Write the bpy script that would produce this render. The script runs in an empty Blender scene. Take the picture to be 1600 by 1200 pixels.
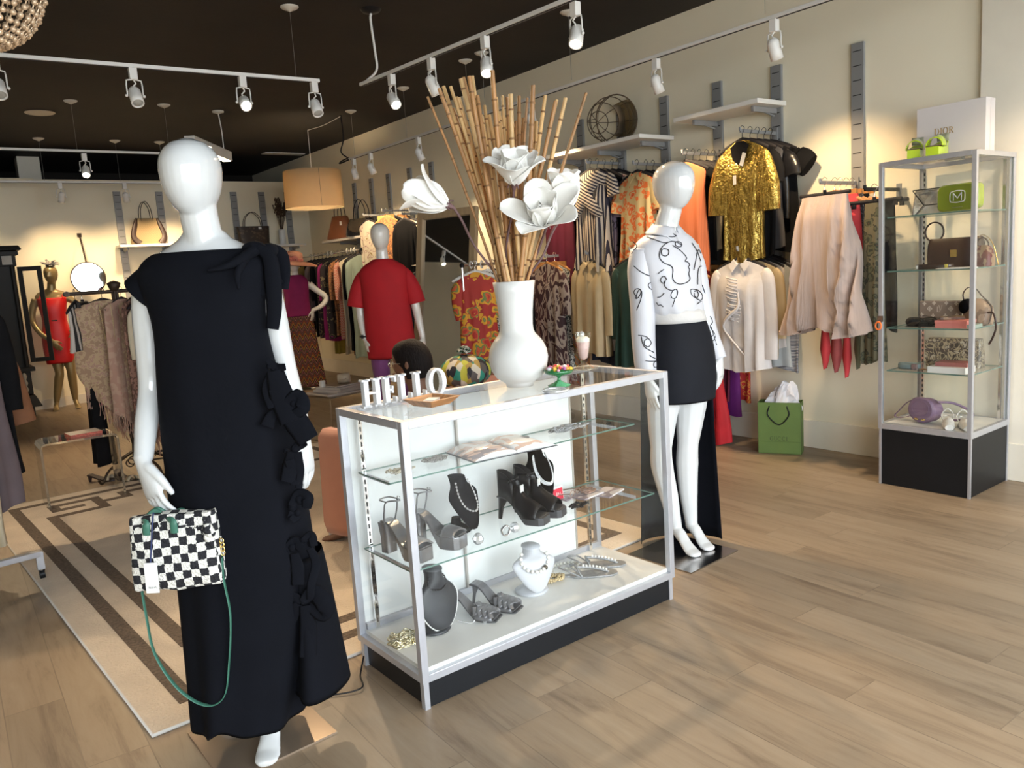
import bpy, bmesh, math, random
from mathutils import Vector, Matrix
PI=math.pi; sin=math.sin; cos=math.cos
V=Vector
sc=bpy.context.scene; COL=sc.collection
# ---------------- camera ----------------
F=1251.44; YAW=.634; PIT=.1455; ROL=-.0643; CH=1.4195
_fw=V((sin(YAW)*cos(PIT),cos(YAW)*cos(PIT),-sin(PIT))); _r=V((cos(YAW),-sin(YAW),0)); _u=_r.cross(_fw)
_R=_r*cos(ROL)+_u*sin(ROL); _U=_u*cos(ROL)-_r*sin(ROL)
cd=bpy.data.cameras.new('camera'); cam=bpy.data.objects.new('camera',cd); COL.objects.link(cam)
m=Matrix((( _R.x,_U.x,-_fw.x,0),(_R.y,_U.y,-_fw.y,0),(_R.z,_U.z,-_fw.z,CH),(0,0,0,1))); cam.matrix_world=m
cd.sensor_width=36; cd.lens=F/1600*36; cd.clip_start=.05; cd.clip_end=100; sc.camera=cam
# ---------------- view / world / daylight ----------------
sc.view_settings.view_transform='Standard'; sc.view_settings.look='None'; sc.view_settings.gamma=1
sc.view_settings.use_curve_mapping=False; sc.view_settings.exposure=0.97
sc.cycles.transparent_max_bounces=32; sc.cycles.max_bounces=10
w=bpy.data.worlds.new('overcast_sky'); sc.world=w; w.use_nodes=True
w.node_tree.nodes['Background'].inputs[0].default_value=(.86,.93,1.0,1); w.node_tree.nodes['Background'].inputs[1].default_value=6.0
def area(name,loc,rot,sx,sy,power,col,portal=False):
    l=bpy.data.lights.new(name,'AREA'); l.shape='RECTANGLE'; l.size=sx; l.size_y=sy; l.energy=power; l.color=col
    o=bpy.data.objects.new(name,l); COL.objects.link(o); o.location=loc; o.rotation_euler=rot
    if portal: l.cycles.is_portal=True
    return o
XR=5.04; YB=11.80; ZC=3.26; ZP=2.88; YF=-1.7; XL=-2.2
area('daylight_shop_window',(1.4,YF-.08,1.45),(PI/2,0,0),6.0,2.5,100,(1,1,1),True)
# ---------------- helpers ----------------
def at(u,v,px,py):            # point of the sight line through (u,v) at the depth of (px,py)
    d=_R*((u-800)/F)+_U*(-(v-600)/F)+_fw; n=V((sin(YAW),cos(YAW),0)); t=(n.x*px+n.y*py)/n.dot(d); return V((0,0,CH))+d*t
def atz(u,v,z):
    d=_R*((u-800)/F)+_U*(-(v-600)/F)+_fw; t=(z-CH)/d.z; return V((0,0,CH))+d*t
def aty(u,v,y):
    d=_R*((u-800)/F)+_U*(-(v-600)/F)+_fw; t=y/d.y; return V((0,0,CH))+d*t
def atx(u,v,x):
    d=_R*((u-800)/F)+_U*(-(v-600)/F)+_fw; t=x/d.x; return V((0,0,CH))+d*t
def cat(pts,k=5,closed=False):
    P=[V(p) for p in pts]; n=len(P); out=[]
    if n<3 and not closed: return P
    rng=range(n if closed else n-1)
    for i in rng:
        p0=P[(i-1)%n] if closed or i>0 else P[0]*2-P[1]
        p1=P[i]; p2=P[(i+1)%n]; p3=P[(i+2)%n] if closed or i+2<n else P[-1]*2-P[-2]
        for j in range(k):
            t=j/k; out.append(.5*((2*p1)+(p2-p0)*t+(2*p0-5*p1+4*p2-p3)*t*t+(3*p1-p0-3*p2+p3)*t*t*t))
    if not closed: out.append(P[-1])
    return out
def lerpl(vals,n):
    m_=len(vals); o=[]
    for i in range(n):
        t=i/(n-1)*(m_-1) if n>1 else 0; a=min(int(t),m_-2); o.append(vals[a]+(vals[a+1]-vals[a])*(t-a))
    return o
class MB:
    def __init__(s): s.v=[]; s.f=[]; s.mi=[]; s.sm=[]; s.T=None
    def add(s,vs,fs,smooth=True,mi=0):
        b=len(s.v)
        if s.T is not None: vs=[s.T@V(p) for p in vs]
        s.v+= [tuple(p) for p in vs]; s.f+=[tuple(b+i for i in f) for f in fs]; s.mi+=[mi]*len(fs); s.sm+=[smooth]*len(fs); return s
    def box(s,c,d,rz=0,mi=0,rot=None,taper=1):
        hx,hy,hz=d[0]/2,d[1]/2,d[2]/2; vs=[]
        M=rot if rot is not None else Matrix.Rotation(rz,3,'Z')
        for z in (-1,1):
            k=1 if z<0 else taper
            for x,y in ((-1,-1),(1,-1),(1,1),(-1,1)): vs.append(V(c)+M@V((x*hx*k,y*hy*k,z*hz)))
        return s.add(vs,[(3,2,1,0),(4,5,6,7),(0,1,5,4),(1,2,6,5),(2,3,7,6),(3,0,4,7)],False,mi)
    def rb(s,x0,y0,z0,x1,y1,z1,mi=0): return s.box(((x0+x1)/2,(y0+y1)/2,(z0+z1)/2),(x1-x0,y1-y0,z1-z0),mi=mi)
    def loft(s,rings,cap0=True,cap1=True,smooth=True,mi=0,closed=True,loop=False):
        n=len(rings[0]); vs=[p for r in rings for p in r]; fs=[]; m_=len(rings)
        for i in range(m_-1 if not loop else m_):
            a=i*n; b=((i+1)%m_)*n
            for j in range(n if closed else n-1):
                k=(j+1)%n; fs.append((a+j,a+k,b+k,b+j))
        s.add(vs,fs,smooth,mi)
        if not loop and closed:
            if cap0: s.add(list(rings[0]),[tuple(reversed(range(n)))],False,mi)
            if cap1: s.add(list(rings[-1]),[tuple(range(n))],False,mi)
        return s
    def tube(s,pts,r,n=8,closed=False,mi=0,flat=None,ref=None,smooth=True,cap=True,thin=None):
        P=[V(p) for p in pts]; m_=len(P)
        rs=lerpl(r,m_) if isinstance(r,(list,tuple)) else [r]*m_
        fl=lerpl(flat,m_) if isinstance(flat,(list,tuple)) else [flat or 1]*m_
        rings=[]; prev=None
        for i in range(m_):
            t=(P[(i+1)%m_]-P[i-1]) if (closed or 0<i<m_-1) else (P[1]-P[0] if i==0 else P[-1]-P[-2])
            if t.length<1e-9: t=V((0,0,1))
            t.normalize()
            if thin is not None:
                a=V(thin).cross(t)
                if a.length<1e-4: a=prev or t.orthogonal()
            elif ref is not None: a=V(ref)
            elif prev is None: a=V((0,0,1)) if abs(t.z)<.9 else V((1,0,0))
            else: a=prev
            a=a-t*a.dot(t)
            if a.length<1e-6: a=t.orthogonal()
            a.normalize(); prev=a; b=t.cross(a)
            rings.append([P[i]+a*(rs[i]*cos(2*PI*j/n))+b*(rs[i]*fl[i]*sin(2*PI*j/n)) for j in range(n)])
        return s.loft(rings,cap and not closed,cap and not closed,smooth,mi,True,closed)
    def lathe(s,prof,n=24,c=(0,0,0),sx=1,sy=1,mi=0,smooth=True,cap=True):
        rings=[[V((c[0]+r*sx*cos(2*PI*j/n),c[1]+r*sy*sin(2*PI*j/n),c[2]+z)) for j in range(n)] for r,z in prof]
        return s.loft(rings,cap,cap,smooth,mi)
    def ball(s,c,r,n=8,m=6,mi=0,sc3=(1,1,1)):
        rings=[]
        for i in range(m+1):
            a=-PI/2+PI*max(.02,min(.98,i/m)); rings.append([V((c[0]+r*sc3[0]*cos(a)*cos(2*PI*j/n),c[1]+r*sc3[1]*cos(a)*sin(2*PI*j/n),c[2]+r*sc3[2]*sin(a))) for j in range(n)])
        return s.loft(rings,mi=mi)
    def prism(s,poly,d0,d1,o=(0,0,0),ax=V((1,0,0)),ay=V((0,0,1)),an=V((0,1,0)),mi=0):
        n=len(poly); o=V(o); vs=[o+ax*x+ay*y+an*d0 for x,y in poly]+[o+ax*x+ay*y+an*d1 for x,y in poly]
        fs=[tuple(range(n)),tuple(range(2*n-1,n-1,-1))]+[(j,j+n,(j+1)%n+n,(j+1)%n) for j in range(n)]
        return s.add(vs,fs,False,mi)
def L_(o): COL.objects.link(o); return o
def mesh(name,mb,mats,parent=None,label=None,loc=None,rz=0,bev=0,sub=0,solid=0,vox=0,rot=None):
    me=bpy.data.meshes.new(name); me.from_pydata(mb.v,[],mb.f)
    me.polygons.foreach_set('use_smooth',mb.sm); me.polygons.foreach_set('material_index',mb.mi)
    if not isinstance(mats,(list,tuple)): mats=[mats]
    for m_ in mats: me.materials.append(m_)
    bm=bmesh.new(); bm.from_mesh(me); bmesh.ops.recalc_face_normals(bm,faces=bm.faces); bm.to_mesh(me); bm.free()
    o=L_(bpy.data.objects.new(name,me))
    if parent is not None: o.parent=parent
    if loc is not None: o.location=loc
    o.rotation_euler=rot if rot else (0,0,rz)
    if label: o['label']=label
    if solid: q=o.modifiers.new('thickness','SOLIDIFY'); q.thickness=solid; q.offset=0
    if vox:
        q=o.modifiers.new('skin','REMESH'); q.mode='VOXEL'; q.voxel_size=vox; q.use_smooth_shade=True
        q=o.modifiers.new('soften','SMOOTH'); q.factor=.5; q.iterations=5
    if bev: q=o.modifiers.new('edge','BEVEL'); q.width=bev; q.segments=2; q.limit_method='ANGLE'; q.angle_limit=.7
    if sub: q=o.modifiers.new('smoothness','SUBSURF'); q.levels=sub; q.render_levels=sub
    return o
def tagit(o,label,catg,group=None):
    o['label']=label; o['category']=catg
    if group: o['group']=group
    return o
def T(name,label,catg,loc=(0,0,0),rz=0,group=None,rot=None):
    o=L_(bpy.data.objects.new(name,None)); o.empty_display_size=.05; o.location=loc; o.rotation_euler=rot if rot else (0,0,rz)
    return tagit(o,label,catg,group)
def one(name,mb,mats,label,catg,group=None,**k): return tagit(mesh(name,mb,mats,**k),label,catg,group)
def S(name,mb,mats,**k):
    o=mesh(name,mb,mats,**k); o['kind']='structure'; return o
def dup(o,parent=None,loc=None,rz=None,label=None,group=None):
    c=o.copy(); L_(c); c.parent=parent
    if loc is not None: c.location=loc
    if rz is not None: c.rotation_euler=(0,0,rz)
    if label: c['label']=label
    if group: c['group']=group
    for ch in list(o.children):
        dup(ch,c)
    return c
# ---------------- materials ----------------
def mat(name,col,rough=.5,metal=0,coat=0,noise=0,nscale=8,bump=0,bscale=60,sheen=0,spec=.5,emit=0,ecol=None,alpha=1,trans=0,stretch=(1,1,1),sss=0):
    m_=bpy.data.materials.new(name); m_.use_nodes=True; nt=m_.node_tree; b=nt.nodes['Principled BSDF']; N=nt.nodes.new; K=nt.links.new
    b.inputs['Base Color'].default_value=(*col,1); b.inputs['Roughness'].default_value=rough; b.inputs['Metallic'].default_value=metal
    b.inputs['Coat Weight'].default_value=coat; b.inputs['Coat Roughness'].default_value=.05; b.inputs['Specular IOR Level'].default_value=spec
    b.inputs['Sheen Weight'].default_value=sheen; b.inputs['Transmission Weight'].default_value=trans
    if emit: b.inputs['Emission Strength'].default_value=emit; b.inputs['Emission Color'].default_value=(*(ecol or col),1)
    tc=N('ShaderNodeTexCoord'); mp=N('ShaderNodeMapping'); K(tc.outputs['Object'],mp.inputs[0]); mp.inputs['Scale'].default_value=stretch
    if noise:
        n=N('ShaderNodeTexNoise'); n.inputs['Scale'].default_value=nscale; n.inputs['Detail'].default_value=4; K(mp.outputs[0],n.inputs[0])
        r=N('ShaderNodeValToRGB'); r.color_ramp.elements[0].position=.3; r.color_ramp.elements[1].position=.7
        r.color_ramp.elements[0].color=(*[max(0,c*(1-noise)) for c in col],1); r.color_ramp.elements[1].color=(*[min(1,c*(1+noise)) for c in col],1)
        K(n.outputs[0],r.inputs[0]); K(r.outputs[0],b.inputs['Base Color'])
    if bump:
        n=N('ShaderNodeTexNoise'); n.inputs['Scale'].default_value=bscale; n.inputs['Detail'].default_value=3; K(mp.outputs[0],n.inputs[0])
        q=N('ShaderNodeBump'); q.inputs['Strength'].default_value=bump; q.inputs['Distance'].default_value=.01; K(n.outputs[0],q.inputs['Height']); K(q.outputs[0],b.inputs['Normal'])
    return m_
def pat(name,kind,cols,scale=10,rough=.8,rot=(0,0,0),stretch=(1,1,1),pos=None,dist=0,sheen=0,bump=0,metal=0):
    m_=mat(name,cols[0],rough,metal=metal,sheen=sheen,bump=bump); nt=m_.node_tree; b=nt.nodes['Principled BSDF']; N=nt.nodes.new; K=nt.links.new
    tc=N('ShaderNodeTexCoord'); mp=N('ShaderNodeMapping'); K(tc.outputs['Object'],mp.inputs[0]); mp.inputs['Scale'].default_value=stretch; mp.inputs['Rotation'].default_value=rot
    if kind=='stripe':
        t=N('ShaderNodeTexWave'); t.inputs['Scale'].default_value=scale; t.inputs['Distortion'].default_value=dist; out=t.outputs['Fac']
    elif kind=='noise':
        t=N('ShaderNodeTexNoise'); t.inputs['Scale'].default_value=scale; t.inputs['Detail'].default_value=2; t.inputs['Distortion'].default_value=dist; out=t.outputs[0]
    elif kind=='vor':
        t=N('ShaderNodeTexVoronoi'); t.inputs['Scale'].default_value=scale; out=t.outputs['Color']
        s_=N('ShaderNodeSeparateColor'); K(out,s_.inputs[0]); K(mp.outputs[0],t.inputs[0]); out=s_.outputs[0]
    elif kind=='dist':
        t=N('ShaderNodeTexVoronoi'); t.inputs['Scale'].default_value=scale; out=t.outputs['Distance']
    elif kind=='floral':
        nz=N('ShaderNodeTexNoise'); nz.inputs['Scale'].default_value=scale*1.3; K(mp.outputs[0],nz.inputs[0])
        va=N('ShaderNodeVectorMath'); va.operation='MULTIPLY_ADD'; K(nz.outputs['Color'],va.inputs[0]); va.inputs[1].default_value=(.9/scale,)*3; K(mp.outputs[0],va.inputs[2])
        t=N('ShaderNodeTexVoronoi'); t.inputs['Scale'].default_value=scale; K(va.outputs[0],t.inputs['Vector'])
        sc_=N('ShaderNodeSeparateColor'); K(t.outputs['Color'],sc_.inputs[0]); k1=N('ShaderNodeMath'); k1.operation='MULTIPLY'; K(t.outputs['Distance'],k1.inputs[0]); k1.inputs[1].default_value=1.1
        k2=N('ShaderNodeMath'); k2.operation='MULTIPLY_ADD'; K(sc_.outputs[0],k2.inputs[0]); k2.inputs[1].default_value=.45; K(k1.outputs[0],k2.inputs[2]); out=k2.outputs[0]
    elif kind=='check':
        t=N('ShaderNodeTexChecker'); t.inputs['Scale'].default_value=scale; out=t.outputs['Fac']
    if kind not in ('vor','floral'): K(mp.outputs[0],t.inputs['Vector'] if 'Vector' in t.inputs else t.inputs[0])
    r=N('ShaderNodeValToRGB'); r.color_ramp.interpolation='CONSTANT' if pos!='lin' else 'LINEAR'
    n=len(cols); el=r.color_ramp.elements
    ps=pos if isinstance(pos,(list,tuple)) else ([i/n for i in range(n)] if kind!='noise' else [0]+[.33+.34*(i/(max(1,n-1))) for i in range(1,n)])
    while len(el)<n: el.new(.5)
    for i in range(n): el[i].position=ps[i]
    for i in range(n): el[i].color=(*cols[i],1)
    K(out,r.inputs[0]); K(r.outputs[0],b.inputs['Base Color']); return m_
def glassmat(name,tint=(.985,.99,.987),refl=.55,rough=0):
    m_=bpy.data.materials.new(name); m_.use_nodes=True; nt=m_.node_tree; N=nt.nodes.new; K=nt.links.new
    for n in list(nt.nodes):
        if n.type!='OUTPUT_MATERIAL': nt.nodes.remove(n)
    out=[n for n in nt.nodes if n.type=='OUTPUT_MATERIAL'][0]
    g=N('ShaderNodeNewGeometry'); d=N('ShaderNodeVectorMath'); d.operation='DOT_PRODUCT'; K(g.outputs['Normal'],d.inputs[0]); K(g.outputs['Incoming'],d.inputs[1])
    a=N('ShaderNodeMath'); a.operation='ABSOLUTE'; K(d.outputs['Value'],a.inputs[0])
    s_=N('ShaderNodeMath'); s_.operation='SUBTRACT'; s_.inputs[0].default_value=1; K(a.outputs[0],s_.inputs[1])
    p_=N('ShaderNodeMath'); p_.operation='POWER'; K(s_.outputs[0],p_.inputs[0]); p_.inputs[1].default_value=5
    q=N('ShaderNodeMath'); q.operation='MULTIPLY_ADD'; K(p_.outputs[0],q.inputs[0]); q.inputs[1].default_value=.9*refl; q.inputs[2].default_value=.042*refl
    t=N('ShaderNodeBsdfTransparent'); t.inputs[0].default_value=(*tint,1); gl=N('ShaderNodeBsdfGlossy'); gl.inputs['Roughness'].default_value=rough
    x=N('ShaderNodeMixShader'); K(q.outputs[0],x.inputs[0]); K(t.outputs[0],x.inputs[1]); K(gl.outputs[0],x.inputs[2]); K(x.outputs[0],out.inputs[0])
    return m_
m_glass=glassmat('clear_glass'); m_gedge=mat('glass_edge',(.10,.19,.16),.15,spec=.8)
m_acr=glassmat('clear_acrylic',(.97,.98,.96),1.6); m_acre=mat('acrylic_edge',(.85,.80,.68),.08,spec=.8,trans=.85)
m_white=mat('gloss_white_fibreglass',(.60,.61,.61),.09,coat=.6,noise=.02)
m_whiteb=mat('satin_white_fibreglass',(.75,.72,.66),.2,coat=.4,noise=.02)
m_alu=mat('brushed_aluminium',(.50,.51,.55),.38,.6,noise=.04,nscale=30)
m_chrome=mat('chrome',(.8,.8,.8),.12,1,noise=.02)
m_gstd=mat('grey_powder_coat',(.27,.27,.27),.5,.15,noise=.03)
m_slot=mat('slot_dark',(.03,.03,.03),.8,noise=.1)
m_black=mat('black_laminate',(.006,.007,.009),.45,noise=.1,spec=.3)
m_dress=mat('black_crepe',(.0035,.004,.0065),.9,bump=.12,bscale=40,noise=.1,spec=.12)
m_blackcloth=mat('black_cloth',(.006,.006,.007),.9,noise=.2,bump=.2,bscale=60,spec=.15)
m_blackshine=mat('black_shiny',(.012,.012,.014),.28,noise=.2,bump=.3,bscale=25)
m_wpanel=mat('white_laminate',(.72,.72,.70),.35,noise=.02)
m_wpaint=mat('white_painted_metal',(.78,.76,.72),.35,noise=.03)
m_shelfw=mat('white_shelf_board',(.78,.75,.70),.45,noise=.02)
m_gold=mat('gold_metal',(.75,.55,.2),.25,1,noise=.05)
m_pearl=mat('pearl',(.82,.80,.74),.22,coat=.6,noise=.05)
m_silver=mat('silver_metal',(.75,.75,.76),.22,1,noise=.05)
m_velvet=mat('black_velvet',(.003,.003,.004),1,noise=.2,spec=.05)
m_crys=mat('crystal',(.8,.83,.85),.05,.6,coat=.6,noise=.1,nscale=120)
m_wood=mat('hanger_wood',(.48,.22,.07),.45,noise=.2,nscale=12)
m_bamboo=mat('bamboo_cane',(.58,.36,.15),.5,noise=.35,nscale=10,stretch=(3,3,.6))
m_bnode=mat('bamboo_node',(.22,.11,.04),.6,noise=.2)
# ---------------- glyphs ----------------
def glyph(mb,ch,x,h,o,ax,ay,an,d0,d1,bold=1.0,mi=0):
    """serif capital drawn from convex slabs, returns advance"""
    t=.15*bold*h; th=.06*bold*h; s=.07*h
    def R(x0,y0,x1,y1): mb.prism([(x+x0,y0),(x+x1,y0),(x+x1,y1),(x+x0,y1)],d0,d1,o,ax,ay,an,mi)
    def Q(p): mb.prism([(x+a,b) for a,b in p],d0,d1,o,ax,ay,an,mi)
    def A(cx,cy,rx,ry,ix,iy,a0,a1,n=14):
        for i in range(n):
            a=a0+(a1-a0)*i/n; b=a0+(a1-a0)*(i+1)/n
            Q([(cx+rx*cos(a),cy+ry*sin(a)),(cx+rx*cos(b),cy+ry*sin(b)),(cx+ix*cos(b),cy+iy*sin(b)),(cx+ix*cos(a),cy+iy*sin(a))])
    def stem(x0,w=None): w=w or t; R(x0,0,x0+w,h); R(x0-s,0,x0+w+s,th); R(x0-s,h-th,x0+w+s,h)
    if ch=='H': stem(s); stem(s+.45*h); R(s+t,.46*h,s+.45*h,.46*h+th); return .45*h+2*s+t
    if ch=='I': stem(s); return t+2*s
    if ch=='E': stem(s); R(s,0,.55*h,th); R(s,h-th,.55*h,h); R(s+t,.48*h,.42*h,.48*h+th); R(.55*h-th,0,.55*h,.24*h); R(.55*h-th,.76*h,.55*h,h); R(.42*h-th,.38*h,.42*h,.64*h); return .58*h
    if ch=='L': stem(s); R(s,0,.55*h,th); R(.55*h-th,0,.55*h,.28*h); return .58*h
    if ch=='O': A(.4*h,.5*h,.4*h,.52*h,.4*h-t,.5*h-th,0,2*PI,24); return .82*h
    if ch=='D': stem(s); A(.3*h,.5*h,.45*h,.5*h,.45*h-t,.5*h-th,-PI/2,PI/2); R(s,0,.3*h,th); R(s,h-th,.3*h,h); return .8*h
    if ch=='R': stem(s); A(.3*h,.73*h,.27*h,.27*h,.27*h-t,.27*h-th,-PI/2,PI/2); R(s,h-th,.3*h,h); R(s,.46*h,.3*h,.46*h+th); Q([(.3*h,.46*h),(.3*h+t,.46*h),(.7*h,0),(.7*h-t,0)]); return .72*h
    if ch in 'CG':
        A(.42*h,.5*h,.42*h,.52*h,.42*h-t,.5*h-th,.7,2*PI-.7,20)
        if ch=='G': R(.62*h,.1*h,.62*h+t*.8,.44*h); R(.55*h,.44*h-th,.85*h,.44*h)
        return .86*h
    if ch=='U': R(s,.3*h,s+t,h); R(0,h-th,2*s+t,h); R(.6*h,.3*h,.6*h+th,h); R(.6*h-s,h-th,.6*h+th+s,h); A((s+.6*h+th)/2,.3*h,(.6*h+th-s)/2,.32*h,(.6*h+th-s)/2-t*.7,.32*h-th,PI,2*PI); return .7*h
    if ch=='V': Q([(0,h),(t,h),(.35*h+t*.5,0),(.35*h-t*.1,0)]); Q([(.62*h,h),(.62*h+th,h),(.35*h+t*.4,0),(.35*h,0)]); R(-s,h-th,t+s,h); R(.62*h-s,h-th,.62*h+th+s,h); return .75*h
    if ch=='M':
        stem(s,th*1.3); stem(s+.62*h,t); Q([(s,h),(s+t,h),(s+.36*h+th,.1*h),(s+.36*h,.1*h)]); Q([(s+.62*h,h),(s+.62*h+th,h),(s+.36*h+th,.1*h),(s+.36*h,.1*h)]); return .62*h+t+2*s
    return .4*h
def word(mb,txt,h,o,ax,ay,an,d=.001,gap=.12,bold=1.0,mi=0,x=0):
    for c in txt: x+=glyph(mb,c,x,h,V(o),ax,ay,an,0,d,bold,mi)+gap*h
    return x
# ================= ROOM =================
def floormat():
    m_=mat('oak_plank_floor',(.4,.3,.2),.42,spec=.4); nt=m_.node_tree; b=nt.nodes['Principled BSDF']; N=nt.nodes.new; K=nt.links.new
    tc=N('ShaderNodeTexCoord'); mp=N('ShaderNodeMapping'); mp.inputs['Rotation'].default_value=(0,0,PI/2+.02); K(tc.outputs['Object'],mp.inputs[0])
    sx=N('ShaderNodeSeparateXYZ'); K(mp.outputs[0],sx.inputs[0]); dv=N('ShaderNodeMath'); dv.operation='DIVIDE'; K(sx.outputs[1],dv.inputs[0]); dv.inputs[1].default_value=.18
    fl=N('ShaderNodeMath'); fl.operation='FLOOR'; K(dv.outputs[0],fl.inputs[0]); wn=N('ShaderNodeTexWhiteNoise'); wn.noise_dimensions='1D'; K(fl.outputs[0],wn.inputs['W'])
    ma=N('ShaderNodeMath'); ma.operation='MULTIPLY_ADD'; K(wn.outputs['Value'],ma.inputs[0]); ma.inputs[1].default_value=1.22; K(sx.outputs[0],ma.inputs[2]); cx_=N('ShaderNodeCombineXYZ'); K(ma.outputs[0],cx_.inputs[0]); K(sx.outputs[1],cx_.inputs[1])
    br=N('ShaderNodeTexBrick'); br.inputs['Scale'].default_value=1; br.inputs['Brick Width'].default_value=1.22; br.inputs['Row Height'].default_value=.18
    br.offset=0; br.offset_frequency=1; br.inputs['Mortar Size'].default_value=.002; br.inputs['Bias'].default_value=0
    br.inputs['Color1'].default_value=(.30,.30,.30,1); br.inputs['Color2'].default_value=(.75,.75,.75,1); br.inputs['Mortar'].default_value=(.0,.0,.0,1); K(cx_.outputs[0],br.inputs[0])
    m2=N('ShaderNodeMapping'); m2.inputs['Scale'].default_value=(13,1.5,1); K(tc.outputs['Object'],m2.inputs[0])
    ad=N('ShaderNodeVectorMath'); ad.operation='MULTIPLY_ADD'; K(br.outputs['Color'],ad.inputs[0]); ad.inputs[1].default_value=(40,17,5); K(m2.outputs[0],ad.inputs[2])
    n1=N('ShaderNodeTexNoise'); n1.inputs['Scale'].default_value=1.1; n1.inputs['Detail'].default_value=9; n1.inputs['Roughness'].default_value=.68; n1.inputs['Distortion'].default_value=.6; K(ad.outputs[0],n1.inputs[0])
    r=N('ShaderNodeValToRGB'); e=r.color_ramp.elements; e[0].position=.27; e[0].color=(.17,.12,.08,1); e[1].position=.74; e[1].color=(.34,.265,.185,1); q=e.new(.48); q.color=(.29,.217,.146,1); K(n1.outputs[0],r.inputs[0])
    mx=N('ShaderNodeMixRGB'); mx.blend_type='MULTIPLY'; mx.inputs[0].default_value=.42; K(r.outputs[0],mx.inputs[1])
    g=N('ShaderNodeMixRGB'); g.blend_type='ADD'; g.inputs[0].default_value=1; g.inputs[2].default_value=(.38,.38,.38,1); K(br.outputs['Color'],g.inputs[1]); K(g.outputs[0],mx.inputs[2]); K(mx.outputs[0],b.inputs['Base Color'])
    bp=N('ShaderNodeBump'); bp.inputs['Strength'].default_value=.25; bp.inputs['Distance'].default_value=.002; K(n1.outputs[0],bp.inputs['Height']); K(bp.outputs[0],b.inputs['Normal'])
    return m_
m_floor=floormat()
m_wall=mat('cream_wall_paint',(.86,.785,.61),.75,noise=.03,nscale=1.2,bump=.05,bscale=120)
m_ceil=mat('dark_brown_ceiling',(.013,.009,.006),.8,noise=.35,nscale=1.5,bump=.1,bscale=20)
m_trim=mat('white_trim_paint',(.82,.76,.64),.45,noise=.02)
S('floor',MB().rb(XL,YF-.2,-.1,XR+.15,14.2,0),m_floor)
S('ceiling',MB().rb(XL,YF-.2,ZC,XR+.15,14.2,ZC+.1),m_ceil)
S('wall_right',MB().rb(XR,YF-.2,0,XR+.15,14.2,ZC),m_wall)
S('wall_left',MB().rb(XL-.15,YF-.2,0,XL,14.2,ZC),m_wall)
mb=MB(); mb.rb(XL,YB,0,XR,YB+.15,ZP); mb.rb(XL,YB-.10,0,1.43,YB,ZP); S('wall_back',mb,m_wall)
S('wall_far',MB().rb(XL,14.05,0,XR,14.2,ZC),m_ceil)
S('trim_1',MB().box((1.50,12.6,1.63),(.26,.26,3.25)),m_trim)
# front wall with the shop windows (behind the photographer)
mb=MB(); mb.rb(XL,YF-.15,2.72,XR,YF,ZC); mb.rb(XL,YF-.15,0,XR,YF,.18)
for x in (XL+.12,-1.65,.7,2.9,XR-.35): mb.rb(x-.12,YF-.15,.18,x+.12,YF,2.72)
mb.rb(XR-.5,YF-.15,.18,XR,YF,2.72)
S('wall_front',mb,m_trim)
for i,(a,b_) in enumerate(((-1.53,.58),(.82,2.78),(3.02,4.54))):
    S('window_%d'%(i+1),MB().rb(a,YF-.08,.18,b_,YF-.07,2.72),m_glass)
S('trim_2',MB().rb(XL-6,YF-9,-.2,XR+6,YF-.15,-.02),mat('grey_pavement',(.32,.32,.31),.9,noise=.1,nscale=3))
# baseboards
S('baseboard_right',MB().rb(XR-.018,YF,0,XR,YB-.0,.20),m_trim,bev=.004)
S('baseboard_back',MB().rb(XL,YB-.118,0,1.43,YB-.10,.12).rb(1.44,YB-.018,0,XR-.02,YB,.12),m_trim)
# pilaster at the right edge behind the tower case
mb=MB(); mb.rb(XR-.035,1.72,.20,XR,2.16,ZC); mb.rb(XR-.05,1.68,0,XR,2.20,.22); S('trim_3',mb,m_trim,bev=.004)
# flat ceiling vent strip above the partition
one('ceiling_vent',MB().rb(4.35,11.5,ZC-.012,4.95,11.66,ZC-.001),m_wpaint,'flat pale vent strip set in the dark ceiling above the back corner','vent')
# slotted wall standards
def standard(loc,rz,h,label,group,wd=.085):
    t=T('slotted_wall_standard',label,'wall standard',loc,rz,group)
    b=MB(); b.box((0,-.012,-h/2),(wd,.024,h)); mesh('channel',b,m_gstd,t,bev=.002)
    s=MB(); n=int(h/.09)
    for i in range(n): s.box((0,-.0242,-.05-i*.09),(wd*.68,.002,.006))
    mesh('slots',s,m_slot,t)
    return t
YS=[2.905,3.507,4.02,4.55,5.044,5.556]
names=['nearest the glass tower case, above the tulle skirt','above the gold sequin top','above the coral sleeveless top','above the orange floral shirt','behind the round wire basket','left end of the shelf with the wire basket']
for y,n in zip(YS,names): standard((XR,y,2.68),-PI/2,1.66,'grey slotted standard on the right wall, '+n,'slotted standards on the right wall')
names=['behind the red mannequin, nearest the standing mirror','third from the standing mirror','left of the cream blouse','above the black handbag','furthest back, above the brown handbag']
for y,n in zip([8.145,8.651,9.185,9.658,10.159],names): standard((XR,y,2.67),-PI/2,1.66,'grey slotted standard far down the right wall, '+n,'slotted standards on the right wall')
names=['left of the beige handbag','right of the beige handbag','left of the dark tote bag','right of the dark tote bag','right of the dried flowers']
for x,n in zip([2.38,2.91,3.92,4.33,4.72],names): standard((x,YB,2.73),0,1.6,'grey slotted standard on the back wall, '+n,'slotted standards on the back wall',.09)
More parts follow.
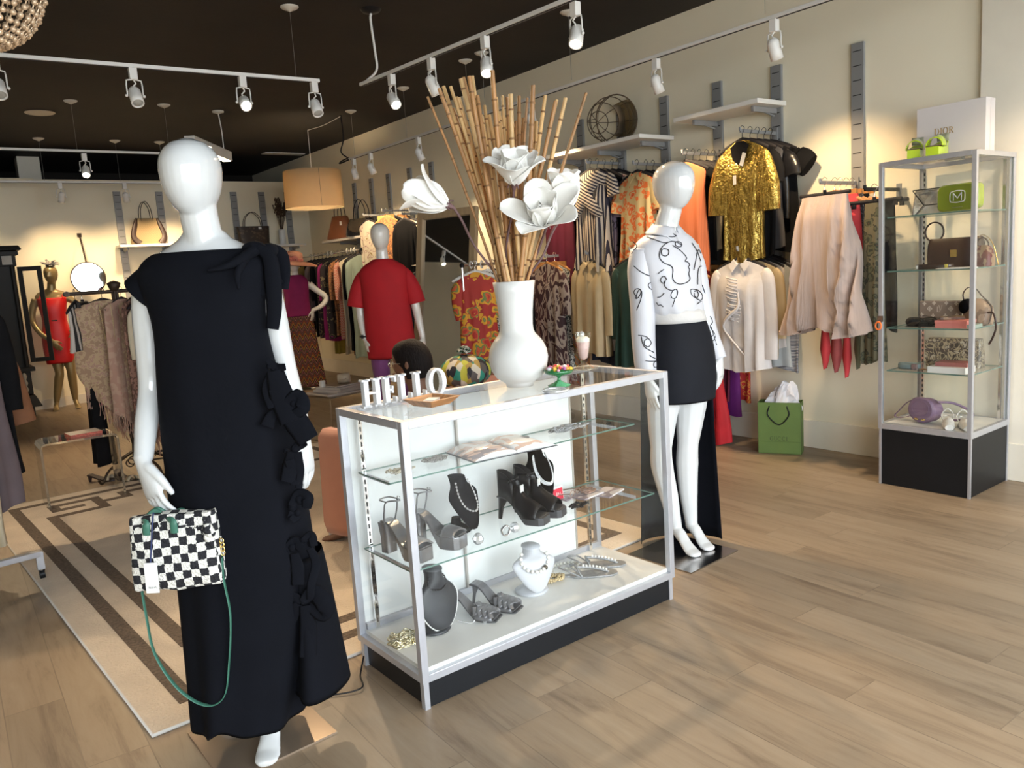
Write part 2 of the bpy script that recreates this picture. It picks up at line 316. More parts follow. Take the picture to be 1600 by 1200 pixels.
# wall shelves
def shelf(x0,y0,x1,y1,z,label,br,axis='x'):
    t=T('wall_shelf',label,'shelf',((x0+x1)/2,(y0+y1)/2,z),0,'white wall shelves')
    b=MB(); b.box((0,0,-.016),(x1-x0,y1-y0,.032)); mesh('board',b,m_shelfw,t,bev=.003)
    for q in br:
        b=MB()
        if axis=='x': b.box(((x1-x0)/2-.13,q-(y0+y1)/2,-.052),(.26,.022,.035)); b.tube([((x1-x0)/2-.26,q-(y0+y1)/2,-.036),((x1-x0)/2-.02,q-(y0+y1)/2,-.085)],.008,6)
        else: b.box((q-(x0+x1)/2,(y1-y0)/2-.12,-.052),(.022,.24,.035)); b.tube([(q-(x0+x1)/2,(y1-y0)/2-.24,-.036),(q-(x0+x1)/2,(y1-y0)/2-.02,-.085)],.008,6)
        mesh('bracket',b,m_gstd,t)
    return t
shelf(4.69,3.42,XR-.03,4.16,2.425,'white wall shelf with nothing on it, highest on the right wall',(3.507,4.02))
shelf(4.62,4.44,XR-.03,5.75,2.36,'long white wall shelf carrying the round wire basket',(4.55,5.044,5.556))
shelf(4.66,9.25,XR-.03,10.55,1.93,'white shelf in the back right corner carrying two handbags',(9.658,10.159))
shelf(2.28,11.48,3.12,YB-.03,2.02,'white shelf on the back wall carrying the beige handbag',(2.38,2.91),'y')
shelf(3.78,11.48,4.82,YB-.03,1.955,'white shelf on the back wall carrying the tote and dried flowers',(3.92,4.33,4.72),'y')
# ================= LIGHTING FIXTURES =================
m_lamp=mat('lamp_glow',(1,.85,.6),.4,emit=40,ecol=(1,.80,.52)); m_lens=mat('unlit_lens',(.45,.43,.38),.2,noise=.05)
m_wire=mat('steel_wire',(.35,.33,.3),.4,.8,noise=.05)
def track(name,p0,p1,label,group='ceiling track rails'):
    p0=V(p0);p1=V(p1);d=p1-p0; t=T(name,label,'track rail',p0,math.atan2(d.y,d.x),group)
    b=MB(); b.box((d.length/2,0,.011),(d.length,.034,.022)); mesh('rail',b,m_wpaint,t,bev=.002)
    b=MB(); b.box((d.length/2,0,-.001),(d.length-.02,.012,.004)); mesh('channel',b,m_slot,t)
ZT=2.755
track('track_rail',(-1.6,5.50,ZT),(2.46,5.36,ZT),'near white track rail hanging across the left of the ceiling')
track('track_rail',(2.78,5.36,ZT),(3.15,.6,ZT),'white track rail running from the bamboo towards the front, over the case')
track('track_rail',(4.29,8.72,ZT),(4.27,.2,ZT),'long white track rail running along the right wall')
track('track_rail',(-1.2,8.80,ZT+.01),(2.33,8.78,ZT+.01),'middle white track rail hanging behind the near one')
track('track_rail',(-1.2,11.05,ZT-.01),(2.85,11.02,ZT-.01),'farthest white track rail, in front of the back wall')
def spot(p,aim,lit,label,rz=0,power=0):
    t=T('track_spotlight',label,'spotlight',p,rz,'white track spotlights')
    b=MB(); b.box((0,0,-.035),(.045,.04,.07)); mesh('adapter',b,m_wpaint,t,bev=.003)
    b=MB(); b.tube([(-.008,0,-.068),(-.042,0,-.075),(-.045,0,-.10),(-.045,0,-.165)],.0045,6); b.tube([(.008,0,-.068),(.042,0,-.075),(.045,0,-.10),(.045,0,-.165)],.0045,6)
    b.ball((-.05,0,-.165),.009); b.ball((.05,0,-.165),.009); b.tube([(0,0,-.07),(.012,.01,-.09),(-.008,.012,-.11),(0,.004,-.13)],.005,6); mesh('yoke',b,m_wpaint,t)
    a=V(aim)-V(p)-V((0,0,-.165)); a.normalize(); q=a.to_track_quat('-Z','Y'); q=Matrix.Rotation(-rz,3,'Z')@q.to_matrix()
    b=MB(); b.T=Matrix.Translation((0,0,-.165))@q.to_4x4(); b.lathe([(.012,.062),(.026,.055),(.036,.035),(.037,-.025),(.037,-.062),(.031,-.062),(.030,-.05)],20); mesh('lamp_housing',b,m_wpaint,t,bev=0)
    b=MB(); b.T=Matrix.Translation((0,0,-.165))@q.to_4x4(); b.lathe([(.005,-.050),(.029,-.053),(.029,-.056),(.005,-.057)],20); mesh('lens',b,m_lamp if lit else m_lens,t,label='glowing lens' if lit else None)
    if power:
        l=bpy.data.lights.new('spot_beam','SPOT'); l.energy=power; l.spot_size=1.5; l.spot_blend=.8; l.color=(1,.74,.46); l.shadow_soft_size=.03
        o=L_(bpy.data.objects.new('spot_beam',l)); o.location=V(p)+V((0,0,-.165))+a*.075; o.rotation_euler=a.to_track_quat('-Z','Y').to_euler()
def onA(u,v=110): # point on near rail
    return V((0,0,0))
PW=52
SP=[ # u on rail x-or-y, aim, lit
 ((.56,5.425,ZT),(.6,3.6,0),0,'unlit spotlight nearest the chandelier on the near rail'),
 ((1.27,5.40,ZT),(1.3,3.6,0),0,'unlit spotlight second from the left on the near rail, left of the mannequin head'),
 ((1.93,5.378,ZT),(1.5,2.8,1.0),1,'glowing spotlight on the near rail, right above the black dress mannequin'),
 ((2.42,5.362,ZT),(2.3,3.6,0),0,'unlit spotlight at the right end of the near rail'),
 ((2.815,4.98,ZT),(2.6,3.0,.6),1,'glowing spotlight first on the rail over the case, left of the bamboo'),
 ((2.85,4.52,ZT),(3.6,4.2,.5),0,'tilted unlit spotlight second on the rail over the case'),
 ((2.89,3.98,ZT),(2.1,2.9,.6),1,'glowing spotlight above the middle of the bamboo'),
 ((2.975,3.28,ZT),(1.9,2.5,.5),1,'brightest glowing spotlight at the top edge of the picture'),
 ((4.285,3.0,ZT),(5.04,3.0,.9),0,'spotlight at the near end of the right wall rail, facing the wall'),
 ((4.29,3.94,ZT),(5.04,3.9,.9),0,'spotlight on the right wall rail between wire basket and raised shelf'),
 ((4.285,5.32,ZT),(5.04,5.3,.9),0,'spotlight on the right wall rail showing between the bamboo canes'),
 ((4.29,7.15,ZT),(5.04,7.1,1.0),1,'glowing spotlight on the right wall rail left of the bamboo'),
 ((4.29,8.2,ZT),(5.04,8.2,1.0),1,'spotlight second from the far end of the right wall rail'),
 ((4.29,8.62,ZT),(5.04,9.3,1.0),1,'spotlight at the far end of the right wall rail'),
 ((1.53,8.79,ZT),(1.2,7.2,.8),1,'glowing spotlight on the middle rail, left of the mannequin head'),
 ((2.26,8.78,ZT),(2.6,10.5,.8),1,'spotlight at the end of the middle rail, half behind the mannequin head'),
 ((1.62,11.04,ZT-.01),(1.5,11.8,1.2),0,'faint spotlight on the farthest rail above the gold mannequin'),
 ((2.33,11.03,ZT-.01),(2.6,11.8,1.3),0,'faint spotlight on the farthest rail above the beige handbag')]
for p,a,l_,n in SP: spot(p,a,l_,n,0 if p[0]<2.6 or p[1]>8.7 else PI/2, PW*1.0 if l_ else 0)
def beam(p,a,power,size=1.7):
    l=bpy.data.lights.new('spot_beam','SPOT'); l.energy=power; l.spot_size=size; l.spot_blend=.9; l.color=(1,.72,.42); l.shadow_soft_size=.035
    a=(V(a)-V(p)).normalized(); o=L_(bpy.data.objects.new('spot_beam',l)); o.location=V(p)+a*.08; o.rotation_euler=a.to_track_quat('-Z','Y').to_euler()
for p,a in [((4.285,3.0,ZT-.165),(5.04,3.0,.9)),((4.29,3.94,ZT-.165),(5.04,3.9,.9)),((4.285,5.32,ZT-.165),(5.04,5.3,.9))]: beam(p,a,46)
for x in (1.62,2.33,2.9): beam((x,10.98,ZT-.18),(x+.1,11.8,1.3),45)
spot((4.275,1.2,ZT),(5.04,1.9,.6),1,'added unseen glowing spotlight on the right wall rail, nearest the shop front',PI/2,34)  # out-of-frame lamp added to warm and brighten the right wall
spot((-.45,5.47,ZT),(.6,4.6,0),1,'added unseen glowing spotlight left of the chandelier on the near rail',0,60)  # added beyond the left edge to lighten the floor and rug
spot((3.10,1.4,ZT),(2.2,1.9,0),1,'added unseen glowing spotlight on the case rail, nearest the shop front',PI/2,24)  # extra lamp out of view, added as fill for the front floor
spot((.3,8.80,ZT),(.6,7.4,0),1,'added unseen glowing spotlight at the left of the middle rail',0,60)  # unseen lamp added for more warm light at the left
spot((.5,11.04,ZT),(.9,11.8,1.1),1,'added unseen glowing spotlight at the left of the farthest rail',0,14)  # added outside the view to light the left of the back wall
# canopies and suspension wires
m_can=mat('cream_canopy',(.62,.58,.50),.5,noise=.03)
def canopy(x,y,zend,label,r=.062,mats=None):
    t=T('ceiling_canopy',label,'ceiling canopy',(x,y,ZC),0,'round ceiling canopies')
    b=MB(); b.lathe([(.006,-.034),(.02,-.026),(r*.8,-.014),(r,-.004),(r,0)],24); mesh('cup',b,mats or m_can,t)
    if zend: b=MB(); b.tube([(0,0,-.03),(0,0,zend-ZC)],.0016,5); mesh('wire',b,m_wire,t)
for x,y,z,n in [(2.336,5.45,ZT+.02,'above the right end of the near rail'),(1.495,8.88,ZT+.03,'above the middle rail, left one'),(2.327,8.80,ZT+.03,'above the middle rail, right one'),
  (1.469,11.06,ZT,'above the farthest rail, left one'),(2.287,11.02,ZT,'above the farthest rail, middle one'),(2.80,11.0,ZT,'above the farthest rail, half behind the mannequin head'),
  (4.25,8.5,ZT+.02,'right of the pendant lamp'),(4.25,7.30,ZT+.02,'behind the first glowing spotlight of the case rail'),(4.25,6.17,ZT+.02,'nearest the bamboo tips, left one'),(4.24,5.90,ZT+.02,'nearest the bamboo tips, right one'),(4.20,4.71,ZT+.02,'beside the brightest spotlight'),(4.2,3.0,ZT+.02,'out above the right wall rail near the front')]:
    canopy(x,y,z,'cream ceiling canopy with wire, '+n)
one('ceiling_speaker',MB().lathe([(.14,-.006),(.13,-.012),(.11,-.012),(.10,-.008)],28,(1.309,9.515,ZC)),m_can,'flat round cream speaker set flush in the ceiling at the left','speaker')
b=MB(); b.lathe([(.006,-.03),(.06,-.02),(.075,0)],24,(2.856,5.267,ZC)); t=T('power_feed','black canopy with a white cable feeding the case rail','cable'); mesh('canopy_cup',b,m_black,t)
b=MB(); b.tube(cat([(2.856,5.267,ZC-.03),(2.85,5.27,ZC-.08),(2.87,5.28,2.98),(2.88,5.30,2.86),(2.80,5.33,ZT+.025)],6),.009,7); mesh('cable',b,m_wpaint,t)
# linear pendant
t=T('linear_pendant_light','white box shaped pendant light on a cord, right of the mannequin head','pendant light',(2.93,8.95,2.80),.95)
b=MB(); b.box((-.45,0,0),(1.1,.10,.10)); mesh('housing',b,m_wpaint,t,bev=.003); b=MB(); b.box((-.45,0,-.052),(1.04,.075,.006)); mesh('diffuser',b,mat('warm_diffuser',(1,.9,.7),.5,emit=4,ecol=(1,.85,.6)),t)
b=MB(); b.tube(cat([(0,0,.05),(.0,.0,.25),(-.02,.01,.44)],5),.006,6); mesh('cord',b,m_wpaint,t); b=MB(); b.lathe([(.01,.43),(.06,.445),(.062,.459)],20,(-.02,.01,0)); mesh('cup',b,m_can,t)
# drum pendant
dp=V((4.23,9.68,2.525))
t=T('drum_pendant_lamp','large cream fabric drum shade pendant glowing warm, left of the bamboo','pendant lamp',dp)
b=MB(); R0=.362
b.lathe([(R0*1.0,-.225),(R0*.98,.225),(R0*.98-.004,.225),(R0-.004,-.225)],48,cap=False); b.loft([[V((R0*cos(2*PI*j/48),R0*sin(2*PI*j/48),-.225)) for j in range(48)],[V(((R0-.004)*cos(2*PI*j/48),(R0-.004)*sin(2*PI*j/48),-.225)) for j in range(48)]],False,False)
m_shade=mat('cream_shade_fabric',(.80,.66,.45),.8,noise=.03,trans=0,bump=.1,bscale=200); nt=m_shade.node_tree
tr=nt.nodes.new('ShaderNodeBsdfTranslucent'); tr.inputs[0].default_value=(.85,.66,.42,1); mx=nt.nodes.new('ShaderNodeMixShader'); mx.inputs[0].default_value=.5
out=[n for n in nt.nodes if n.type=='OUTPUT_MATERIAL'][0]; nt.links.new(nt.nodes['Principled BSDF'].outputs[0],mx.inputs[1]); nt.links.new(tr.outputs[0],mx.inputs[2]); nt.links.new(mx.outputs[0],out.inputs[0])
mesh('lamp_shade',b,m_shade,t); b=MB(); b.ball((0,0,-.02),.05); mesh('bulb',b,mat('bulb_glow',(1,.8,.5),.4,emit=14,ecol=(1,.78,.45)),t)
a_=-1.75; b=MB(); b.tube([(R0*1.003*cos(a_),R0*1.003*sin(a_),-.222),(R0*.984*cos(a_),R0*.984*sin(a_),.223)],.003,6); mesh('seam',b,mat('shade_seam',(.45,.36,.25),.8,noise=.05),t)
b=MB()
for a_ in (0,2.1,4.2): b.tube([(0,0,.20),(R0*.97*cos(a_),R0*.97*sin(a_),.22)],.003,6)
b.tube(cat([(0,0,.02),(0,0,.25),(.0,.0,.5),(.0,0,ZC-dp.z-.012)],4),.0045,6); b.tube(cat([(0,0,ZC-dp.z-.012),(.01,-.45,ZC-dp.z-.03),(.02,-.92,ZC-dp.z-.01)],5),.0045,6); mesh('cord',b,m_wpaint,t)
l=bpy.data.lights.new('pendant_bulb','POINT'); l.energy=45; l.color=(1,.75,.45); l.shadow_soft_size=.05; o=L_(bpy.data.objects.new('pendant_bulb',l)); o.location=dp+V((0,0,-.02))
# feed at far end of right rail
b=MB(); b.tube(cat([(4.27,8.72,ZT+.02),(4.22,8.78,ZT+.1),(4.25,8.75,3.0),(4.25,8.76,ZC)],6),.008,6); b.tube(cat([(4.27,8.70,ZT),(4.2,8.8,ZT-.03),(4.26,8.85,ZT+.01),(4.3,8.76,ZT+.03)],6),.009,6)
one('rail_feed_cable',b,m_black,'dark cable looping at the far end of the right wall rail','cable')
# chandelier (bottom left edge of bead basket in the frame corner)
c=at(-62,-25,.62,3.6); t=T('beaded_chandelier','beaded chandelier of amber crystal strings in the top left corner','chandelier',c)
random.seed(4); mb_b=mat('amber_crystal',(.75,.55,.36),.08,.25,coat=1,noise=.3,nscale=60)
r0=.285
b=MB(); b.tube([(r0*cos(a*PI/12),r0*sin(a*PI/12),.1) for a in range(24)],.008,6,True); b.tube([(.02*cos(a*PI/4),.02*sin(a*PI/4),-.24) for a in range(8)],.006,6,True); b.tube([(0,0,-.24),(0,0,.35)],.007,6); b.tube([(-r0,0,.1),(0,0,.25),(r0,0,.1)],.006,6); mesh('frame',b,mat('dark_bronze',(.1,.06,.03),.4,.7,noise=.1),t)
b=MB(); b.tube([(0,0,.25),(0,0,ZC-c.z)],.006,6); mesh('chain',b,m_wire,t)
nbd=0
for k in range(34):
    a0=2*PI*k/34; b=MB()
    for i in range(15):
        q=i/14*PI/2; rr=r0*cos(q)**.8+.012; z=.1-.33*sin(q)
        jj=random.uniform(-.004,.004); b.ball((rr*cos(a0)+jj,rr*sin(a0)+jj,z),.0125,6,5)
    b.tube([(r0*cos(q_*PI/20)**.8*cos(a0)+.012*cos(a0),r0*cos(q_*PI/20)**.8*sin(a0)+.012*sin(a0),.1-.33*sin(q_*PI/20)) for q_ in range(11)],.003,4)
    mesh('bead_string',b,mb_b,t)
# ================= GLASS DISPLAY CASE =================
CY=.0216; CX,CYY=1.159,2.168; CW,CDp,CH_=1.2335,.4573,.965
def cw(x,y,z=0):    # case coordinates to world
    return V((CX+x*cos(CY)-y*sin(CY),CYY+x*sin(CY)+y*cos(CY),z))
def cl(p):          # world to case coordinates
    dx,dy=p[0]-CX,p[1]-CYY; return V((dx*cos(CY)+dy*sin(CY),-dx*sin(CY)+dy*cos(CY),p[2]))
case=T('glass_display_case','long glass display case with aluminium frame and black plinth, white vase on top','display case',(CX,CYY,0),CY)
fr=.026; z0,z1=.095,CH_
b=MB()
for x in (fr/2,CW-fr/2):
    for y in (fr/2,CDp-fr/2): b.box((x,y,(z0+z1)/2),(fr,fr,z1-z0))
for z in (z0+fr/2,z1-fr/2):
    for y in (fr/2,CDp-fr/2): b.box((CW/2,y,z),(CW-2*fr,fr,fr))
    for x in (fr/2,CW-fr/2): b.box((x,CDp/2,z),(fr,CDp-2*fr,fr))
mesh('frame',b,m_alu,case,bev=.0015)
b=MB(); b.rb(.02,.012,.004,CW-.02,CDp-.012,z0+.001); mesh('plinth',b,m_black,case)
for x,y in ((.006,.012),(CW-.028,.012),(.006,CDp-.03),(CW-.028,CDp-.03)):
    b=MB(); b.rb(x,y-.004,0,x+.020,y+.018,z0-.002); mesh('foot',b,m_alu,case)
b=MB(); b.rb(fr-.004,fr-.006,.121,CW-fr+.004,CDp-fr+.004,.136); mesh('deck',b,m_wpanel,case)
def pane(name,x0,y0,z0_,x1,y1,z1_,parent,thin):
    b=MB(); b.rb(x0,y0,z0_,x1,y1,z1_)
    # box faces: 0 bottom,1 top,2 front,3 right,4 back,5 left
    big={'x':(3,5),'y':(2,4),'z':(0,1)}[thin]
    b.mi=[0 if i in big else 1 for i in range(6)]
    return mesh(name,b,[m_glass,m_gedge],parent)
pane('glass_top',fr-.01,fr-.01,CH_-.008,CW-fr+.01,CDp-fr+.01,CH_-.002,case,'z')
pane('front_glass',fr-.002,.010,.12,CW-fr+.002,.015,z1-fr+.002,case,'y')
pane('side_glass',.010,fr-.002,.12,.015,CDp-fr+.002,z1-fr+.002,case,'x')
pane('side_glass',CW-.015,fr-.002,.12,CW-.010,CDp-fr+.002,z1-fr+.002,case,'x')
m_door=mat('white_sliding_door',(.72,.74,.73),.3,noise=.02)
b=MB(); b.rb(fr,CDp-.022,.122,.50,CDp-.014,z1-fr); mesh('sliding_door',b,m_door,case); b=MB(); b.rb(.485,CDp-.034,.122,CW-.16,CDp-.026,z1-fr); mesh('sliding_door',b,m_door,case)
b=MB(); b.rb(.478,CDp-.036,.122,.486,CDp-.024,z1-fr); b.rb(CW-.165,CDp-.036,.122,CW-.155,CDp-.02,z1-fr); mesh('door_edge',b,mat('door_edge_trim',(.45,.42,.38),.4,.4,noise=.05),case)
b=MB(); b.rb(CW-.155,CDp-.022,.122,CW-fr,CDp-.016,z1-fr); b.mi=[0]*6; mesh('rear_glass',b,m_glass,case)
b=MB(); b.rb(fr,CDp-.04,.136,CW-fr,CDp-.024,.160); mesh('door_track',b,m_alu,case)
for x,y in ((.055,CDp-.052),(CW-.10,CDp-.052)):
    b=MB(); b.rb(x,y,.137,x+.016,y+.010,z1-fr); mesh('shelf_standard',b,m_chrome,case)
    b=MB()
    for i in range(28): b.rb(x+.0055,y-.001,.16+i*.0275,x+.0105,y+.001,.176+i*.0275)
    mesh('standard_slots',b,m_slot,case)
SH=[.737,.455]
for z,y0,d in ((SH[0],.16,.225),(SH[1],.065,.33)):
    pane('glass_shelf',.03,y0,z-.0055,CW-.035,y0+d,z,case,'z')
    for x in (.05,CW-.10):
        b=MB(); b.rb(x+.003,y0+.05,z-.022,x+.007,CDp-.05,z-.008); mesh('shelf_bracket',b,m_alu,case)
# ---- jewellery helpers
def beads(pts,r,mb,closed=False,gap=2.05,jit=0):
    P=cat(pts,10,closed)
    if closed: P=P+[P[0]]
    acc=0; last=P[0]; mb.ball(P[0],r,8,5); 
    for a,b_ in zip(P,P[1:]):
        seg=(b_-a).length; t=gap*r-acc
        while t<=seg and seg>0:
            q=a+(b_-a)*(t/seg); q=q+V((random.uniform(-1,1),random.uniform(-1,1),random.uniform(-1,1)))*jit; mb.ball(q,r,8,5); t+=gap*r
        acc=seg-(t-gap*r)
    return mb
def pile(mb,rx,ry,h,n,r,seed,links=False,bead=False):
    random.seed(seed)
    for k in range(n):
        a0=random.uniform(0,6.28); q=random.uniform(.35,1); ox,oy=random.uniform(-.25,.25)*rx,random.uniform(-.25,.25)*ry
        pts=[(ox+rx*q*cos(a0+t*.7)*(.8+.2*sin(3*t)),oy+ry*q*sin(a0+t*.7)*(.8+.2*cos(2*t)),r+h*random.random()*(1-q*.5)) for t in range(9)]
        if bead: beads(pts,r,mb,True,2.1)
        elif links:
            P=cat(pts,4,True)
            for i in range(0,len(P),2):
                d=(P[(i+1)%len(P)]-P[i]); d.normalize(); e=d.orthogonal().normalized(); e=(e*cos(i)+d.cross(e)*sin(i))
                mb.tube([P[i]+d*(r*3*cos(u*PI/4))+e*(r*2.2*sin(u*PI/4)) for u in range(8)],r*.55,5,True)
        else: mb.tube(cat(pts,4,True),r,5,True)
    return mb
def bust(name,mats,loc,rz,h,w,label,base=True,disc=None,tilt=.25,shape=None):
    t=T(name,label,'jewellery bust',loc,rz)
    b=MB(); rings=[]
    # board leaning back: neck at the top, chest widening then rounding off at the bottom
    prof=shape or [(0,.16,.06),(.04,.30,.10),(.12,.45,.14),(.25,.63,.17),(.40,.80,.20),(.56,.96,.22),(.66,1.0,.22),(.74,.82,.22),(.81,.50,.24),(.88,.36,.26),(1.0,.34,.28)]
    for q,ww,tt in prof:
        z=h*(.10+.90*q); yb=-tilt*h*(1-q)*.75+.02*h
        rings.append([V((w/2*ww*cos(2*PI*j/24),yb+w*.5*tt*sin(2*PI*j/24)*(1.5 if q>.75 else 1),z)) for j in range(24)])
    b.loft(rings); mesh('neck_form',b,mats,t,sub=1)
    if disc is not None: b=MB(); b.lathe([(w*.19,0),(w*.19,.004),(.002,.005)],20,(0,.02*h,h*1.0+.0),1,1.3); mesh('neck_cap',b,disc,t)
    if base: b=MB(); b.lathe([(w*.33,0),(w*.36,.006),(w*.30,.012),(w*.12,.03),(w*.10,h*.25)],20,(0,.02,0)); mesh('stand',b,mats,t)
    return t
def bust_pts(w,h,drop,tilt=.25,n=13,off=.012,wtop=.20):
    # a strand that hangs round the neck down the chest of the bust
    o=[]
    for i in range(n):
        a=PI*i/(n-1); x=-cos(a); q=.90-drop*sin(a)**.8
        z=h*(.10+.90*q); yb=-tilt*h*(1-q)*.75+.02*h
        ww=wtop+ (.28-wtop)*sin(a)
        o.append((x*w*ww*1.35*(1 if abs(x)<.98 else .9),yb-off-w*.11*(1-abs(x))-.0,z))
    return o
def put(x,y,z): return cw(x,y,z)
def cloc(u,v,z): return cl(atz(u,v,z))
# -- bottom deck
zD=.1365
p=cw(.205,.225,zD); t=bust('black_necklace_bust',mat('black_leatherette',(.022,.025,.03),.45,noise=.05),p,CY+.1,.235,.175,'dark leatherette bust with white rim and black choker on the case floor',True,mat('cap_grey',(.08,.085,.09),.5,noise=.05),.25,[(0,.30,.10),(.04,.48,.16),(.12,.66,.20),(.25,.84,.22),(.40,.97,.24),(.52,1.0,.22),(.66,.86,.21),(.76,.56,.22),(.82,.40,.25),(.92,.36,.27),(1.0,.38,.28)])
b=MB(); rr=[]
for i in range(25):
    a=-PI/2+2*PI*i/25
prof=[(0,.30,.10),(.04,.48,.16),(.12,.66,.20),(.25,.84,.22),(.40,.97,.24),(.52,1.0,.22),(.66,.86,.21)]
rim=[(-.175/2*w_*1.01,-.25*.235*(1-q)*.75+.005,.235*(.1+.9*q)) for q,w_,tt in reversed(prof)]+[(.175/2*w_*1.01,-.25*.235*(1-q)*.75+.005,.235*(.1+.9*q)) for q,w_,tt in prof]
b.tube(cat(rim,4),.0022,6); mesh('rim_piping',b,m_wpanel,t)
b=MB(); beads(bust_pts(.155,.235,.22,wtop=.16),.0035,b); b.T=None
o_=one('choker',b,m_blackshine,'short black beaded choker worn by the dark leatherette bust','necklace',loc=p,rz=CY+.1)
b=MB(); pile(b,.065,.05,.03,11,.0042,7,links=True); one('chain_necklace',b,mat('pale_gold_links',(.78,.72,.52),.25,.9,noise=.1),'tangled chunky pale gold chain heap in the near corner of the case floor','necklace',loc=cw(.075,.235,zD))
b=MB(); beads([(-.05,.02,.004),(-.02,-.03,.004),(.02,.0,.005),(.045,-.035,.004),(.015,-.05,.004)],.0028,b); b.ball((.02,-.055,.006),.009)
one('chain_bracelet',b,m_silver,'thin dark silver chain lying in front of the woven mules','bracelet',loc=cl(atz(738,968,zD)) and atz(738,968,zD))
m_mule=pat('pewter_leather','noise',[(.11,.11,.12),(.20,.20,.21)],30,.35,pos='lin',metal=.3)
m_sole=mat('dark_sole',(.06,.06,.065),.5,noise=.1)
def heel_shoe(name,loc,rz,label,kind,mt,group):
    """toe towards local -Y; parts: sole, upper or straps, heel"""
    t=T(name,label,'shoe',loc,rz,group)
    L=.22; H={'mule':.085,'plat':.115,'peep':.095}[kind]; pf={'mule':.006,'plat':.045,'peep':.030}[kind]
    def zz(s): # footbed height from toe(0) to heel(1)
        q=min(1,max(0,(s-.36)/.52)); q=q*q*(3-2*q); return pf+ (H-pf)*q
    def ww(s): return .036+.008*math.sin(min(1,s/.5)*PI) - .012*min(1,max(0,(s-.35)/.4))
    b=MB(); rings=[]
    for i in range(15):
        s=i/14; y=-L*.5+L*s*.92; w_=ww(s)*(.72 if i==0 and kind!='mule' else .92 if i in(0,14) else 1)
        th=(pf if s<.36 else max(.006,pf*(1-(s-.36)*3))) if kind!='mule' else .006
        z=zz(s); rings.append([V((-w_,y,z-th)),V((w_,y,z-th)),V((w_,y,z)),V((-w_,y,z))])
    b.loft(rings,smooth=False); mesh('sole',b,mt if kind=='plat' else m_sole,t,bev=.002)
    b=MB(); rings=[]
    for i in range(12):
        s=.05+i/11*.93; y=-L*.5+L*s*.92; w_=ww(s)*.94; rings.append([V((-w_,y,zz(s)+.0008)),V((w_,y,zz(s)+.0008)),V((w_,y,zz(s)+.003)),V((-w_,y,zz(s)+.003))])
    b.loft(rings,smooth=False); mesh('insole',b,mt if kind!='peep' else m_sole,t)
    yb=-L*.5+L*.86
    b=MB()
    if kind=='plat': b.loft([[V((x*w_,yb+y*w_*.8,z)) for x,y in ((-1,-1),(1,-1),(1,1),(-1,1))] for z,w_ in ((0,.021),(H*.5,.021),(H-.004,.026))])
    else: b.tube([(0,yb+.012,0),(0,yb+.004,H*.5),(0,yb-.005,H-.004)],[.0055,.007,.016],8) if kind=='mule' else b.tube([(0,yb+.016,0),(0,yb+.008,H*.5),(0,yb-.006,H-.004)],[.008,.011,.022],8)
    mesh('heel',b,mt,t)
    if kind in('mule','plat'):
        b=MB(); rings=[]
        s0,s1=(.06,.42) if kind=='mule' else (.05,.30)
        for i in range(7):
            s=s0+(s1-s0)*i/6; y=-L*.5+L*s*.92; w_=ww(s)*1.06; hh=.032 if kind=='mule' else .022
            rings.append([V((w_*cos(a),y+.006*sin(a),zz(s)+.002+hh*(.7+.5*i/6)*sin(a))) for a in [PI*j/12 for j in range(13)]])
        b.loft(rings,closed=False)
        mesh('vamp',b,mt,t,solid=.004)
        if kind=='mule':
            b=MB()
            for k in range(-2,4):
                for sgn in (-1,1):
                    pts=[]
                    for j in range(9):
                        a=PI*(.12+.76*j/8); s=s0+(s1-s0)*((j/8 if sgn>0 else 1-j/8)*.7+k*.28); 
                        if s<s0-.01 or s>s1+.01: continue
                        y=-L*.5+L*s*.92; i_=(s-s0)/(s1-s0); pts.append((ww(s)*1.1*cos(a),y,zz(s)+.006+.032*(.7+.5*i_)*sin(a)))
                    if len(pts)>2: b.tube(pts,.012,6,flat=.22,thin=(0,-.2,1))
            mesh('woven_straps',b,mt,t)
    if kind=='plat':
        b=MB(); y=-L*.5+L*.80; zt=H+.075
        b.tube(cat([(-.026,y,H),(-.03,y-.01,H+.04),(-.026,y-.02,zt),(0,y-.055,zt+.004),(.026,y-.02,zt),(.03,y-.01,H+.04),(.026,y,H)],6),.0028,6); b.tube(cat([(-.026,y-.02,zt),(-.02,y+.02,zt+.002),(.02,y+.02,zt+.002),(.026,y-.02,zt)],5),.0028,6)
        mesh('ankle_strap',b,mt,t); b=MB(); b.tube([(.029,y-.03,zt-.008),(.029,y-.018,zt-.008),(.029,y-.018,zt+.008),(.029,y-.03,zt+.008)],.0015,5,True); mesh('buckle',b,m_silver,t)
    if kind=='peep':
        b=MB(); rings=[]
        for i in range(9):
            s=.12+.50*i/8; y=-L*.5+L*s*.92; w_=ww(s)*1.1; hh=.035+.045*min(1,i/6); 
            rings.append([V((w_*cos(a),y,zz(s)-.004+hh*sin(a))) for a in [PI*j/12 for j in range(13)]])
        b.loft(rings,closed=False); mesh('upper',b,mt,t,solid=.004)
        b=MB(); rings=[]
        for i in range(7):
            s=.62+.38*i/6; y=-L*.5+L*s*.92; w_=ww(s)*(1.1-.15*i/6); hh=.085+.015*i/6
            rings.append([V((w_*(1 if i<6 else .3),y,zz(s))),V((w_*(1 if i<6 else .3)*.8,y,zz(s)+hh)),]) 
        ring2=[[V((-p.x,p.y,p.z)) for p in r] for r in reversed(rings)]
        b.loft(rings+ring2,closed=False); mesh('heel_counter',b,mt,t,solid=.004)
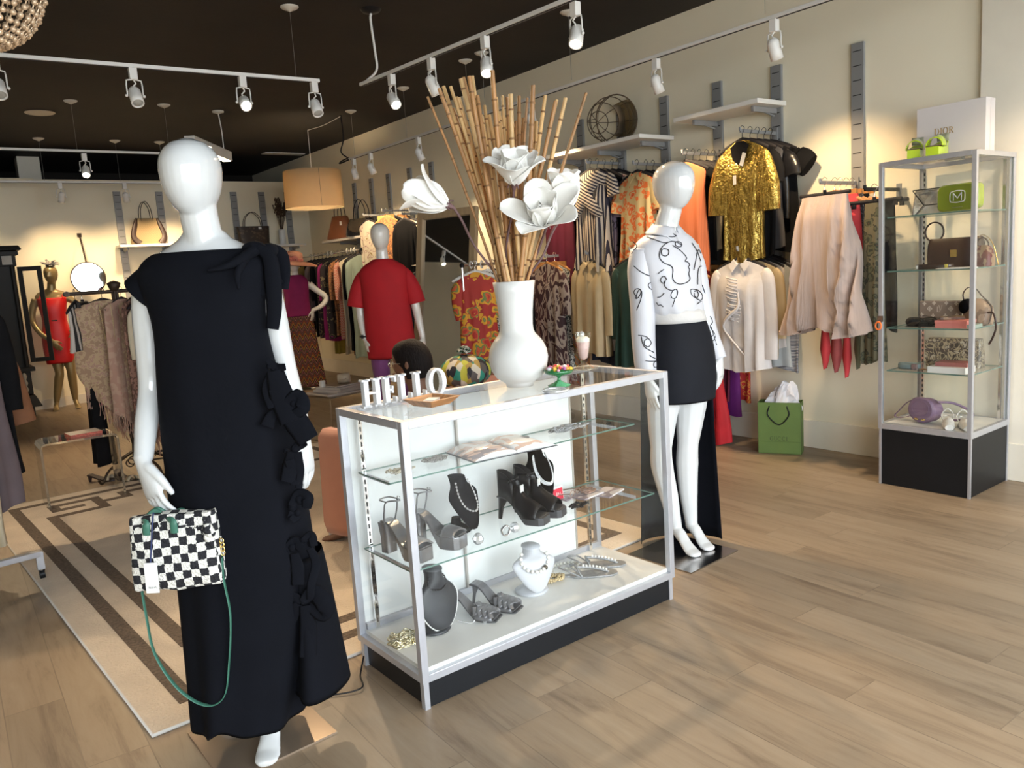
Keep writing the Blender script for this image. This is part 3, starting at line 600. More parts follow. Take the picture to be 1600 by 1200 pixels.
        b=MB(); y=-L*.5+L*.66; zt=H+.07; b.tube(cat([(-.03,y+.03,zt),(-.02,y-.02,zt),(.02,y-.02,zt),(.03,y+.03,zt)],5),.005,6,flat=.4); b.tube([(-.03,y-.015,zt),(-.055,y-.02,zt-.004)],.004,6); mesh('ankle_strap',b,mt,t); b=MB(); b.box((0,y-.045,zt-.045),(.022,.004,.045)); mesh('tongue_label',b,m_wpanel,t)
    return t
def deck(u,v,z): 
    return atz(u,v,z)
heel_shoe('mule_sandal',cw(.365,.235,zD),.55,'left one of the pewter woven leather heeled mules on the case floor','mule',m_mule,None)
heel_shoe('mule_sandal',cw(.475,.245,zD),.45,'right one of the pewter woven leather heeled mules on the case floor','mule',m_mule,None)
p=cw(.665,.235,zD); t=bust('white_necklace_bust',mat('white_leatherette',(.52,.53,.56),.4,noise=.02),p,CY-.25,.19,.19,'white leatherette bust wearing large pearls on the case floor',True,mat('cap_pale',(.62,.64,.68),.5,noise=.03),.35)
b=MB(); beads(bust_pts(.19,.19,.40,.35,wtop=.22,off=.018),.0078,b,gap=2.3); t=one('pearl_necklace',b,m_pearl,'large pearl necklace with a dark clasp on the white bust','necklace',loc=p,rz=CY-.25)
b=MB(); q=bust_pts(.19,.19,.40,.35,wtop=.22,off=.018)[8]; b.ball(q,.010,12,8); mesh('clasp',b,mat('dark_bead',(.12,.10,.08),.25,.6,noise=.3,nscale=100),t)
m_pg=mat('golden_pearl',(.50,.38,.20),.22,coat=.6,noise=.1)
b=MB(); pile(b,.05,.035,.022,7,.0052,3,bead=True); one('pearl_bracelet_pile',b,m_pg,'coiled golden pearl strand beside the white bust','necklace',loc=cw(.80,.265,zD))
b=MB(); beads([(-.09,-.01,.006),(-.04,.04,.006),(.03,.03,.006),(.06,-.01,.006),(.02,-.035,.006),(-.03,-.015,.007)],.0070,b,gap=2.3); one('pearl_strand',b,mat('strand_pearl',(.58,.56,.50),.25,coat=.5,noise=.1),'loose white pearl strand behind the silver flat sandals','necklace',loc=cw(.93,.335,zD))
m_sil=mat('silver_glitter_leather',(.30,.30,.30),.4,.3,noise=.15,nscale=80,bump=.3,bscale=200)
def flat_sandal(loc,rz,label):
    t=T('flat_sandal',label,'shoe',loc,rz); b=MB(); rings=[]
    for i in range(13):
        s=i/12; y=-.12+.24*s; w_=.012+.026*math.sin(PI*min(1,(s+.12)/.95))**.6 if 0<i<12 else .014
        rings.append([V((-w_,y,0)),V((w_,y,0)),V((w_,y,.008)),V((-w_,y,.008))])
    b.loft(rings,smooth=False); mesh('sole',b,m_sil,t,bev=.002)
    b=MB(); b.tube(cat([(0,-.085,.008),(0,-.05,.022),(0,0,.034),(-.005,.045,.04)],5),.006,6,flat=.5); b.tube(cat([(-.03,.03,.006),(-.02,.045,.03),(0,.05,.042),(.02,.045,.03),(.03,.03,.006)],5),.004,6)
    b.tube(cat([(-.027,.04,.006),(-.032,.085,.035),(0,.125,.045),(.032,.085,.035),(.027,.04,.006)],6),.0035,6); mesh('straps',b,m_sil,t)
    b=MB(); beads([(0,-.075,.02),(0,-.03,.036),(-.003,.03,.046)],.0055,b,gap=2.6); mesh('pearls',b,m_pearl,t)
    return t
flat_sandal(cw(.935,.205,zD),-2.4+PI+.25,'nearer silver thong sandal with pearls on the case floor'); flat_sandal(cw(1.035,.255,zD),-2.4+PI+.15,'farther silver thong sandal with pearls on the case floor')
# -- middle shelf
zM=SH[1]+.0005
m_pew=mat('metallic_silver_leather',(.30,.30,.31),.28,.7,noise=.15,nscale=15,bump=.2,bscale=20)
heel_shoe('platform_sandal',cw(.095,.215,zM),.25,'silver platform heel with ankle strap on the middle shelf, left of the pair','plat',m_pew,None)
heel_shoe('platform_sandal',cw(.235,.225,zM),.42,'silver platform heel with ankle strap on the middle shelf, right of the pair','plat',m_pew,None)
p=cw(.37,.275,zM); t=bust('velvet_necklace_bust',m_velvet,p,CY+.30,.215,.165,'black velvet bust with a strand of spaced pearls, left on the middle shelf',True,None,.45)
b=MB(); q=bust_pts(.165,.215,.55,.45,wtop=.18,off=.016); beads(q,.0042,b,gap=3.1); b.tube(cat(q,4),.0012,5); one('pearl_necklace',b,mat('grey_pearl',(.62,.60,.58),.2,.3,coat=.5,noise=.05),'strand of spaced grey pearls on the left velvet bust','necklace',loc=p,rz=CY+.35)
def crystal(loc,r,label,cat_='paperweight'):
    b=MB(); b.lathe([(r*.45,0),(r*.85,r*.35),(r,r*.9),(r*.75,r*1.5),(r*.4,r*1.85)],10,smooth=False); b.lathe([(r*.3,r*1.85),(r*.05,r*1.95)],10,smooth=False); return one('cut_crystal',b,m_crys,label,cat_,loc=loc)
crystal(cw(.335,.115,zM),.021,'round faceted crystal in front of the left velvet bust')
t=T('crystal_ring','silver ring with a large clear stone, in front of the black platform heels','ring',cw(.475,.11,zM)); b=MB(); b.tube([(-.02+.018*cos(a*PI/8),0,.019+.018*sin(a*PI/8)) for a in range(16)],.003,6,True,flat=2.5); mesh('band',b,m_silver,t); b=MB(); b.ball((.022,0,.021),.020,8,6); b.sm=[False]*len(b.sm); mesh('stone',b,m_crys,t)
m_bsat=mat('black_satin',(.006,.006,.008),.4,spec=.3,noise=.1)
heel_shoe('peep_toe_pump',cw(.60,.20,zM),.40,'black satin peep toe platform heel, left of the pair on the middle shelf','peep',m_bsat,None)
heel_shoe('peep_toe_pump',cw(.70,.22,zM),.50,'black satin peep toe platform heel, right of the pair on the middle shelf','peep',m_bsat,None)
p=cw(.79,.33,zM); t=bust('velvet_necklace_bust',m_velvet,p,CY+.10,.225,.165,'black velvet bust with a wide silver collar, right on the middle shelf',True,None,.4)
b=MB(); q=bust_pts(.165,.225,.55,.4,wtop=.18,off=.016)
for dx in (-.006,-.002,.002,.006): beads([(x*(1+dx*14),y-.001*abs(dx*500),z-abs(dx)*0-dx*.9) for x,y,z in q],.0026,b,gap=1.9)
one('collar_necklace',b,mat('silver_beads',(.72,.73,.74),.2,.6,noise=.1,nscale=100),'wide silver beaded collar on the right velvet bust','necklace',loc=p,rz=CY+.15)
# red card sign
t=T('red_card_sign','small red card with white handwritten lettering on the middle shelf','sign',cw(.862,.285,zM),CY+.1)
b=MB(); b.box((0,0,.030),(.062,.0015,.060),rot=Matrix.Rotation(-.12,3,'X')); mesh('card',b,mat('white_card',(.85,.83,.80),.6,noise=.02),t)
b=MB(); b.box((0,-.0013,.030),(.056,.0012,.046),rot=Matrix.Rotation(-.12,3,'X')); mesh('red_panel',b,mat('red_print',(.62,.03,.06),.5,noise=.03),t)
b=MB()
def scr(pts): b.tube(cat([(x*.001,-.0026-.00012*(z-30),z*.001) for x,z in pts],5),.0009,5)
scr([(-18,26),(-21,24),(-18,21),(-22,19)]);scr([(-15,21),(-17,24),(-14,25),(-13,22),(-15,21)]);scr([(-11,21),(-10,36),(-9,38),(-9,28),(-8,22)]);scr([(-3,26),(-6,25),(-5,21),(-2,23),(-1,37),(-1,22)])
scr([(4,34),(4,22),(7,26),(8,22),(6,21)]);scr([(12,36),(11,24),(13,22),(15,27)]);scr([(17,27),(18,23),(20,26),(20,18),(17,16),(18,20),(24,28)])
mesh('handwriting',b,mat('white_ink',(.9,.88,.86),.5,noise=.01),t)
m_mag=pat('magazine_print','noise',[(.55,.50,.50),(.30,.25,.27),(.62,.58,.58),(.42,.33,.30)],8,.3)
for i,(x,y,r_,n) in enumerate([(.975,.24,.15,'grey illustrated booklet under the glasses, nearer on the middle shelf'),(.935,.30,.1,'grey illustrated booklet farther back on the middle shelf'),(1.07,.21,.3,'thin pale booklet at the right end of the middle shelf')]):
    b=MB(); b.box((0,0,.004+.0),(.13,.09,.006)); one('booklet',b,m_mag,n,'booklet',loc=cw(x,y,zM+ .0002+(.008 if i==2 else 0)*0+ (0 if i!=0 else .0065)),rz=CY+r_)
b=MB(); pile(b,.06,.028,.02,4,.004,12,bead=True); one('bead_bracelets',b,m_blackshine,'heap of black bead bracelets in front of the red card','bracelet',loc=cw(.855,.16,zM))
m_rose=mat('rose_metal',(.42,.28,.22),.3,.6,noise=.2)
b=MB(); pile(b,.045,.03,.02,5,.002,21); one('thin_bangles',b,m_rose,'tangle of thin rose coloured bangles on the booklets','bracelet',loc=cw(1.0,.25,zM+.015))
b=MB(); 
for s_ in (-1,1): b.tube([(s_*.026+.02*cos(a*PI/8),.0,.017+.013*sin(a*PI/8)) for a in range(16)],.0015,5,True); b.tube([(s_*.045,0,.02),(s_*.046,.10,.004)],.0018,5)
b.tube([(-.007,0,.02),(.007,0,.02)],.0015,5); one('spectacles',b,m_rose,'thin framed spectacles folded out on the booklets','glasses',loc=cw(.925,.25,zM+.0145),rz=CY+.4)
# -- upper shelf
zU=SH[0]+.0005
b=MB(); pile(b,.065,.035,.022,7,.0028,31,bead=True); one('pearl_necklace_heap',b,mat('ivory_pearl',(.50,.45,.35),.3,coat=.3,noise=.3,nscale=80),'heap of small ivory pearl strands at the left end of the upper shelf','necklace',loc=cw(.125,.25,zU))
b=MB(); pile(b,.06,.035,.022,8,.0030,35,bead=True); one('bead_bracelet',b,mat('antique_silver',(.38,.37,.35),.3,.8,noise=.4,nscale=120),'coiled silver beaded bracelet left of the open book','bracelet',loc=cw(.285,.29,zU))
b=MB(); pile(b,.095,.035,.030,12,.0036,41,bead=True); one('crystal_necklace_heap',b,mat('grey_crystal',(.40,.41,.42),.12,.7,noise=.5,nscale=150),'sparkling heap of crystal necklaces at the right end of the upper shelf','necklace',loc=cw(.94,.29,zU))
# open picture book
t=T('open_book','large open fashion picture book lying on the upper shelf','book',cw(.56,.245,zU),CY-.10)
def pagemat(n,seed,c1,c2,c3):
    return pat(n,'noise',[c1,c2,c3],5,.25,pos='lin',dist=1.5)
m_pA=pat('photo_page','noise',[(.30,.26,.26),(.60,.45,.38),(.72,.70,.70),(.45,.33,.28)],9,.22,pos=[.0,.42,.56,.68],dist=1.2); m_pB=pat('photo_page_right','noise',[(.70,.68,.67),(.62,.44,.36),(.72,.70,.68)],7,.22,pos=[0,.5,.60],dist=.8)
for s_,mm in ((-1,m_pA),(1,m_pB)):
    b=MB(); rings=[]
    for i in range(13):
        x=s_*(.002+.175*i/12); z=.018*math.sin(PI*min(1,i/12*1.0))**.7*(.9)+.010*(1-i/12)+.003
        rings.append([V((x,-.11,z)),V((x,.11,z)),V((x,.11,.003)),V((x,-.11,.003))])
    b.loft(rings,smooth=True); mesh('page_block',b,mat('page_white',(.75,.74,.73),.5,noise=.02),t)
    b=MB(); b.loft([[V((r[0].x,-.108,r[0].z+.0006)),V((r[0].x,.108,r[0].z+.0006))] for r in rings],closed=False); mesh('printed_page',b,mm,t,solid=.0004)
b=MB(); b.loft([[V((.118+.030*cos(a*PI/10),.035+.026*sin(a*PI/10),.0195-.001)) for a in range(20)],[V((.118+.030*cos(a*PI/10),.035+.026*sin(a*PI/10),.0215)) for a in range(20)]]); mesh('dark_oval_picture',b,mat('dark_print',(.06,.05,.05),.3,noise=.3),t)
b=MB(); b.box((0,0,.0015),(.365,.228,.003)); mesh('cover',b,mat('dark_cover',(.05,.05,.06),.4,noise=.1),t)
b=MB(); b.tube([(-.01,0,.0),(.012,0,.0)],.0045,8); one('small_hair_clip',b,m_black,'tiny black clip at the far right end of the upper shelf','clip',loc=cw(1.12,.235,zU+.0045))
# -- on top
zT=CH_+.0005
t=T('hello_letters','white painted HELLO letters standing at the left end of the case top','sign',cw(.05,.335,zT),CY+.04)
x=0
m_wl=mat('white_painted_wood',(.66,.67,.69),.6,noise=.05,nscale=20)
for c in 'HELLO':
    b=MB(); w_=glyph(b,c,x,.100,V((0,0,0)),V((1,0,0)),V((0,0,1)),V((0,1,0)),0,.024,1.25); mesh('letter_'+c.lower(),b,m_wl,t,bev=.0012); x+=w_+.006
t=T('wooden_tray','small flared square wooden tray in front of the HELLO letters','tray',cw(.235,.19,zT),.22)
b=MB()
def sq(h,z): return [V((-h*1.0,-h,z)),V((h*1.0,-h,z)),V((h*1.0,h,z)),V((-h*1.0,h,z))]
b.loft([sq(.045,0),sq(.072,.026),sq(.064,.026),sq(.040,.006),],True,True,False); mesh('bowl',b,mat('warm_wood',(.42,.19,.07),.45,noise=.35,nscale=10,stretch=(1,8,1)),t,bev=.002)
b=MB(); b.box((0,0,.014),(.06,.04,.012),rz=.3); one('folded_tissue',b,m_wpanel,'folded white paper lying in the wooden tray','paper',loc=t.location+V((0,0,.001)),rz=.4)
vb=V((1.825,2.43,zT)); t=T('white_vase','tall matt white vase with a round belly in the middle of the case top','vase',vb)
b=MB(); b.lathe([(.002,.003),(.052,.0),(.054,.012),(.064,.020),(.088,.036),(.106,.066),(.114,.108),(.109,.140),(.098,.166),(.083,.186),(.070,.200),(.064,.214),(.0625,.235),(.065,.28),(.069,.32),(.074,.36),(.080,.398),(.076,.399),(.069,.36),(.060,.28),(.058,.24),(.002,.235)],48,cap=False); mesh('body',b,mat('matt_white_ceramic',(.64,.64,.62),.35,noise=.02,bump=.03),t)
VM=vb+V((0,0,.39))
m_cane=[m_bamboo,mat('bamboo_cane_pale',(.58,.37,.16),.5,noise=.3,nscale=10,stretch=(3,3,.6)),mat('bamboo_cane_brown',(.34,.17,.06),.5,noise=.35,nscale=10,stretch=(3,3,.6))]
random.seed(11)
tips=[(668,151,0,.6),(686,138,-.02,.9),(693,135,.05,.9),(704,135,.03,.8),(713,152,.08,1),(720,123,-.03,1),(724,121,.03,1),(733,119,-.05,1),(738,119,.04,.9),(746,149,.02,.9),(757,165,.08,.8),(769,110,-.03,1.1),(775,152,.06,.9),(785,150,.1,.7),(793,152,0,1),(798,147,-.04,1.1),(811,150,.05,.9),(824,153,.02,.6),(833,133,-.05,1.1),(852,149,.03,.9),(868,158,-.02,.9),(870,156,.06,.8),(884,153,0,.9),(916,145,-.02,.7),(717,153,.1,.9),(730,155,.12,1),(780,175,.12,.9),(764,180,.1,1),(700,160,.14,1),(708,170,.1,.9),(740,165,.15,1.1),(752,180,.05,1),(790,185,.14,1),(806,190,.12,.9),(818,185,.13,1),(838,190,.1,1),(772,200,.16,1.1)]
nm=['leaning furthest left','second from the left','third from the left','fourth from the left','fifth from the left','left one of the tall pair left of centre','right one of that tall left pair','tall, third from the case rail lamp','next to the tallest left canes','mid height, brown, left of the tallest','short, left of the tallest','tallest of all, in the centre','right behind the tallest','thin, right of the centre','thick brown, right of the centre','thick knobbly one right of the centre','straight, over the upright magnolia','thin short, over the upright magnolia','thick pale one rising above the magnolia','fifth from the right','fourth from the right','third from the right, behind','second from the right','leaning furthest right','short, behind the left bunch','stout, behind the left bunch','short, behind the tallest','deep behind the middle','deep in the left bunch, first','deep in the left bunch, second','stout, deep left of the middle','short, just left of the tallest one','deep behind the upright magnolia','mid height behind the upright magnolia','deep right of the upright magnolia','short one above the upright magnolia','deepest in the middle']
for (u,v,dy,k),n in zip(tips,nm):
    tp=at(u,v,vb.x+dy*1.0,vb.y+dy*1.4); a=random.uniform(0,6.28); rb=.052*random.random()**.5
    bs=V((vb.x+(tp.x-vb.x)*.12+rb*.6*cos(a),vb.y+(tp.y-vb.y)*.12+rb*.6*sin(a),vb.z+.37)); d=tp-bs; lo=bs-d*.12; r=.0085*k
    t=T('bamboo_cane','dry bamboo cane in the white vase, '+n,'bamboo cane',bs,0,'bamboo canes in the white vase')
    bend=V((random.uniform(-1,1),random.uniform(-1,1),0))*.012
    pts=[lo-bs,d*.3+bend,d*.7+bend*.8,d]; P_=cat(pts,5); b=MB(); b.tube(P_,[r*.95,r,r,r*.9],8); mesh('cane',b,random.choice(m_cane),t)
    b=MB(); q=.12+random.random()*.1
    while q<.98:
        i=q*(len(P_)-1); c=P_[int(i)].lerp(P_[min(int(i)+1,len(P_)-1)],i%1); dn=d.normalized(); b.tube([c-dn*.0035,c,c+dn*.0035],[r*1.0,r*1.22,r*1.0],8); q+=random.uniform(.10,.2)
    mesh('nodes',b,m_bnode,t)
# magnolia flowers
m_petal=mat('white_petal',(.84,.82,.77),.5,noise=.04,nscale=6,bump=.25,bscale=25,sheen=.2); 
m_stem=mat('purple_brown_stem',(.13,.07,.07),.6,noise=.3,nscale=20)
def petal(mb,base,axis,side,length,width,open_,curl,cup=.35):
    """axis: flower axis, side: outward direction, open_: angle from the axis at the base, curl: extra angle at the tip"""
    n=10; m_=7; wob=random.uniform(0,6); ax=V(axis).normalized(); sd=V(side); sd=(sd-ax*sd.dot(ax)).normalized(); tn=ax.cross(sd)
    p=V(base); rows=[]; ang=open_
    for i in range(n):
        s=i/(n-1); ang=open_+curl*s*s-.35*math.sin(PI*s)*1.0
        d=ax*cos(ang)+sd*sin(ang); nn=sd*cos(ang)-ax*sin(ang)
        wd=width*(.16+.92*math.sin(PI*min(1,s*.86+.04))**.85)*(1 if s<.9 else .35)
        rows.append([p+tn*(wd*.5*x)-nn*(cup*wd*.5*(x*x))*-1*-1+nn*(random.uniform(-1,1)*.0012+.007*math.sin(6*s+x*2.5+wob)*abs(x)) for x in [-1+2*j/(m_-1) for j in range(m_)]])
        p=p+d*(length/(n-1))
    mb.loft(rows,closed=False)
def magnolia(name,label,base,axis,petals,stem):
    t=T(name,label,'flower',base); bl=V((0,0,0))
    ax=V(axis).normalized(); s0=ax.orthogonal().normalized(); s1=ax.cross(s0)
    for (ang,ln,wd,op,cu,cp) in petals:
        b=MB(); petal(b,bl+ax*.004,ax,s0*cos(ang)+s1*sin(ang),ln*1.08,wd*1.28,op,cu,cp); mesh('petal',b,m_petal,t,solid=.0025,sub=1)
    b=MB(); b.tube([-ax*.018,ax*.012],[.006,.014],10)
    for a in (0,2,4): b.tube(cat([ax*.0,ax*.01+(s0*cos(a)+s1*sin(a))*.016,-ax*.006+(s0*cos(a)+s1*sin(a))*.024],4),[.005,.002],6)
    mesh('calyx',b,m_stem,t); b=MB(); b.tube(cat([-ax*.015]+[V(q)-V(base) for q in stem],6),[.0055,.0045,.004],7); mesh('stem',b,m_stem,t)
    return t
random.seed(5)
A_=_R; U_=V((0,0,1)); B_=-V((sin(YAW),cos(YAW),0)) # towards camera
def vp(u,v,dep=0): return at(u,v,vb.x+dep*sin(YAW),vb.y+dep*cos(YAW))
# flower pointing left
bs=vp(703,322,-.03); magnolia('magnolia_flower','white silk magnolia bud opening to the left of the bamboo',bs,(A_*-1.0+U_*.42+B_*.1),[(a,.15,.070,.10,.25,.6) for a in (0,2.1,4.2)]+[(.5,.175,.080,.55,.25,.35),(1.9,.165,.070,.75,.35,.3),(3.3,.165,.080,.60,.55,.4),(4.4,.16,.070,.85,.1,.3),(5.4,.17,.080,.60,.35,.3)],[vp(722,345,-.02),vp(742,385,0),vp(775,430,.02),vb+V((-.02,0,.30))])
bs=vp(803,290,-.09); magnolia('magnolia_flower','upright open white silk magnolia in front of the bamboo, highest of the flowers',bs,(U_*.9+B_*.5+A_*.05),[(a,.085,.060,.20,.1,.6) for a in (.3,2.4,4.5)]+[(a,.12,.072,.55,.25,.5) for a in (0,1.3,2.5,3.8,5.0)]+[(a,.14,.085,.95,.45,.4) for a in (.6,1.9,3.2,4.6,5.7)],[vp(801,330,-.06),vp(792,380,-.03),vp(795,430,0),vb+V((0,-.02,.30))])
bs=vp(852,352,-.12); magnolia('magnolia_flower','large fully open white silk magnolia facing the front, lowest of the flowers',bs,(U_*.75+B_*.75-A_*.15),[(a,.085,.065,.25,.1,.6) for a in (.3,2.4,4.5)]+[(a,.125,.080,.62,.3,.5) for a in (0,1.3,2.6,3.9,5.1)]+[(a,.165,.080,1.15,.35,.35) for a in (.2,1.5,2.7,4.1,5.3)],[vp(848,372,-.05),vp(838,400,-.02),vp(824,430,0),vb+V((.03,0,.30))])
bs=vp(876,335,-.02); magnolia('magnolia_flower','white silk magnolia behind the lowest one, reaching furthest right',bs,(U_*.95+A_*.10+B_*.25),[(a,.12,.08,.2,.1,.6) for a in (.8,2.9,5.0)]+[(a,.155,.095,.55,.2,.45) for a in (0,1.25,2.5,3.8,5.0)],[vp(862,365,0),vp(848,400,0),vp(828,430,.01),vb+V((.03,.02,.30))])
# candy dish
cd_=atz(874,603,zT); t=T('candy_dish','green glass pedestal dish of wrapped candy behind the vase','dish',cd_)
m_green=mat('green_glass',(.05,.35,.12),.06,trans=.6,coat=.5,noise=.1); b=MB(); b.lathe([(.042,0),(.044,.004),(.02,.014),(.007,.022),(.006,.032),(.012,.040),(.05,.048),(.058,.062),(.056,.062),(.046,.050),(.003,.044)],24,cap=False); mesh('bowl',b,m_green,t)
random.seed(9); cols=[(.75,.5,.05),(.6,.05,.05),(.7,.3,.4),(.35,.1,.3),(.75,.35,.08),(.5,.5,.5)]
cm=[mat('candy_wrap_%s'%n,c,.3,coat=.5,noise=.1) for n,c in zip(['yellow','red','pink','purple','orange','silver'],cols)]; cn=['yellow','red','pink','purple','orange','silver']
for i in range(22):
    a=i*2.4; r=.011*math.sqrt(i)*.95; k=i%6; b=MB(); b.ball((0,0,0),.009,6,5,sc3=(1.2,.8,.8)); one('candy',b,cm[k],cn[k]+' wrapped candy '+('in the middle of','near the centre of','towards the rim of','at the rim of')[min(3,i//6)]+' the green glass dish','candy','wrapped candies in the green glass dish',loc=cd_+V((r*cos(a),r*sin(a),.063+.004*(i%2)+.010*(1-r/.05))),rz=a)
# glass coaster ring under dish front
b=MB(); b.tube([(.045*cos(a*PI/12),.045*sin(a*PI/12),.006) for a in range(24)],.006,6,True); one('beaded_coaster',b,m_crys,'round beaded clear coaster in front of the green candy dish','coaster',loc=atz(868,612,zT))
# milkshake glass
mk=atz(913,577,zT); t=T('milkshake_glass','fluted soda glass candle with pink and white filling at the right of the case top','glass',mk)
b=MB(); b.lathe([(.042,0),(.042,.006),(.034,.012),(.012,.026),(.014,.032),(.02,.05),(.027,.09),(.033,.13),(.035,.158),(.033,.158),(.031,.13),(.025,.09),(.018,.05),(.003,.04)],16,cap=False,smooth=False); mesh('goblet',b,m_acr,t)
b=MB(); b.lathe([(.003,.040),(.0165,.05),(.024,.09),(.0275,.118),(.003,.118)],16); mesh('pink_filling',b,mat('pink_wax',(.72,.50,.50),.5,noise=.08),t); b=MB(); b.lathe([(.0275,.1185),(.029,.132),(.018,.140),(.003,.143)],16); mesh('cream',b,mat('cream_wax',(.85,.82,.78),.6,noise=.03),t)
b=MB(); b.ball((-.006,0,.150),.014,8,6); mesh('bauble',b,m_crys,t); b=MB(); b.box((0,0,.003),(.085,.085,.005),rz=.3); mesh('foot',b,m_acre,t)
b=MB(); b.tube(cat([cw(-.006,CDp-.05,.05),cw(-.05,CDp-.1,.012),cw(-.09,CDp-.18,.009),cw(-.20,.33,.006),cw(-.3,.46,.012)],6),.003,6); one('black_cable',b,m_black,'thin black cord running from the left end of the case onto the rug','cord')
# ================= MANNEQUINS =================
def hand(mb,o,d,w,n,curl=(.5,.5,.5,.5),sc_=1.0,thumb=(.6,.6,.25),L=None):
    o=V(o);d=V(d).normalized();w=V(w);w=(w-d*w.dot(d)).normalized();n=V(n);n=(n-d*n.dot(d)-w*n.dot(w)).normalized(); k=sc_
    rings=[]
    for t,hw,ht in ((-.02,.024,.020),(.0,.026,.019),(.03,.031,.018),(.06,.037,.016),(.085,.039,.0135),(.094,.034,.010)):
        rings.append([o+d*t*k+w*(hw*k*cos(2*PI*j/14))+n*(ht*k*sin(2*PI*j/14)) for j in range(14)])
    mb.loft(rings)
    for i in range(4):
        ln=(.072,.080,.074,.058)[i]*k; r=(.0088,.0090,.0086,.0076)[i]*k
        p=o+d*(.080,.085,.083,.076)[i]*k+w*(.0285-.0192*i)*k; a=.12; pts=[p-d*.015*k]; c=curl[i] if isinstance(curl,(list,tuple)) else curl
        sp=(1.5-i)*.045
        for s_ in (.42,.32,.26):
            pts.append(p); dd=(d*cos(a)+n*sin(a)+w*sp).normalized(); p=p+dd*ln*s_; a+=c
        pts.append(p); mb.tube(cat(pts,3),[r,r,r*.95,r*.85,r*.65],8)
    tb=o+d*.022*k+w*.024*k; dd=(d*thumb[0]+w*thumb[1]+n*thumb[2]).normalized(); p1=tb+dd*.036*k; d2=(d*(thumb[0]+.35)+w*thumb[1]*.4+n*(thumb[2]+.2)).normalized(); p2=p1+d2*.032*k; d3=(d*(thumb[0]+.5)+w*thumb[1]*.1+n*(thumb[2]+.3)).normalized()
    mb.tube(cat([tb-dd*.015*k,tb,p1,p2,p2+d3*.022*k],3),[.012*k,.014*k,.012*k,.0095*k,.007*k],8)
def ell(c,rx,ry,rot=0,n=28,pw=2.0):
    out=[]
    for j in range(n):
        a=2*PI*j/n; x=rx*math.copysign(abs(cos(a))**(2/pw),cos(a)); y=ry*math.copysign(abs(sin(a))**(2/pw),sin(a))
        out.append(V((c[0]+x*cos(rot)-y*sin(rot),c[1]+x*sin(rot)+y*cos(rot),c[2])))
    return out
def egg(mb,c,zb,zt,rx,ry,rot=0,lean=0,n=28,face=0):
    rings=[]
    for i in range(17):
        t=.006+.988*i/16; q=(1-((.60-t)/.60)**2.15)**.5 if t<.60 else (1-((t-.60)/.40)**2.2)**.5
        r=ell((c[0]+lean*(t-.5),c[1],zb+(zt-zb)*t),rx*q*(.90+.1*t),ry*q,rot,n)
        if face:
            for j,p in enumerate(r):
                a=2*PI*j/n-(-PI/2)  # local -Y is the face
                a=(a+PI)%(2*PI)-PI
                nose=.012*math.exp(-(a/.14)**2)*math.exp(-((t-.40)/.10)**2)*face - .006*math.exp(-((abs(a)-.38)/.16)**2)*math.exp(-((t-.52)/.07)**2)*face+ .004*math.exp(-(a/.2)**2)*math.exp(-((t-.22)/.04)**2)*face
                dv=V((sin(a+0),-cos(a),0)); dv=Matrix.Rotation(rot,3,'Z')@dv; r[j]=p+dv*nose
        rings.append(r)
    mb.loft(rings)
def foot(mb,ank,toe,n=14,hgt=.0):
    a=V(ank); t=V(toe); d=(t-a); d.z=0; L=d.length; d.normalize(); s=V((-d.y,d.x,0)); rings=[]
    hz=a.z
    for q,hw,top in ((-.030,.018,.62),(-.012,.027,.75),(.02,.029,1.0),(.30,.028,.80),(.52,.032,.52),(.75,.038,.34),(.92,.035,.24),(1.0,.022,.17)):
        c=a+d*(q*L if q>0 else q); bz=max(.006,(hz-.045)*(1-min(1,max(0,q)/.72))**1.0) if hz>.06 else .006
        tz=bz+ (hz-bz)*0+ .085*top*.9 if q>.25 else hz+.01
        tz=bz+.075*top+.006; 
        if q<.25: tz=hz+.015
        rings.append([V((c.x,c.y,(bz+tz)/2))+s*(hw*cos(2*PI*j/n))+V((0,0,1))*((tz-bz)/2*sin(2*PI*j/n)) for j in range(n)])
    mb.loft(rings)
def limb(mb,pts,r,n=14): mb.tube(cat(pts,6),r,n)
# folded cloth loft: rings of (z,x0,x1,y0,y1)
def cloth(rows,n=56,folds=9,amp=None,seed=0,pw=2.2,rot=0,hem=None,capt=False):
    random.seed(seed); ph=[random.uniform(0,6.28) for _ in range(4)]; rings=[]; mb=MB(); m_=len(rows)
    for i,(z,x0,x1,y0,y1) in enumerate(rows):
        cx,cy=(x0+x1)/2,(y0+y1)/2; rx,ry=(x1-x0)/2,(y1-y0)/2; a_=amp[i] if amp else 0; r=[]
        for j in range(n):
            a=2*PI*j/n; c,s=cos(a),sin(a); x=math.copysign(abs(c)**(2/pw),c); y=math.copysign(abs(s)**(2/pw),s)
            k=1+a_*(.6*sin(folds*a+ph[0]+.3*z)+.3*sin((folds*1.7//1)*a+ph[1])+.15*sin(3*a+ph[2]))
            hz=(hem(a)*(i/(m_-1))**3 if hem else 0)
            X=rx*x*k; Y=ry*y*k
            r.append(V((cx+X*cos(rot)-Y*sin(rot),cy+X*sin(rot)+Y*cos(rot),z+hz)))
        rings.append(r)
    mb.loft(rings,cap0=capt,cap1=False); return mb
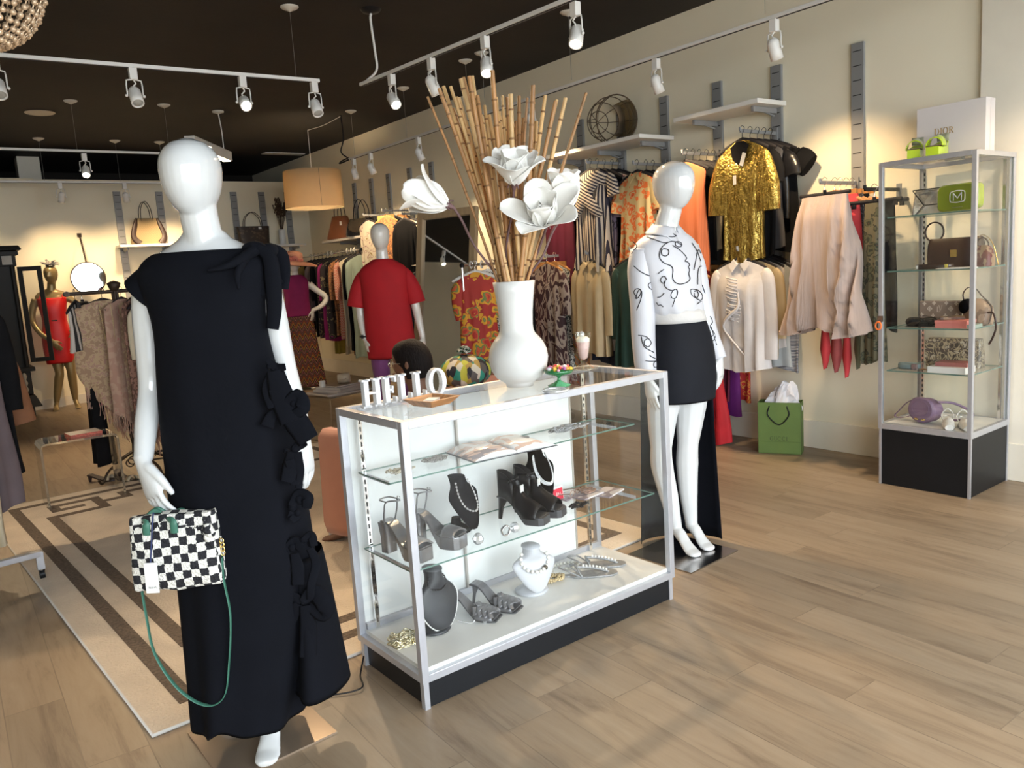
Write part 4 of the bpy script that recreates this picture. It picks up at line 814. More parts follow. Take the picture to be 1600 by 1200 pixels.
def bowmesh(mb,c,s=1.0,right=V((1,0,0)),out=V((0,-1,0)),down=V((0,0,-1)),tails=(.14,.16),seed=0):
    random.seed(seed); c=V(c); mb.ball(c,.014*s,8,6)
    for sg in (-1,1):
        lp=[c,c+right*sg*.03*s-down*.022*s+out*.012*s,c+right*sg*.062*s-down*.012*s+out*.012*s,c+right*sg*.058*s+down*.018*s+out*.008*s,c+right*sg*.02*s+down*.006*s,c]
        mb.tube(cat(lp,5),.017*s,6,flat=.16,thin=out)
        tl=tails[0 if sg<0 else 1]*s; tp=[c,c+right*sg*.018*s+down*tl*.3+out*.01,c+right*sg*.030*s+down*tl*.65+out*.005,c+right*sg*.034*s+down*tl]
        mb.tube(cat(tp,5),[.010*s,.019*s,.020*s,.021*s],6,flat=.10,ref=right)
# ---------- M1: black dress mannequin
O1=V((.70,2.42,0)); m1=T('mannequin','white glossy mannequin with egg head in a long black dress with side bows, in front','mannequin',O1,-YAW)
b=MB()
egg(b,(-.004,-.012,0),1.612,1.836,.084,.106,-.08)
b.tube(cat([(.0,.015,1.40),(.004,.012,1.50),(.004,.008,1.56),(.0,.0,1.62),(-.002,-.005,1.68)],4),[.075,.060,.053,.053,.055],18)
b.loft([ell((.0,.02,z),rx,ry,-.05) for z,rx,ry in ((1.575,.060,.050),(1.555,.078,.056),(1.54,.105,.062),(1.525,.135,.070),(1.50,.165,.078),(1.46,.180,.085),(1.40,.172,.10),(1.32,.150,.11),(1.22,.135,.105),(1.12,.125,.095),(1.04,.14,.10),(.94,.165,.115),(.86,.155,.11),(.80,.10,.09))])
b.ball((-.172,.015,1.435),.048,12,9); b.ball((.165,.015,1.428),.048,12,9)
limb(b,[(-.178,.015,1.43),(-.196,.02,1.34),(-.205,.025,1.22),(-.213,.02,1.12),(-.215,-.03,1.03),(-.212,-.085,.935)],[.046,.042,.039,.036,.034,.027])
limb(b,[(.165,.015,1.42),(.178,.03,1.30),(.186,.05,1.17),(.208,.04,1.06),(.228,.02,.95)],[.043,.038,.034,.031,.025])
hand(b,(-.211,-.09,.925),(.30,-.22,-1),(.8,-.6,.2),(.5,.8,.1),(.30,.38,.45,.5),1.12,(.85,.45,.2))
hand(b,(.230,.015,.94),(.05,-.1,-1),(-.3,-1,0),(-1,.2,0),.3)
limb(b,[(.075,.01,.86),(.085,.0,.70),(.085,-.01,.50),(.078,.0,.40),(.06,.0,.25),(.055,-.01,.10)],[.085,.073,.052,.054,.045,.031])
limb(b,[(-.075,.03,.86),(-.085,.05,.70),(-.088,.08,.50),(-.09,.10,.40),(-.095,.13,.25),(-.10,.155,.10)],[.085,.073,.052,.054,.045,.031])
foot(b,(.055,-.01,.105),(.072,-.185,.02)); foot(b,(-.10,.155,.10),(-.105,.01,.02))
body1=mesh('body',b,m_white,m1,vox=.0042)
b=MB(); q=[V(atz(u,v,0)) for u,v in ((527,1145.6),(457,1080),(294,1148),(352,1235))]; q=[Matrix.Rotation(YAW,3,'Z')@(p-O1) for p in q]; q[3]=q[0]+(q[2]-q[1]); b.prism([(p.x,p.y) for p in q],0,.006,(0,0,0),V((1,0,0)),V((0,1,0)),V((0,0,1))); mesh('base_plate',b,mat('steel_plate_tan_reflection',(.34,.26,.19),.22,.55,noise=.03),m1)  # tan base colour stands in for the warm room reflected in the steel
# dress
rows=[(1.520,-.138,.140,-.074,.09),(1.510,-.160,.160,-.084,.098),(1.49,-.183,.182,-.094,.104),(1.465,-.195,.192,-.104,.112),(1.43,-.192,.186,-.112,.12),(1.37,-.168,.168,-.122,.125),(1.30,-.156,.158,-.128,.125),(1.22,-.165,.162,-.118,.12),(1.12,-.176,.178,-.112,.12),(1.00,-.180,.196,-.122,.13),(.86,-.178,.208,-.135,.145),(.70,-.182,.222,-.145,.16),(.52,-.184,.228,-.155,.175),(.34,-.186,.200,-.165,.19),(.18,-.186,.165,-.17,.20),(.085,-.187,.145,-.175,.205)]
am=[0,0,.0,.004,.006,.01,.012,.014,.016,.02,.024,.03,.04,.05,.07,.085]
def hem1(a):
    x=cos(a); return .03*math.exp(-((x+.15)/.16)**2)*(1 if sin(a)<0 else .2)
dress=mesh('long_black_dress',cloth(rows,72,7,am,3,2.3,0,hem1),m_dress,m1,sub=1,solid=.003)
# cap sleeves
b=MB(); b.tube(cat([(-.11,.012,1.458),(-.155,.012,1.432),(-.192,.012,1.400)],4),[.058,.064,.068],20,cap=False); mesh('cap_sleeve',b,m_dress,dress,solid=.003,sub=1)
b=MB(); b.tube(cat([(.11,.012,1.455),(.145,.012,1.425),(.170,.015,1.385)],4),[.056,.060,.058],20,cap=False); mesh('cap_sleeve',b,m_dress,dress,solid=.003,sub=1)
def lp1(u,v,dy=-.07): p=Matrix.Rotation(YAW,3,'Z')@(at(u,v,O1.x,O1.y)-O1); p.y+=dy; return p*1.0
def ribbon(b,px,w,dy=-.10,ref=(0,-1,0)):
    P_=[lp1(u,v,dy+.006*sin(i*2.1)) for i,(u,v) in enumerate(px)]; b.tube(cat(P_,5),[x*.00094 for x in w],8,flat=.14,thin=(0.15,-1,.05))
# shoulder knot on the right with drape
b=MB(); b.ball(lp1(402,388,-.03),.026,10,8,sc3=(1.4,1,.75)); b.ball(lp1(420,392,-.01),.024,10,8,sc3=(1.3,1,.9))
def rib2(px,w,dy): b.tube(cat([lp1(u,v,dy) for u,v in px],5),[x*.00094 for x in w],8,flat=.3,thin=(0,-1,0))
rib2([(410,388),(428,402),(434,440),(436,480),(433,512)],[14,24,27,24,20],-.05); rib2([(415,385),(436,398),(442,425),(441,452)],[14,22,18,14],.02)
b.tube(cat([lp1(405,392,-.05),lp1(390,408,-.10),lp1(370,418,-.12),lp1(350,422,-.125)],5),[.018,.014,.009,.004],8); b.tube(cat([lp1(400,396,-.06),lp1(392,425,-.115),lp1(395,450,-.125)],5),[.012,.010,.004],8); mesh('shoulder_knot',b,m_dress,dress)
# flared side tail
rows=[(.60,.16,.245,-.07,.10),(.45,.165,.262,-.09,.12),(.30,.155,.275,-.11,.13),(.16,.135,.292,-.13,.13)]
mesh('flared_side_panel',cloth(rows,36,4,[.02,.05,.09,.12],8),m_dress,dress,sub=1,solid=.003)
BW=[ # (knot pixels), ribbons as (pixel path, widths)
 ([(436,566,8),(447,574,8)],[([(434,556),(446,568),(462,566)],[8,16,10]),([(445,572),(455,612),(470,648)],[26,38,34]),([(440,575),(432,600),(440,628)],[12,16,10])]),
 ([(458,632,12),(472,622,10)],[([(455,630),(478,612),(488,628),(470,640)],[16,26,20,14]),([(455,632),(440,640),(434,655)],[12,18,22]),([(462,634),(478,652),(496,676)],[30,38,34]),([(440,600),(452,622)],[10,22])]),
 ([(474,690,11),(462,694,9)],[([(474,690),(484,682),(492,678)],[12,16,12]),([(474,694),(470,715),(464,738)],[24,30,22]),([(478,694),(482,722),(481,748)],[14,13,10]),([(468,705),(474,728),(476,742)],[20,22,16])]),
 ([(482,766,13),(490,774,10),(470,778,11),(478,786,9)],[([(470,775),(480,758),(494,762),(492,778)],[14,18,20,14]),([(466,785),(476,790),(470,796)],[14,18,12])]),
 ([(470,838,12),(498,832,10),(486,826,9)],[([(462,840),(474,830),(486,838)],[14,20,14]),([(488,826),(498,820),(504,834)],[12,16,12]),([(497,838),(506,862),(500,890),(498,915)],[12,16,14,12]),([(474,846),(478,870),(480,892)],[14,22,20])]),
 ([(486,918,11)],[([(486,918),(502,906),(520,920),(516,938),(494,926)],[14,30,30,24,14]),([(484,918),(468,912),(450,930),(460,940)],[12,18,18,12]),([(480,922),(466,946),(450,972)],[18,24,28]),([(490,924),(494,960),(494,1000)],[18,28,28])])]
for kn,rb_ in BW:
    b=MB()
    for u,v,r in kn: b.ball(lp1(u,v,-.10),r*.00115,8,6,sc3=(1,.7,1))
    for px,w_ in rb_: ribbon(b,px,w_,-.105)
    mesh('bow',b,m_dress,dress)
# ---------- handbag held by M1
def ck():
    m_=mat('black_white_crochet_check',(.8,.8,.75),.9,bump=.9,bscale=160); nt=m_.node_tree; b_=nt.nodes['Principled BSDF']; N=nt.nodes.new; K=nt.links.new
    tc=N('ShaderNodeTexCoord'); nz=N('ShaderNodeTexNoise'); nz.inputs['Scale'].default_value=90; K(tc.outputs['Object'],nz.inputs[0])
    ad=N('ShaderNodeVectorMath'); ad.operation='MULTIPLY_ADD'; K(nz.outputs['Color'],ad.inputs[0]); ad.inputs[1].default_value=(.009,.009,.009); K(tc.outputs['Object'],ad.inputs[2])
    mp=N('ShaderNodeMapping'); mp.inputs['Rotation'].default_value=(0,.05,0); K(ad.outputs[0],mp.inputs[0]); c=N('ShaderNodeTexChecker'); c.inputs['Scale'].default_value=42; c.inputs['Color1'].default_value=(.78,.76,.70,1); c.inputs['Color2'].default_value=(.014,.014,.018,1); K(mp.outputs[0],c.inputs[0]); K(c.outputs[0],b_.inputs['Base Color']); return m_
hb=at(278,857,O1.x-.055,O1.y-.16); hbag=T('handbag','black and white checked crochet tote with green leather strap, in the mannequin hand','handbag',hb,-YAW+.06)
b=MB(); rings=[]
W=.126;Hh=.106
for z,w_,t_ in ((-Hh,W*.96,.035),(-Hh+.008,W*1.0,.043),(-.05,W*1.0,.046),(.0,W*.985,.042),(.05,W*.96,.034),(Hh-.012,W*.94,.026),(Hh,W*.925,.022)):
    r=ell((0,0,z),w_,t_,0,48,5.0)
    for p in r: p.z+=.004*sin(p.x*40+z*20); p.y+=.004*sin(p.x*55+2+z*30)
    rings.append(r)
b.loft(rings,smooth=True); mesh('body',b,ck(),hbag)
m_gl=mat('green_leather',(.045,.15,.105),.45,noise=.1,nscale=20)
HT=Matrix.Rotation(YAW-.06,3,'Z')@(Matrix.Rotation(-YAW,3,'Z')@V((-.168,-.14,.800))+O1-hb)
for yy in (-.043,.038):
    b=MB(); b.tube(cat([(-.062,yy*1.1,Hh-.045),(-.060,yy*1.1,Hh-.01),(HT.x-.026,HT.y*.7+yy*.5,HT.z-.028),(HT.x,HT.y*.9+yy*.2,HT.z-.006),(HT.x+.028,HT.y*.7+yy*.5,HT.z-.026),(.012,yy*1.1,Hh-.01),(.014,yy*1.1,Hh-.045)],6),.0105,8,flat=.35,thin=(0,1,0)); mesh('handle',b,m_gl,hbag)
def hl(u,v): return Matrix.Rotation(YAW-.06,3,'Z')@(at(u,v,hb.x,hb.y)-hb)
b=MB(); pts=[hl(u,v) for u,v in ((222,905),(232,965),(245,1020),(280,1072),(322,1098),(352,1085),(360,1030),(362,960),(352,905),(349,868))]; b.tube(cat([V((p.x,p.y-.012,p.z)) for p in pts],6),.0085,8,flat=.25,ref=(0,1,0)); mesh('shoulder_strap',b,m_gl,hbag)
b=MB(); p=hl(350,862); 
for i in range(4): b.tube([(p.x+.006*cos(a*PI/4),p.y-.01,p.z+.012*i+.008*sin(a*PI/4)) for a in range(8)],.0018,5,True)
mesh('gold_ring_clasp',b,m_gold,hbag)
b=MB(); 
for i in range(5): b.ball((W*.80+.006*sin(i*2),-.030-.004*cos(i),Hh-.045-.012*i),.016-.001*i,8,6)
mesh('rosette',b,ck(),hbag)
p=hl(250,890); b=MB(); b.box((p.x,-.060,p.z),(.036,.0015,.088),rot=Matrix.Rotation(.03,3,'Y')); mesh('price_tag',b,m_wpanel,hbag)
q=hl(247,800); b=MB(); b.tube(cat([(q.x,-.03,q.z+.008),(q.x,-.048,q.z-.02),(p.x,-.058,p.z+.036)],5),.0022,6); mesh('tag_string',b,mat('navy_string',(.02,.03,.10),.7,noise=.1),hbag)
b=MB(); 
for x0,zz in ((-10,[(0,0),(0,6),(3,2),(3,0)]),(-5,[(0,0),(0,5)]),(-2,[(3,4),(0,3),(1,0),(3,1)]),(4,[(0,0),(0,4),(2,3)]),(9,[(0,6),(0,0),(3,0)])): b.tube([(p.x+(x0+a)*.001,-.0613,p.z-.030+c*.001) for a,c in zz],.0005,4)
mesh('tag_writing',b,m_black,hbag)
# ---------- M2: printed blouse + black skirt
O2=V((2.88,2.55,0)); m2=T('mannequin','white glossy mannequin in line drawing blouse and black skirt, right of the display case','mannequin',O2,-YAW)
FA=.60
b=MB()
egg(b,(-.015,-.015,0),1.622,1.846,.086,.108,FA,0,28,.8)
b.tube(cat([(-.055,.03,1.42),(-.053,.02,1.50),(-.046,.01,1.57),(-.030,.0,1.63),(-.018,0,1.70)],4),[.075,.064,.054,.052,.055],18)
def tor(z,cx,rx,ry): return ell((cx,.02,z),rx,ry,FA*.85)
b.loft([tor(*q) for q in ((1.545,-.052,.05,.05),(1.52,-.053,.10,.06),(1.49,-.054,.15,.07),(1.45,-.054,.175,.085),(1.38,-.05,.165,.10),(1.30,-.04,.145,.11),(1.20,-.02,.12,.095),(1.12,-.012,.115,.09),(1.03,-.0,.135,.10),(.93,.005,.155,.115),(.86,.0,.145,.11),(.80,-.01,.09,.08))])
limb(b,[(-.185,-.045,1.425),(-.185,-.05,1.30),(-.180,-.045,1.15),(-.182,-.035,1.03),(-.175,-.055,.865)],[.045,.042,.036,.034,.026])
limb(b,[(.075,.10,1.425),(.10,.11,1.30),(.13,.105,1.17),(.155,.09,1.05),(.19,.06,.93)],[.045,.041,.036,.032,.026])
hand(b,(-.172,-.057,.86),(.12,-.05,-1),(.5,-.85,0),(.8,.5,0),(.12,.15,.18,.22),1.0,(.85,.35,.3))
hand(b,(.192,.058,.925),(.03,-.04,-1),(-.55,-.8,0),(-.8,.5,0),(.2,.3,.35,.4),1.0,(.75,.45,.35))
limb(b,[(-.07,.0,.87),(-.10,-.005,.70),(-.115,-.01,.52),(-.112,.0,.42),(-.085,.0,.27),(-.055,.01,.11)],[.088,.076,.052,.055,.046,.031])
limb(b,[(.06,.05,.87),(.045,.045,.70),(.022,.03,.52),(.018,.04,.42),(.02,.045,.27),(.032,.055,.11)],[.088,.076,.052,.055,.046,.031])
foot(b,(-.055,.01,.115),(.012,-.145,.02)); foot(b,(.032,.055,.115),(.095,-.075,.02))
mesh('body',b,m_white,m2,vox=.0042)
b=MB(); q=[V(atz(u,v,0)) for u,v in ((1153,861),(1080,897),(1004,872))]; q=[Matrix.Rotation(YAW,3,'Z')@(p-O2) for p in q]; q=[q[0],q[1],q[1]+(q[1]-q[0]).orthogonal()*0,V((0,0,0))]
q0,q1=q[0],q[1]; e=(q1-q0); nrm=V((e.y,-e.x,0)); 
if nrm.y<0: nrm=-nrm
b.prism([(p.x,p.y) for p in (q0,q1,q1+nrm,q0+nrm)],0,.006,(0,0,0),V((1,0,0)),V((0,1,0)),V((0,0,1))); mesh('base_plate',b,mat('satin_steel_plate',(.45,.43,.42),.18,1,noise=.03),m2)
# skirt
def rrow(z,cx,rx,ry): return (z,cx-rx,cx+rx,.02-ry,.02+ry)
def rotrows(rows,am,folds,seed,rot):
    mb=MB(); random.seed(seed); ph=random.uniform(0,6); R_=[]
    for i,(z,x0,x1,y0,y1) in enumerate(rows):
        cx,cy=(x0+x1)/2,(y0+y1)/2; r=[]
        for j in range(56):
            a=2*PI*j/56; k=1+am[i]*sin(folds*a+ph); x=(x1-x0)/2*k*math.copysign(abs(cos(a))**.9,cos(a)); y=(y1-y0)/2*k*math.copysign(abs(sin(a))**.9,sin(a)); r.append(V((cx+x*cos(rot)-y*sin(rot),cy+x*sin(rot)+y*cos(rot),z)))
        R_.append(r)
    mb.loft(R_,cap0=False,cap1=False); return mb
sk=mesh('black_skirt',rotrows([rrow(1.118,-.008,.132,.110),rrow(1.07,-.002,.146,.117),rrow(1.0,.004,.160,.124),rrow(.92,.005,.170,.130),rrow(.82,.004,.172,.132),rrow(.735,.0,.166,.130)],[0,.0,.003,.005,.008,.01],4,4,FA*.85),mat('black_wool',(.006,.007,.011),.75,noise=.1,bump=.05,bscale=120,spec=.2),m2,sub=1,solid=.003)
b=MB(); 
for z0_,z1_ in ((1.02,.012),):
    rows_=[]
    for i in range(14):
        z=z0_+(z1_-z0_)*i/13; r=[]
        for j in range(15):
            a=PI*(.05+.90*j/14); k=1+.04*sin(5*a+1)*(i/13); rr=(.165+.035*(i/13)); r.append(V((-.02+rr*1.0*cos(a)*k,.045+(.11+.03*i/13)*sin(a)*k,z)))
        rows_.append(r)
b.loft(rows_,closed=False); mesh('skirt_train',b,m_dress,sk,solid=.003)
# blouse with line drawing
m_bl=mat('white_satin_blouse',(.52,.53,.57),.45,sheen=.1,noise=.02,bump=.15,bscale=14)
rows=[rrow(1.535,-.052,.066,.060),rrow(1.52,-.053,.105,.075),rrow(1.495,-.054,.152,.088),rrow(1.45,-.054,.178,.104),rrow(1.38,-.052,.172,.120),rrow(1.30,-.045,.160,.130),rrow(1.22,-.035,.148,.122),rrow(1.165,-.022,.142,.118),rrow(1.142,-.015,.126,.105)]
bl=mesh('white_line_print_blouse',rotrows(rows,[0,0,0,.004,.008,.012,.018,.025,.02],11,2,FA*.85),m_bl,m2,sub=1,solid=.003)
b=MB(); b.tube(cat([(-.175,-.04,1.455),(-.187,-.05,1.36),(-.184,-.05,1.20),(-.184,-.04,1.05),(-.180,-.05,.93),(-.176,-.056,.865)],6),[.052,.060,.056,.054,.052,.044],22,cap=False); mesh('sleeve',b,m_bl,bl,solid=.003)
b=MB(); b.tube(cat([(.068,.10,1.455),(.095,.112,1.36),(.120,.11,1.22),(.148,.098,1.06),(.175,.075,.97),(.190,.062,.915)],6),[.050,.056,.050,.045,.040,.038],22,cap=False); mesh('sleeve',b,m_bl,bl,solid=.003)
b=MB(); b.loft([tor(z,cx,rx,ry) for z,cx,rx,ry in ((1.172,-.020,.134,.113),(1.155,-.016,.138,.117),(1.135,-.012,.139,.118),(1.112,-.008,.141,.119))],cap0=False,cap1=False); mesh('waistband',b,mat('white_ribbed_band',(.54,.53,.52),.7,noise=.03,bump=.2,bscale=90),bl,solid=.005)
b=MB() # collar: two flaps falling from the neck
for s_ in (-1,1):
    rows_=[]
    for i in range(6):
        q=i/5; r=[]
        for j in range(11):
            f=j/10; a=-PI/2+s_*(.10+2.9*f); rr=.062+.034*q; zz=1.580-.030*(1-f)-(.050-.012*f)*q-(.025*q if j<2 else 0); k_=1.0+.10*q
            x=rr*cos(a)*k_; y=rr*sin(a)*.92; r.append(V((-.050+x*cos(FA)-y*sin(FA),.014+x*sin(FA)+y*cos(FA),zz)))
        rows_.append(r)
    b.loft(rows_,closed=False)
mesh('collar',b,m_bl,bl,solid=.003)
# line drawing as thin raised cord lying on the cloth: shot from the front onto the blouse surface
def lineart(parent,strokes,cx0,surf,name='line_drawing'):
    b=MB()
    for st in strokes:
        pts=[]
        for u,v in st:
            p=Matrix.Rotation(YAW,3,'Z')@(at(u,v,O2.x,O2.y)-O2); pts.append((p.x,p.z))
        P_=cat([(x,0,z) for x,z in pts],5)
        out=[V((p.x,surf(p.x,p.z),p.z)) for p in P_]
        out=[p for p in out if p.y is not None and p.y<50]
        if len(out)>1: b.tube(out,.0021,5)
    mesh(name,b,mat('black_ink_line',(.012,.012,.016),.7,noise=.05) if 'black_ink_line' not in bpy.data.materials else bpy.data.materials['black_ink_line'],parent)
def interp_rows(rows,z):
    for a,c in zip(rows,rows[1:]):
        if c[0]<=z<=a[0]:
            t=(a[0]-z)/(a[0]-c[0]); return [a[k]+(c[k]-a[k])*t for k in range(1,5)]
    return rows[0][1:] if z>rows[0][0] else rows[-1][1:]
def surf_body(x,z):
    x0,x1,y0,y1=interp_rows(rows_bl,z); cx,cy=(x0+x1)/2,(y0+y1)/2; rx,ry=(x1-x0)/2*1.0,(y1-y0)/2*1.0; rot=FA*.85; best=99
    pr=None
    for j in range(121):
        a=PI+PI*j/120-.3+(j/120)*.6; X=rx*math.copysign(abs(cos(a))**.9,cos(a)); Y=ry*math.copysign(abs(sin(a))**.9,sin(a)); wx=cx+X*cos(rot)-Y*sin(rot); wy=cy+X*sin(rot)+Y*cos(rot)
        d=abs(wx-x)
        if d<.004 and wy<best: best=wy
    return best-.0035
rows_bl=[rrow(1.535,-.052,.066,.060),rrow(1.52,-.053,.105,.075),rrow(1.495,-.054,.152,.088),rrow(1.45,-.054,.178,.104),rrow(1.38,-.052,.172,.120),rrow(1.30,-.045,.160,.130),rrow(1.22,-.035,.148,.122),rrow(1.165,-.022,.142,.118),rrow(1.142,-.015,.126,.105)]
def z3(u,v,s=220/733,ox=940,oy=240): return (ox+u*s,oy+v*s)
body_st=[[(205,425),(255,450),(300,466),(330,464)],[(400,478),(370,462),(335,462),(300,482),(280,510),(278,545),(300,570),(335,585),(345,605),(342,640),(352,665),(380,677),(420,668),(438,650),(432,625),(438,605),(432,590),(440,580),(430,565),(415,560),(425,545),(412,525),(390,505),(350,480)],
 [(290,502),(305,498),(325,505),(324,525),(308,535),(290,528),(288,510),(292,502)],[(368,462),(385,460),(402,470),(398,485),(380,488),(366,478),(368,462)],
 [(268,625),(283,612),(298,603)],[(312,655),(300,637),(285,645),(282,662),(295,672),(305,658),(300,680),(315,700),(340,708),(360,702),(368,718),(360,745),(342,748),(334,730),(345,706)],[(356,745),(350,765),(343,790)],[(268,745),(285,740),(300,722)],
 [(465,605),(480,560),(495,515),(510,500),(530,525)],[(485,680),(490,620),(505,590),(540,585)],[(440,712),(448,703),(485,708),(515,730),(520,748),(505,762),(480,752),(450,735),(440,712)],[(465,715),(480,712),(490,730),(482,748),(465,738),(463,722)],[(265,770),(275,785),(285,782),(298,792)],[(480,780),(495,772),(510,768)],[(465,465),(490,500),(520,560)],[(360,420),(380,432)],[(310,808),(350,806)],[(250,425),(300,432),(350,436),(372,432)]]
lineart(bl,[[z3(*p) for p in s_] for s_ in body_st if s_ is not body_st[-2]],0,surf_body)
def surf_tube(pts,r):
    P_=cat(pts,6); rs=lerpl(r,len(P_))
    def f(x,z):
        i=min(range(len(P_)),key=lambda k:abs(P_[k].z-z)); dx=x-P_[i].x; rr=rs[i]
        return P_[i].y-math.sqrt(max(0,rr*rr-dx*dx))-.003 if abs(dx)<rr*1.02 else 99
    return f
sL=surf_tube([(-.175,-.04,1.455),(-.187,-.05,1.36),(-.184,-.05,1.20),(-.184,-.04,1.05),(-.180,-.05,.93),(-.176,-.056,.865)],[.052,.060,.056,.054,.052,.044])
lineart(bl,[[z3(*p) for p in s_] for s_ in [[(150,460),(168,485),(150,510),(140,545)],[(150,585),(180,612),(220,632),(260,640)],[(228,672),(250,668),(262,690),(250,705),(230,698),(222,682),(228,672)],[(165,745),(152,720),(160,702),(178,702),(184,720),(172,745),(160,748),(175,706),(188,715),(185,750),(165,810)],[(175,938),(200,940),(222,950),(240,975),(225,995),(205,985),(205,965),(225,950)],[(190,945),(195,975),(210,1000),(255,1025)],[(208,1065),(235,1068),(262,1070),(278,1085),(272,1100),(255,1098),(253,1078),(270,1062),(240,1045),(230,1035)],[(275,1098),(283,1115)]]],0,sL)
sR=surf_tube([(.068,.10,1.455),(.095,.112,1.36),(.120,.11,1.22),(.148,.098,1.06),(.175,.075,.97),(.190,.062,.915)],[.050,.056,.050,.045,.040,.038])
lineart(bl,[[z3(*p) for p in s_] for s_ in [[(540,685),(550,715),(556,730)],[(582,850),(595,880),(580,905),(600,935),(605,960),(590,980),(580,965),(598,945)],[(560,1005),(575,1015),(562,1030),(578,1045),(572,1065),(565,1050)],[(545,885),(538,905),(550,915)],[(585,905),(600,960),(610,1000)]]],0,sR)
# ---------- simple mannequins at the back
def backmann(O,rz,label,matb,parts,headtop=1.80,zneck=1.56,armL=None,armR=None,legs=True,face=0,vox=.007):
    t=T('mannequin',label,'mannequin',O,rz); b=MB(); h=headtop
    egg(b,(0,-.01,0),h-.222,h,.080,.10,0,0,24,face); b.tube([(0,.015,h-.42),(0,.012,h-.30),(0,.005,h-.22),(0,0,h-.15)],[.07,.052,.047,.05],16)
    k=h/1.836
    b.loft([ell((.0,.02,z*k),rx,ry,0) for z,rx,ry in ((1.545,.050,.045),(1.525,.09,.055),(1.50,.145,.068),(1.46,.178,.082),(1.40,.172,.10),(1.32,.150,.11),(1.22,.135,.105),(1.12,.118,.09),(1.04,.135,.10),(.94,.160,.115),(.86,.150,.11),(.80,.10,.09))])
    for a in (armL,armR):
        if a:
            limb(b,a['p'],[.046,.041,.036,.032,.025]); hand(b,a['p'][-1],a['d'],a['w'],a['n'],.3)
    if legs:
        for s_,dy,dx in ((-1,.0,0),(1,.04,.02)):
            limb(b,[(s_*.075,.01,.86),(s_*.085+dx,dy,.70),(s_*.08+dx,dy,.50),(s_*.08+dx,dy+.01,.40),(s_*.075+dx,dy+.01,.25),(s_*.07+dx,dy,.10)],[.085,.073,.052,.054,.045,.031]); foot(b,(s_*.07+dx,dy,.11),(s_*.085+dx,dy-.17,.02))
    mesh('body',b,matb,t,vox=vox); return t
# red mannequin
O3=V((3.07,5.82,0)); m_red=mat('crimson_crepe',(.42,.006,.012),.8,sheen=.0,noise=.08,bump=.05,bscale=40); m_tight=mat('violet_tights',(.20,.055,.20),.7,noise=.1,sheen=.2)
t=backmann(O3,-YAW,'white egg headed mannequin in a short red dress and violet tights, behind the case',m_whiteb,None,1.83,
  armL=dict(p=[(-.18,.02,1.42),(-.20,.02,1.30),(-.215,.02,1.15),(-.205,.0,1.02),(-.185,-.03,.91)],d=(.15,-.1,-1),w=(.4,-.9,0),n=(.9,.3,0)),armR=dict(p=[(.18,.02,1.42),(.21,.02,1.30),(.235,.02,1.15),(.255,.0,1.02),(.275,-.02,.90)],d=(.05,-.1,-1),w=(-.4,-.9,0),n=(-.9,.3,0)))
rd=mesh('red_dress',cloth([(1.545,-.072,.072,-.055,.07),(1.53,-.095,.095,-.07,.08),(1.505,-.14,.14,-.085,.09),(1.475,-.182,.182,-.098,.105),(1.43,-.198,.20,-.11,.12),(1.36,-.190,.192,-.12,.125),(1.25,-.180,.188,-.125,.125),(1.10,-.182,.195,-.125,.13),(.92,-.188,.205,-.13,.14),(.74,-.178,.225,-.135,.15)],48,6,[0,0,0,0,.004,.008,.012,.018,.025,.03],6),m_red,t,sub=1,solid=.003)

for s_ in (-1,1): b=MB(); b.tube(cat([(s_*.125,.02,1.445),(s_*.175,.02,1.39),(s_*.215,.02,1.29),(s_*.240,.02,1.175)],5),[.050,.062,.072,.078],18,cap=False,flat=.85); mesh('wide_sleeve',b,m_red,rd,solid=.003)
b=MB()
for s_,dy,dx in ((-1,.0,0),(1,.04,.02)): limb(b,[(s_*.075,.01,.86),(s_*.085+dx,dy,.70),(s_*.08+dx,dy,.50),(s_*.08+dx,dy+.01,.40),(s_*.075+dx,dy+.01,.25),(s_*.07+dx,dy,.08)],[.088,.077,.056,.058,.049,.035])
mesh('violet_tights',b,m_tight,t)
b=MB(); b.tube([(-.19+.032*cos(a*PI/8),-.02+.032*sin(a*PI/8),.935) for a in range(16)],.007,6,True,flat=2.2); b.box((-.205,-.052,.935),(.02,.008,.032)); mesh('dark_bracelet',b,m_blackshine,t)
# magenta mannequin with sun hat
O4=V((4.02,10.05,0)); t=backmann(O4,-YAW+.15,'white mannequin in a magenta sleeveless top, chevron trousers and pink sun hat, at the back',m_whiteb,None,1.74,
  armL=dict(p=[(-.17,.02,1.35),(-.20,.02,1.24),(-.22,.02,1.10),(-.20,-.02,1.0),(-.18,-.06,.90)],d=(0,-.2,-1),w=(.4,-.9,0),n=(.9,.3,0)),armR=dict(p=[(.17,.02,1.36),(.25,.03,1.28),(.37,.03,1.17),(.30,.0,1.07),(.185,-.03,1.02)],d=(-.1,-.15,-1),w=(-.4,-.9,0),n=(-.9,.3,0)))
m_mag=mat('magenta_knit',(.22,.006,.085),.8,noise=.1,bump=.2,bscale=60)
mesh('magenta_top',cloth([(1.49,-.075,.075,-.05,.07),(1.46,-.13,.13,-.075,.085),(1.41,-.165,.165,-.09,.10),(1.34,-.165,.165,-.11,.12),(1.25,-.155,.155,-.125,.12),(1.10,-.150,.150,-.12,.12),(1.00,-.165,.165,-.125,.13),(.955,-.17,.17,-.125,.13)],40,5,[0,0,.004,.008,.012,.018,.02,.02],6),m_mag,t,sub=1,solid=.003)
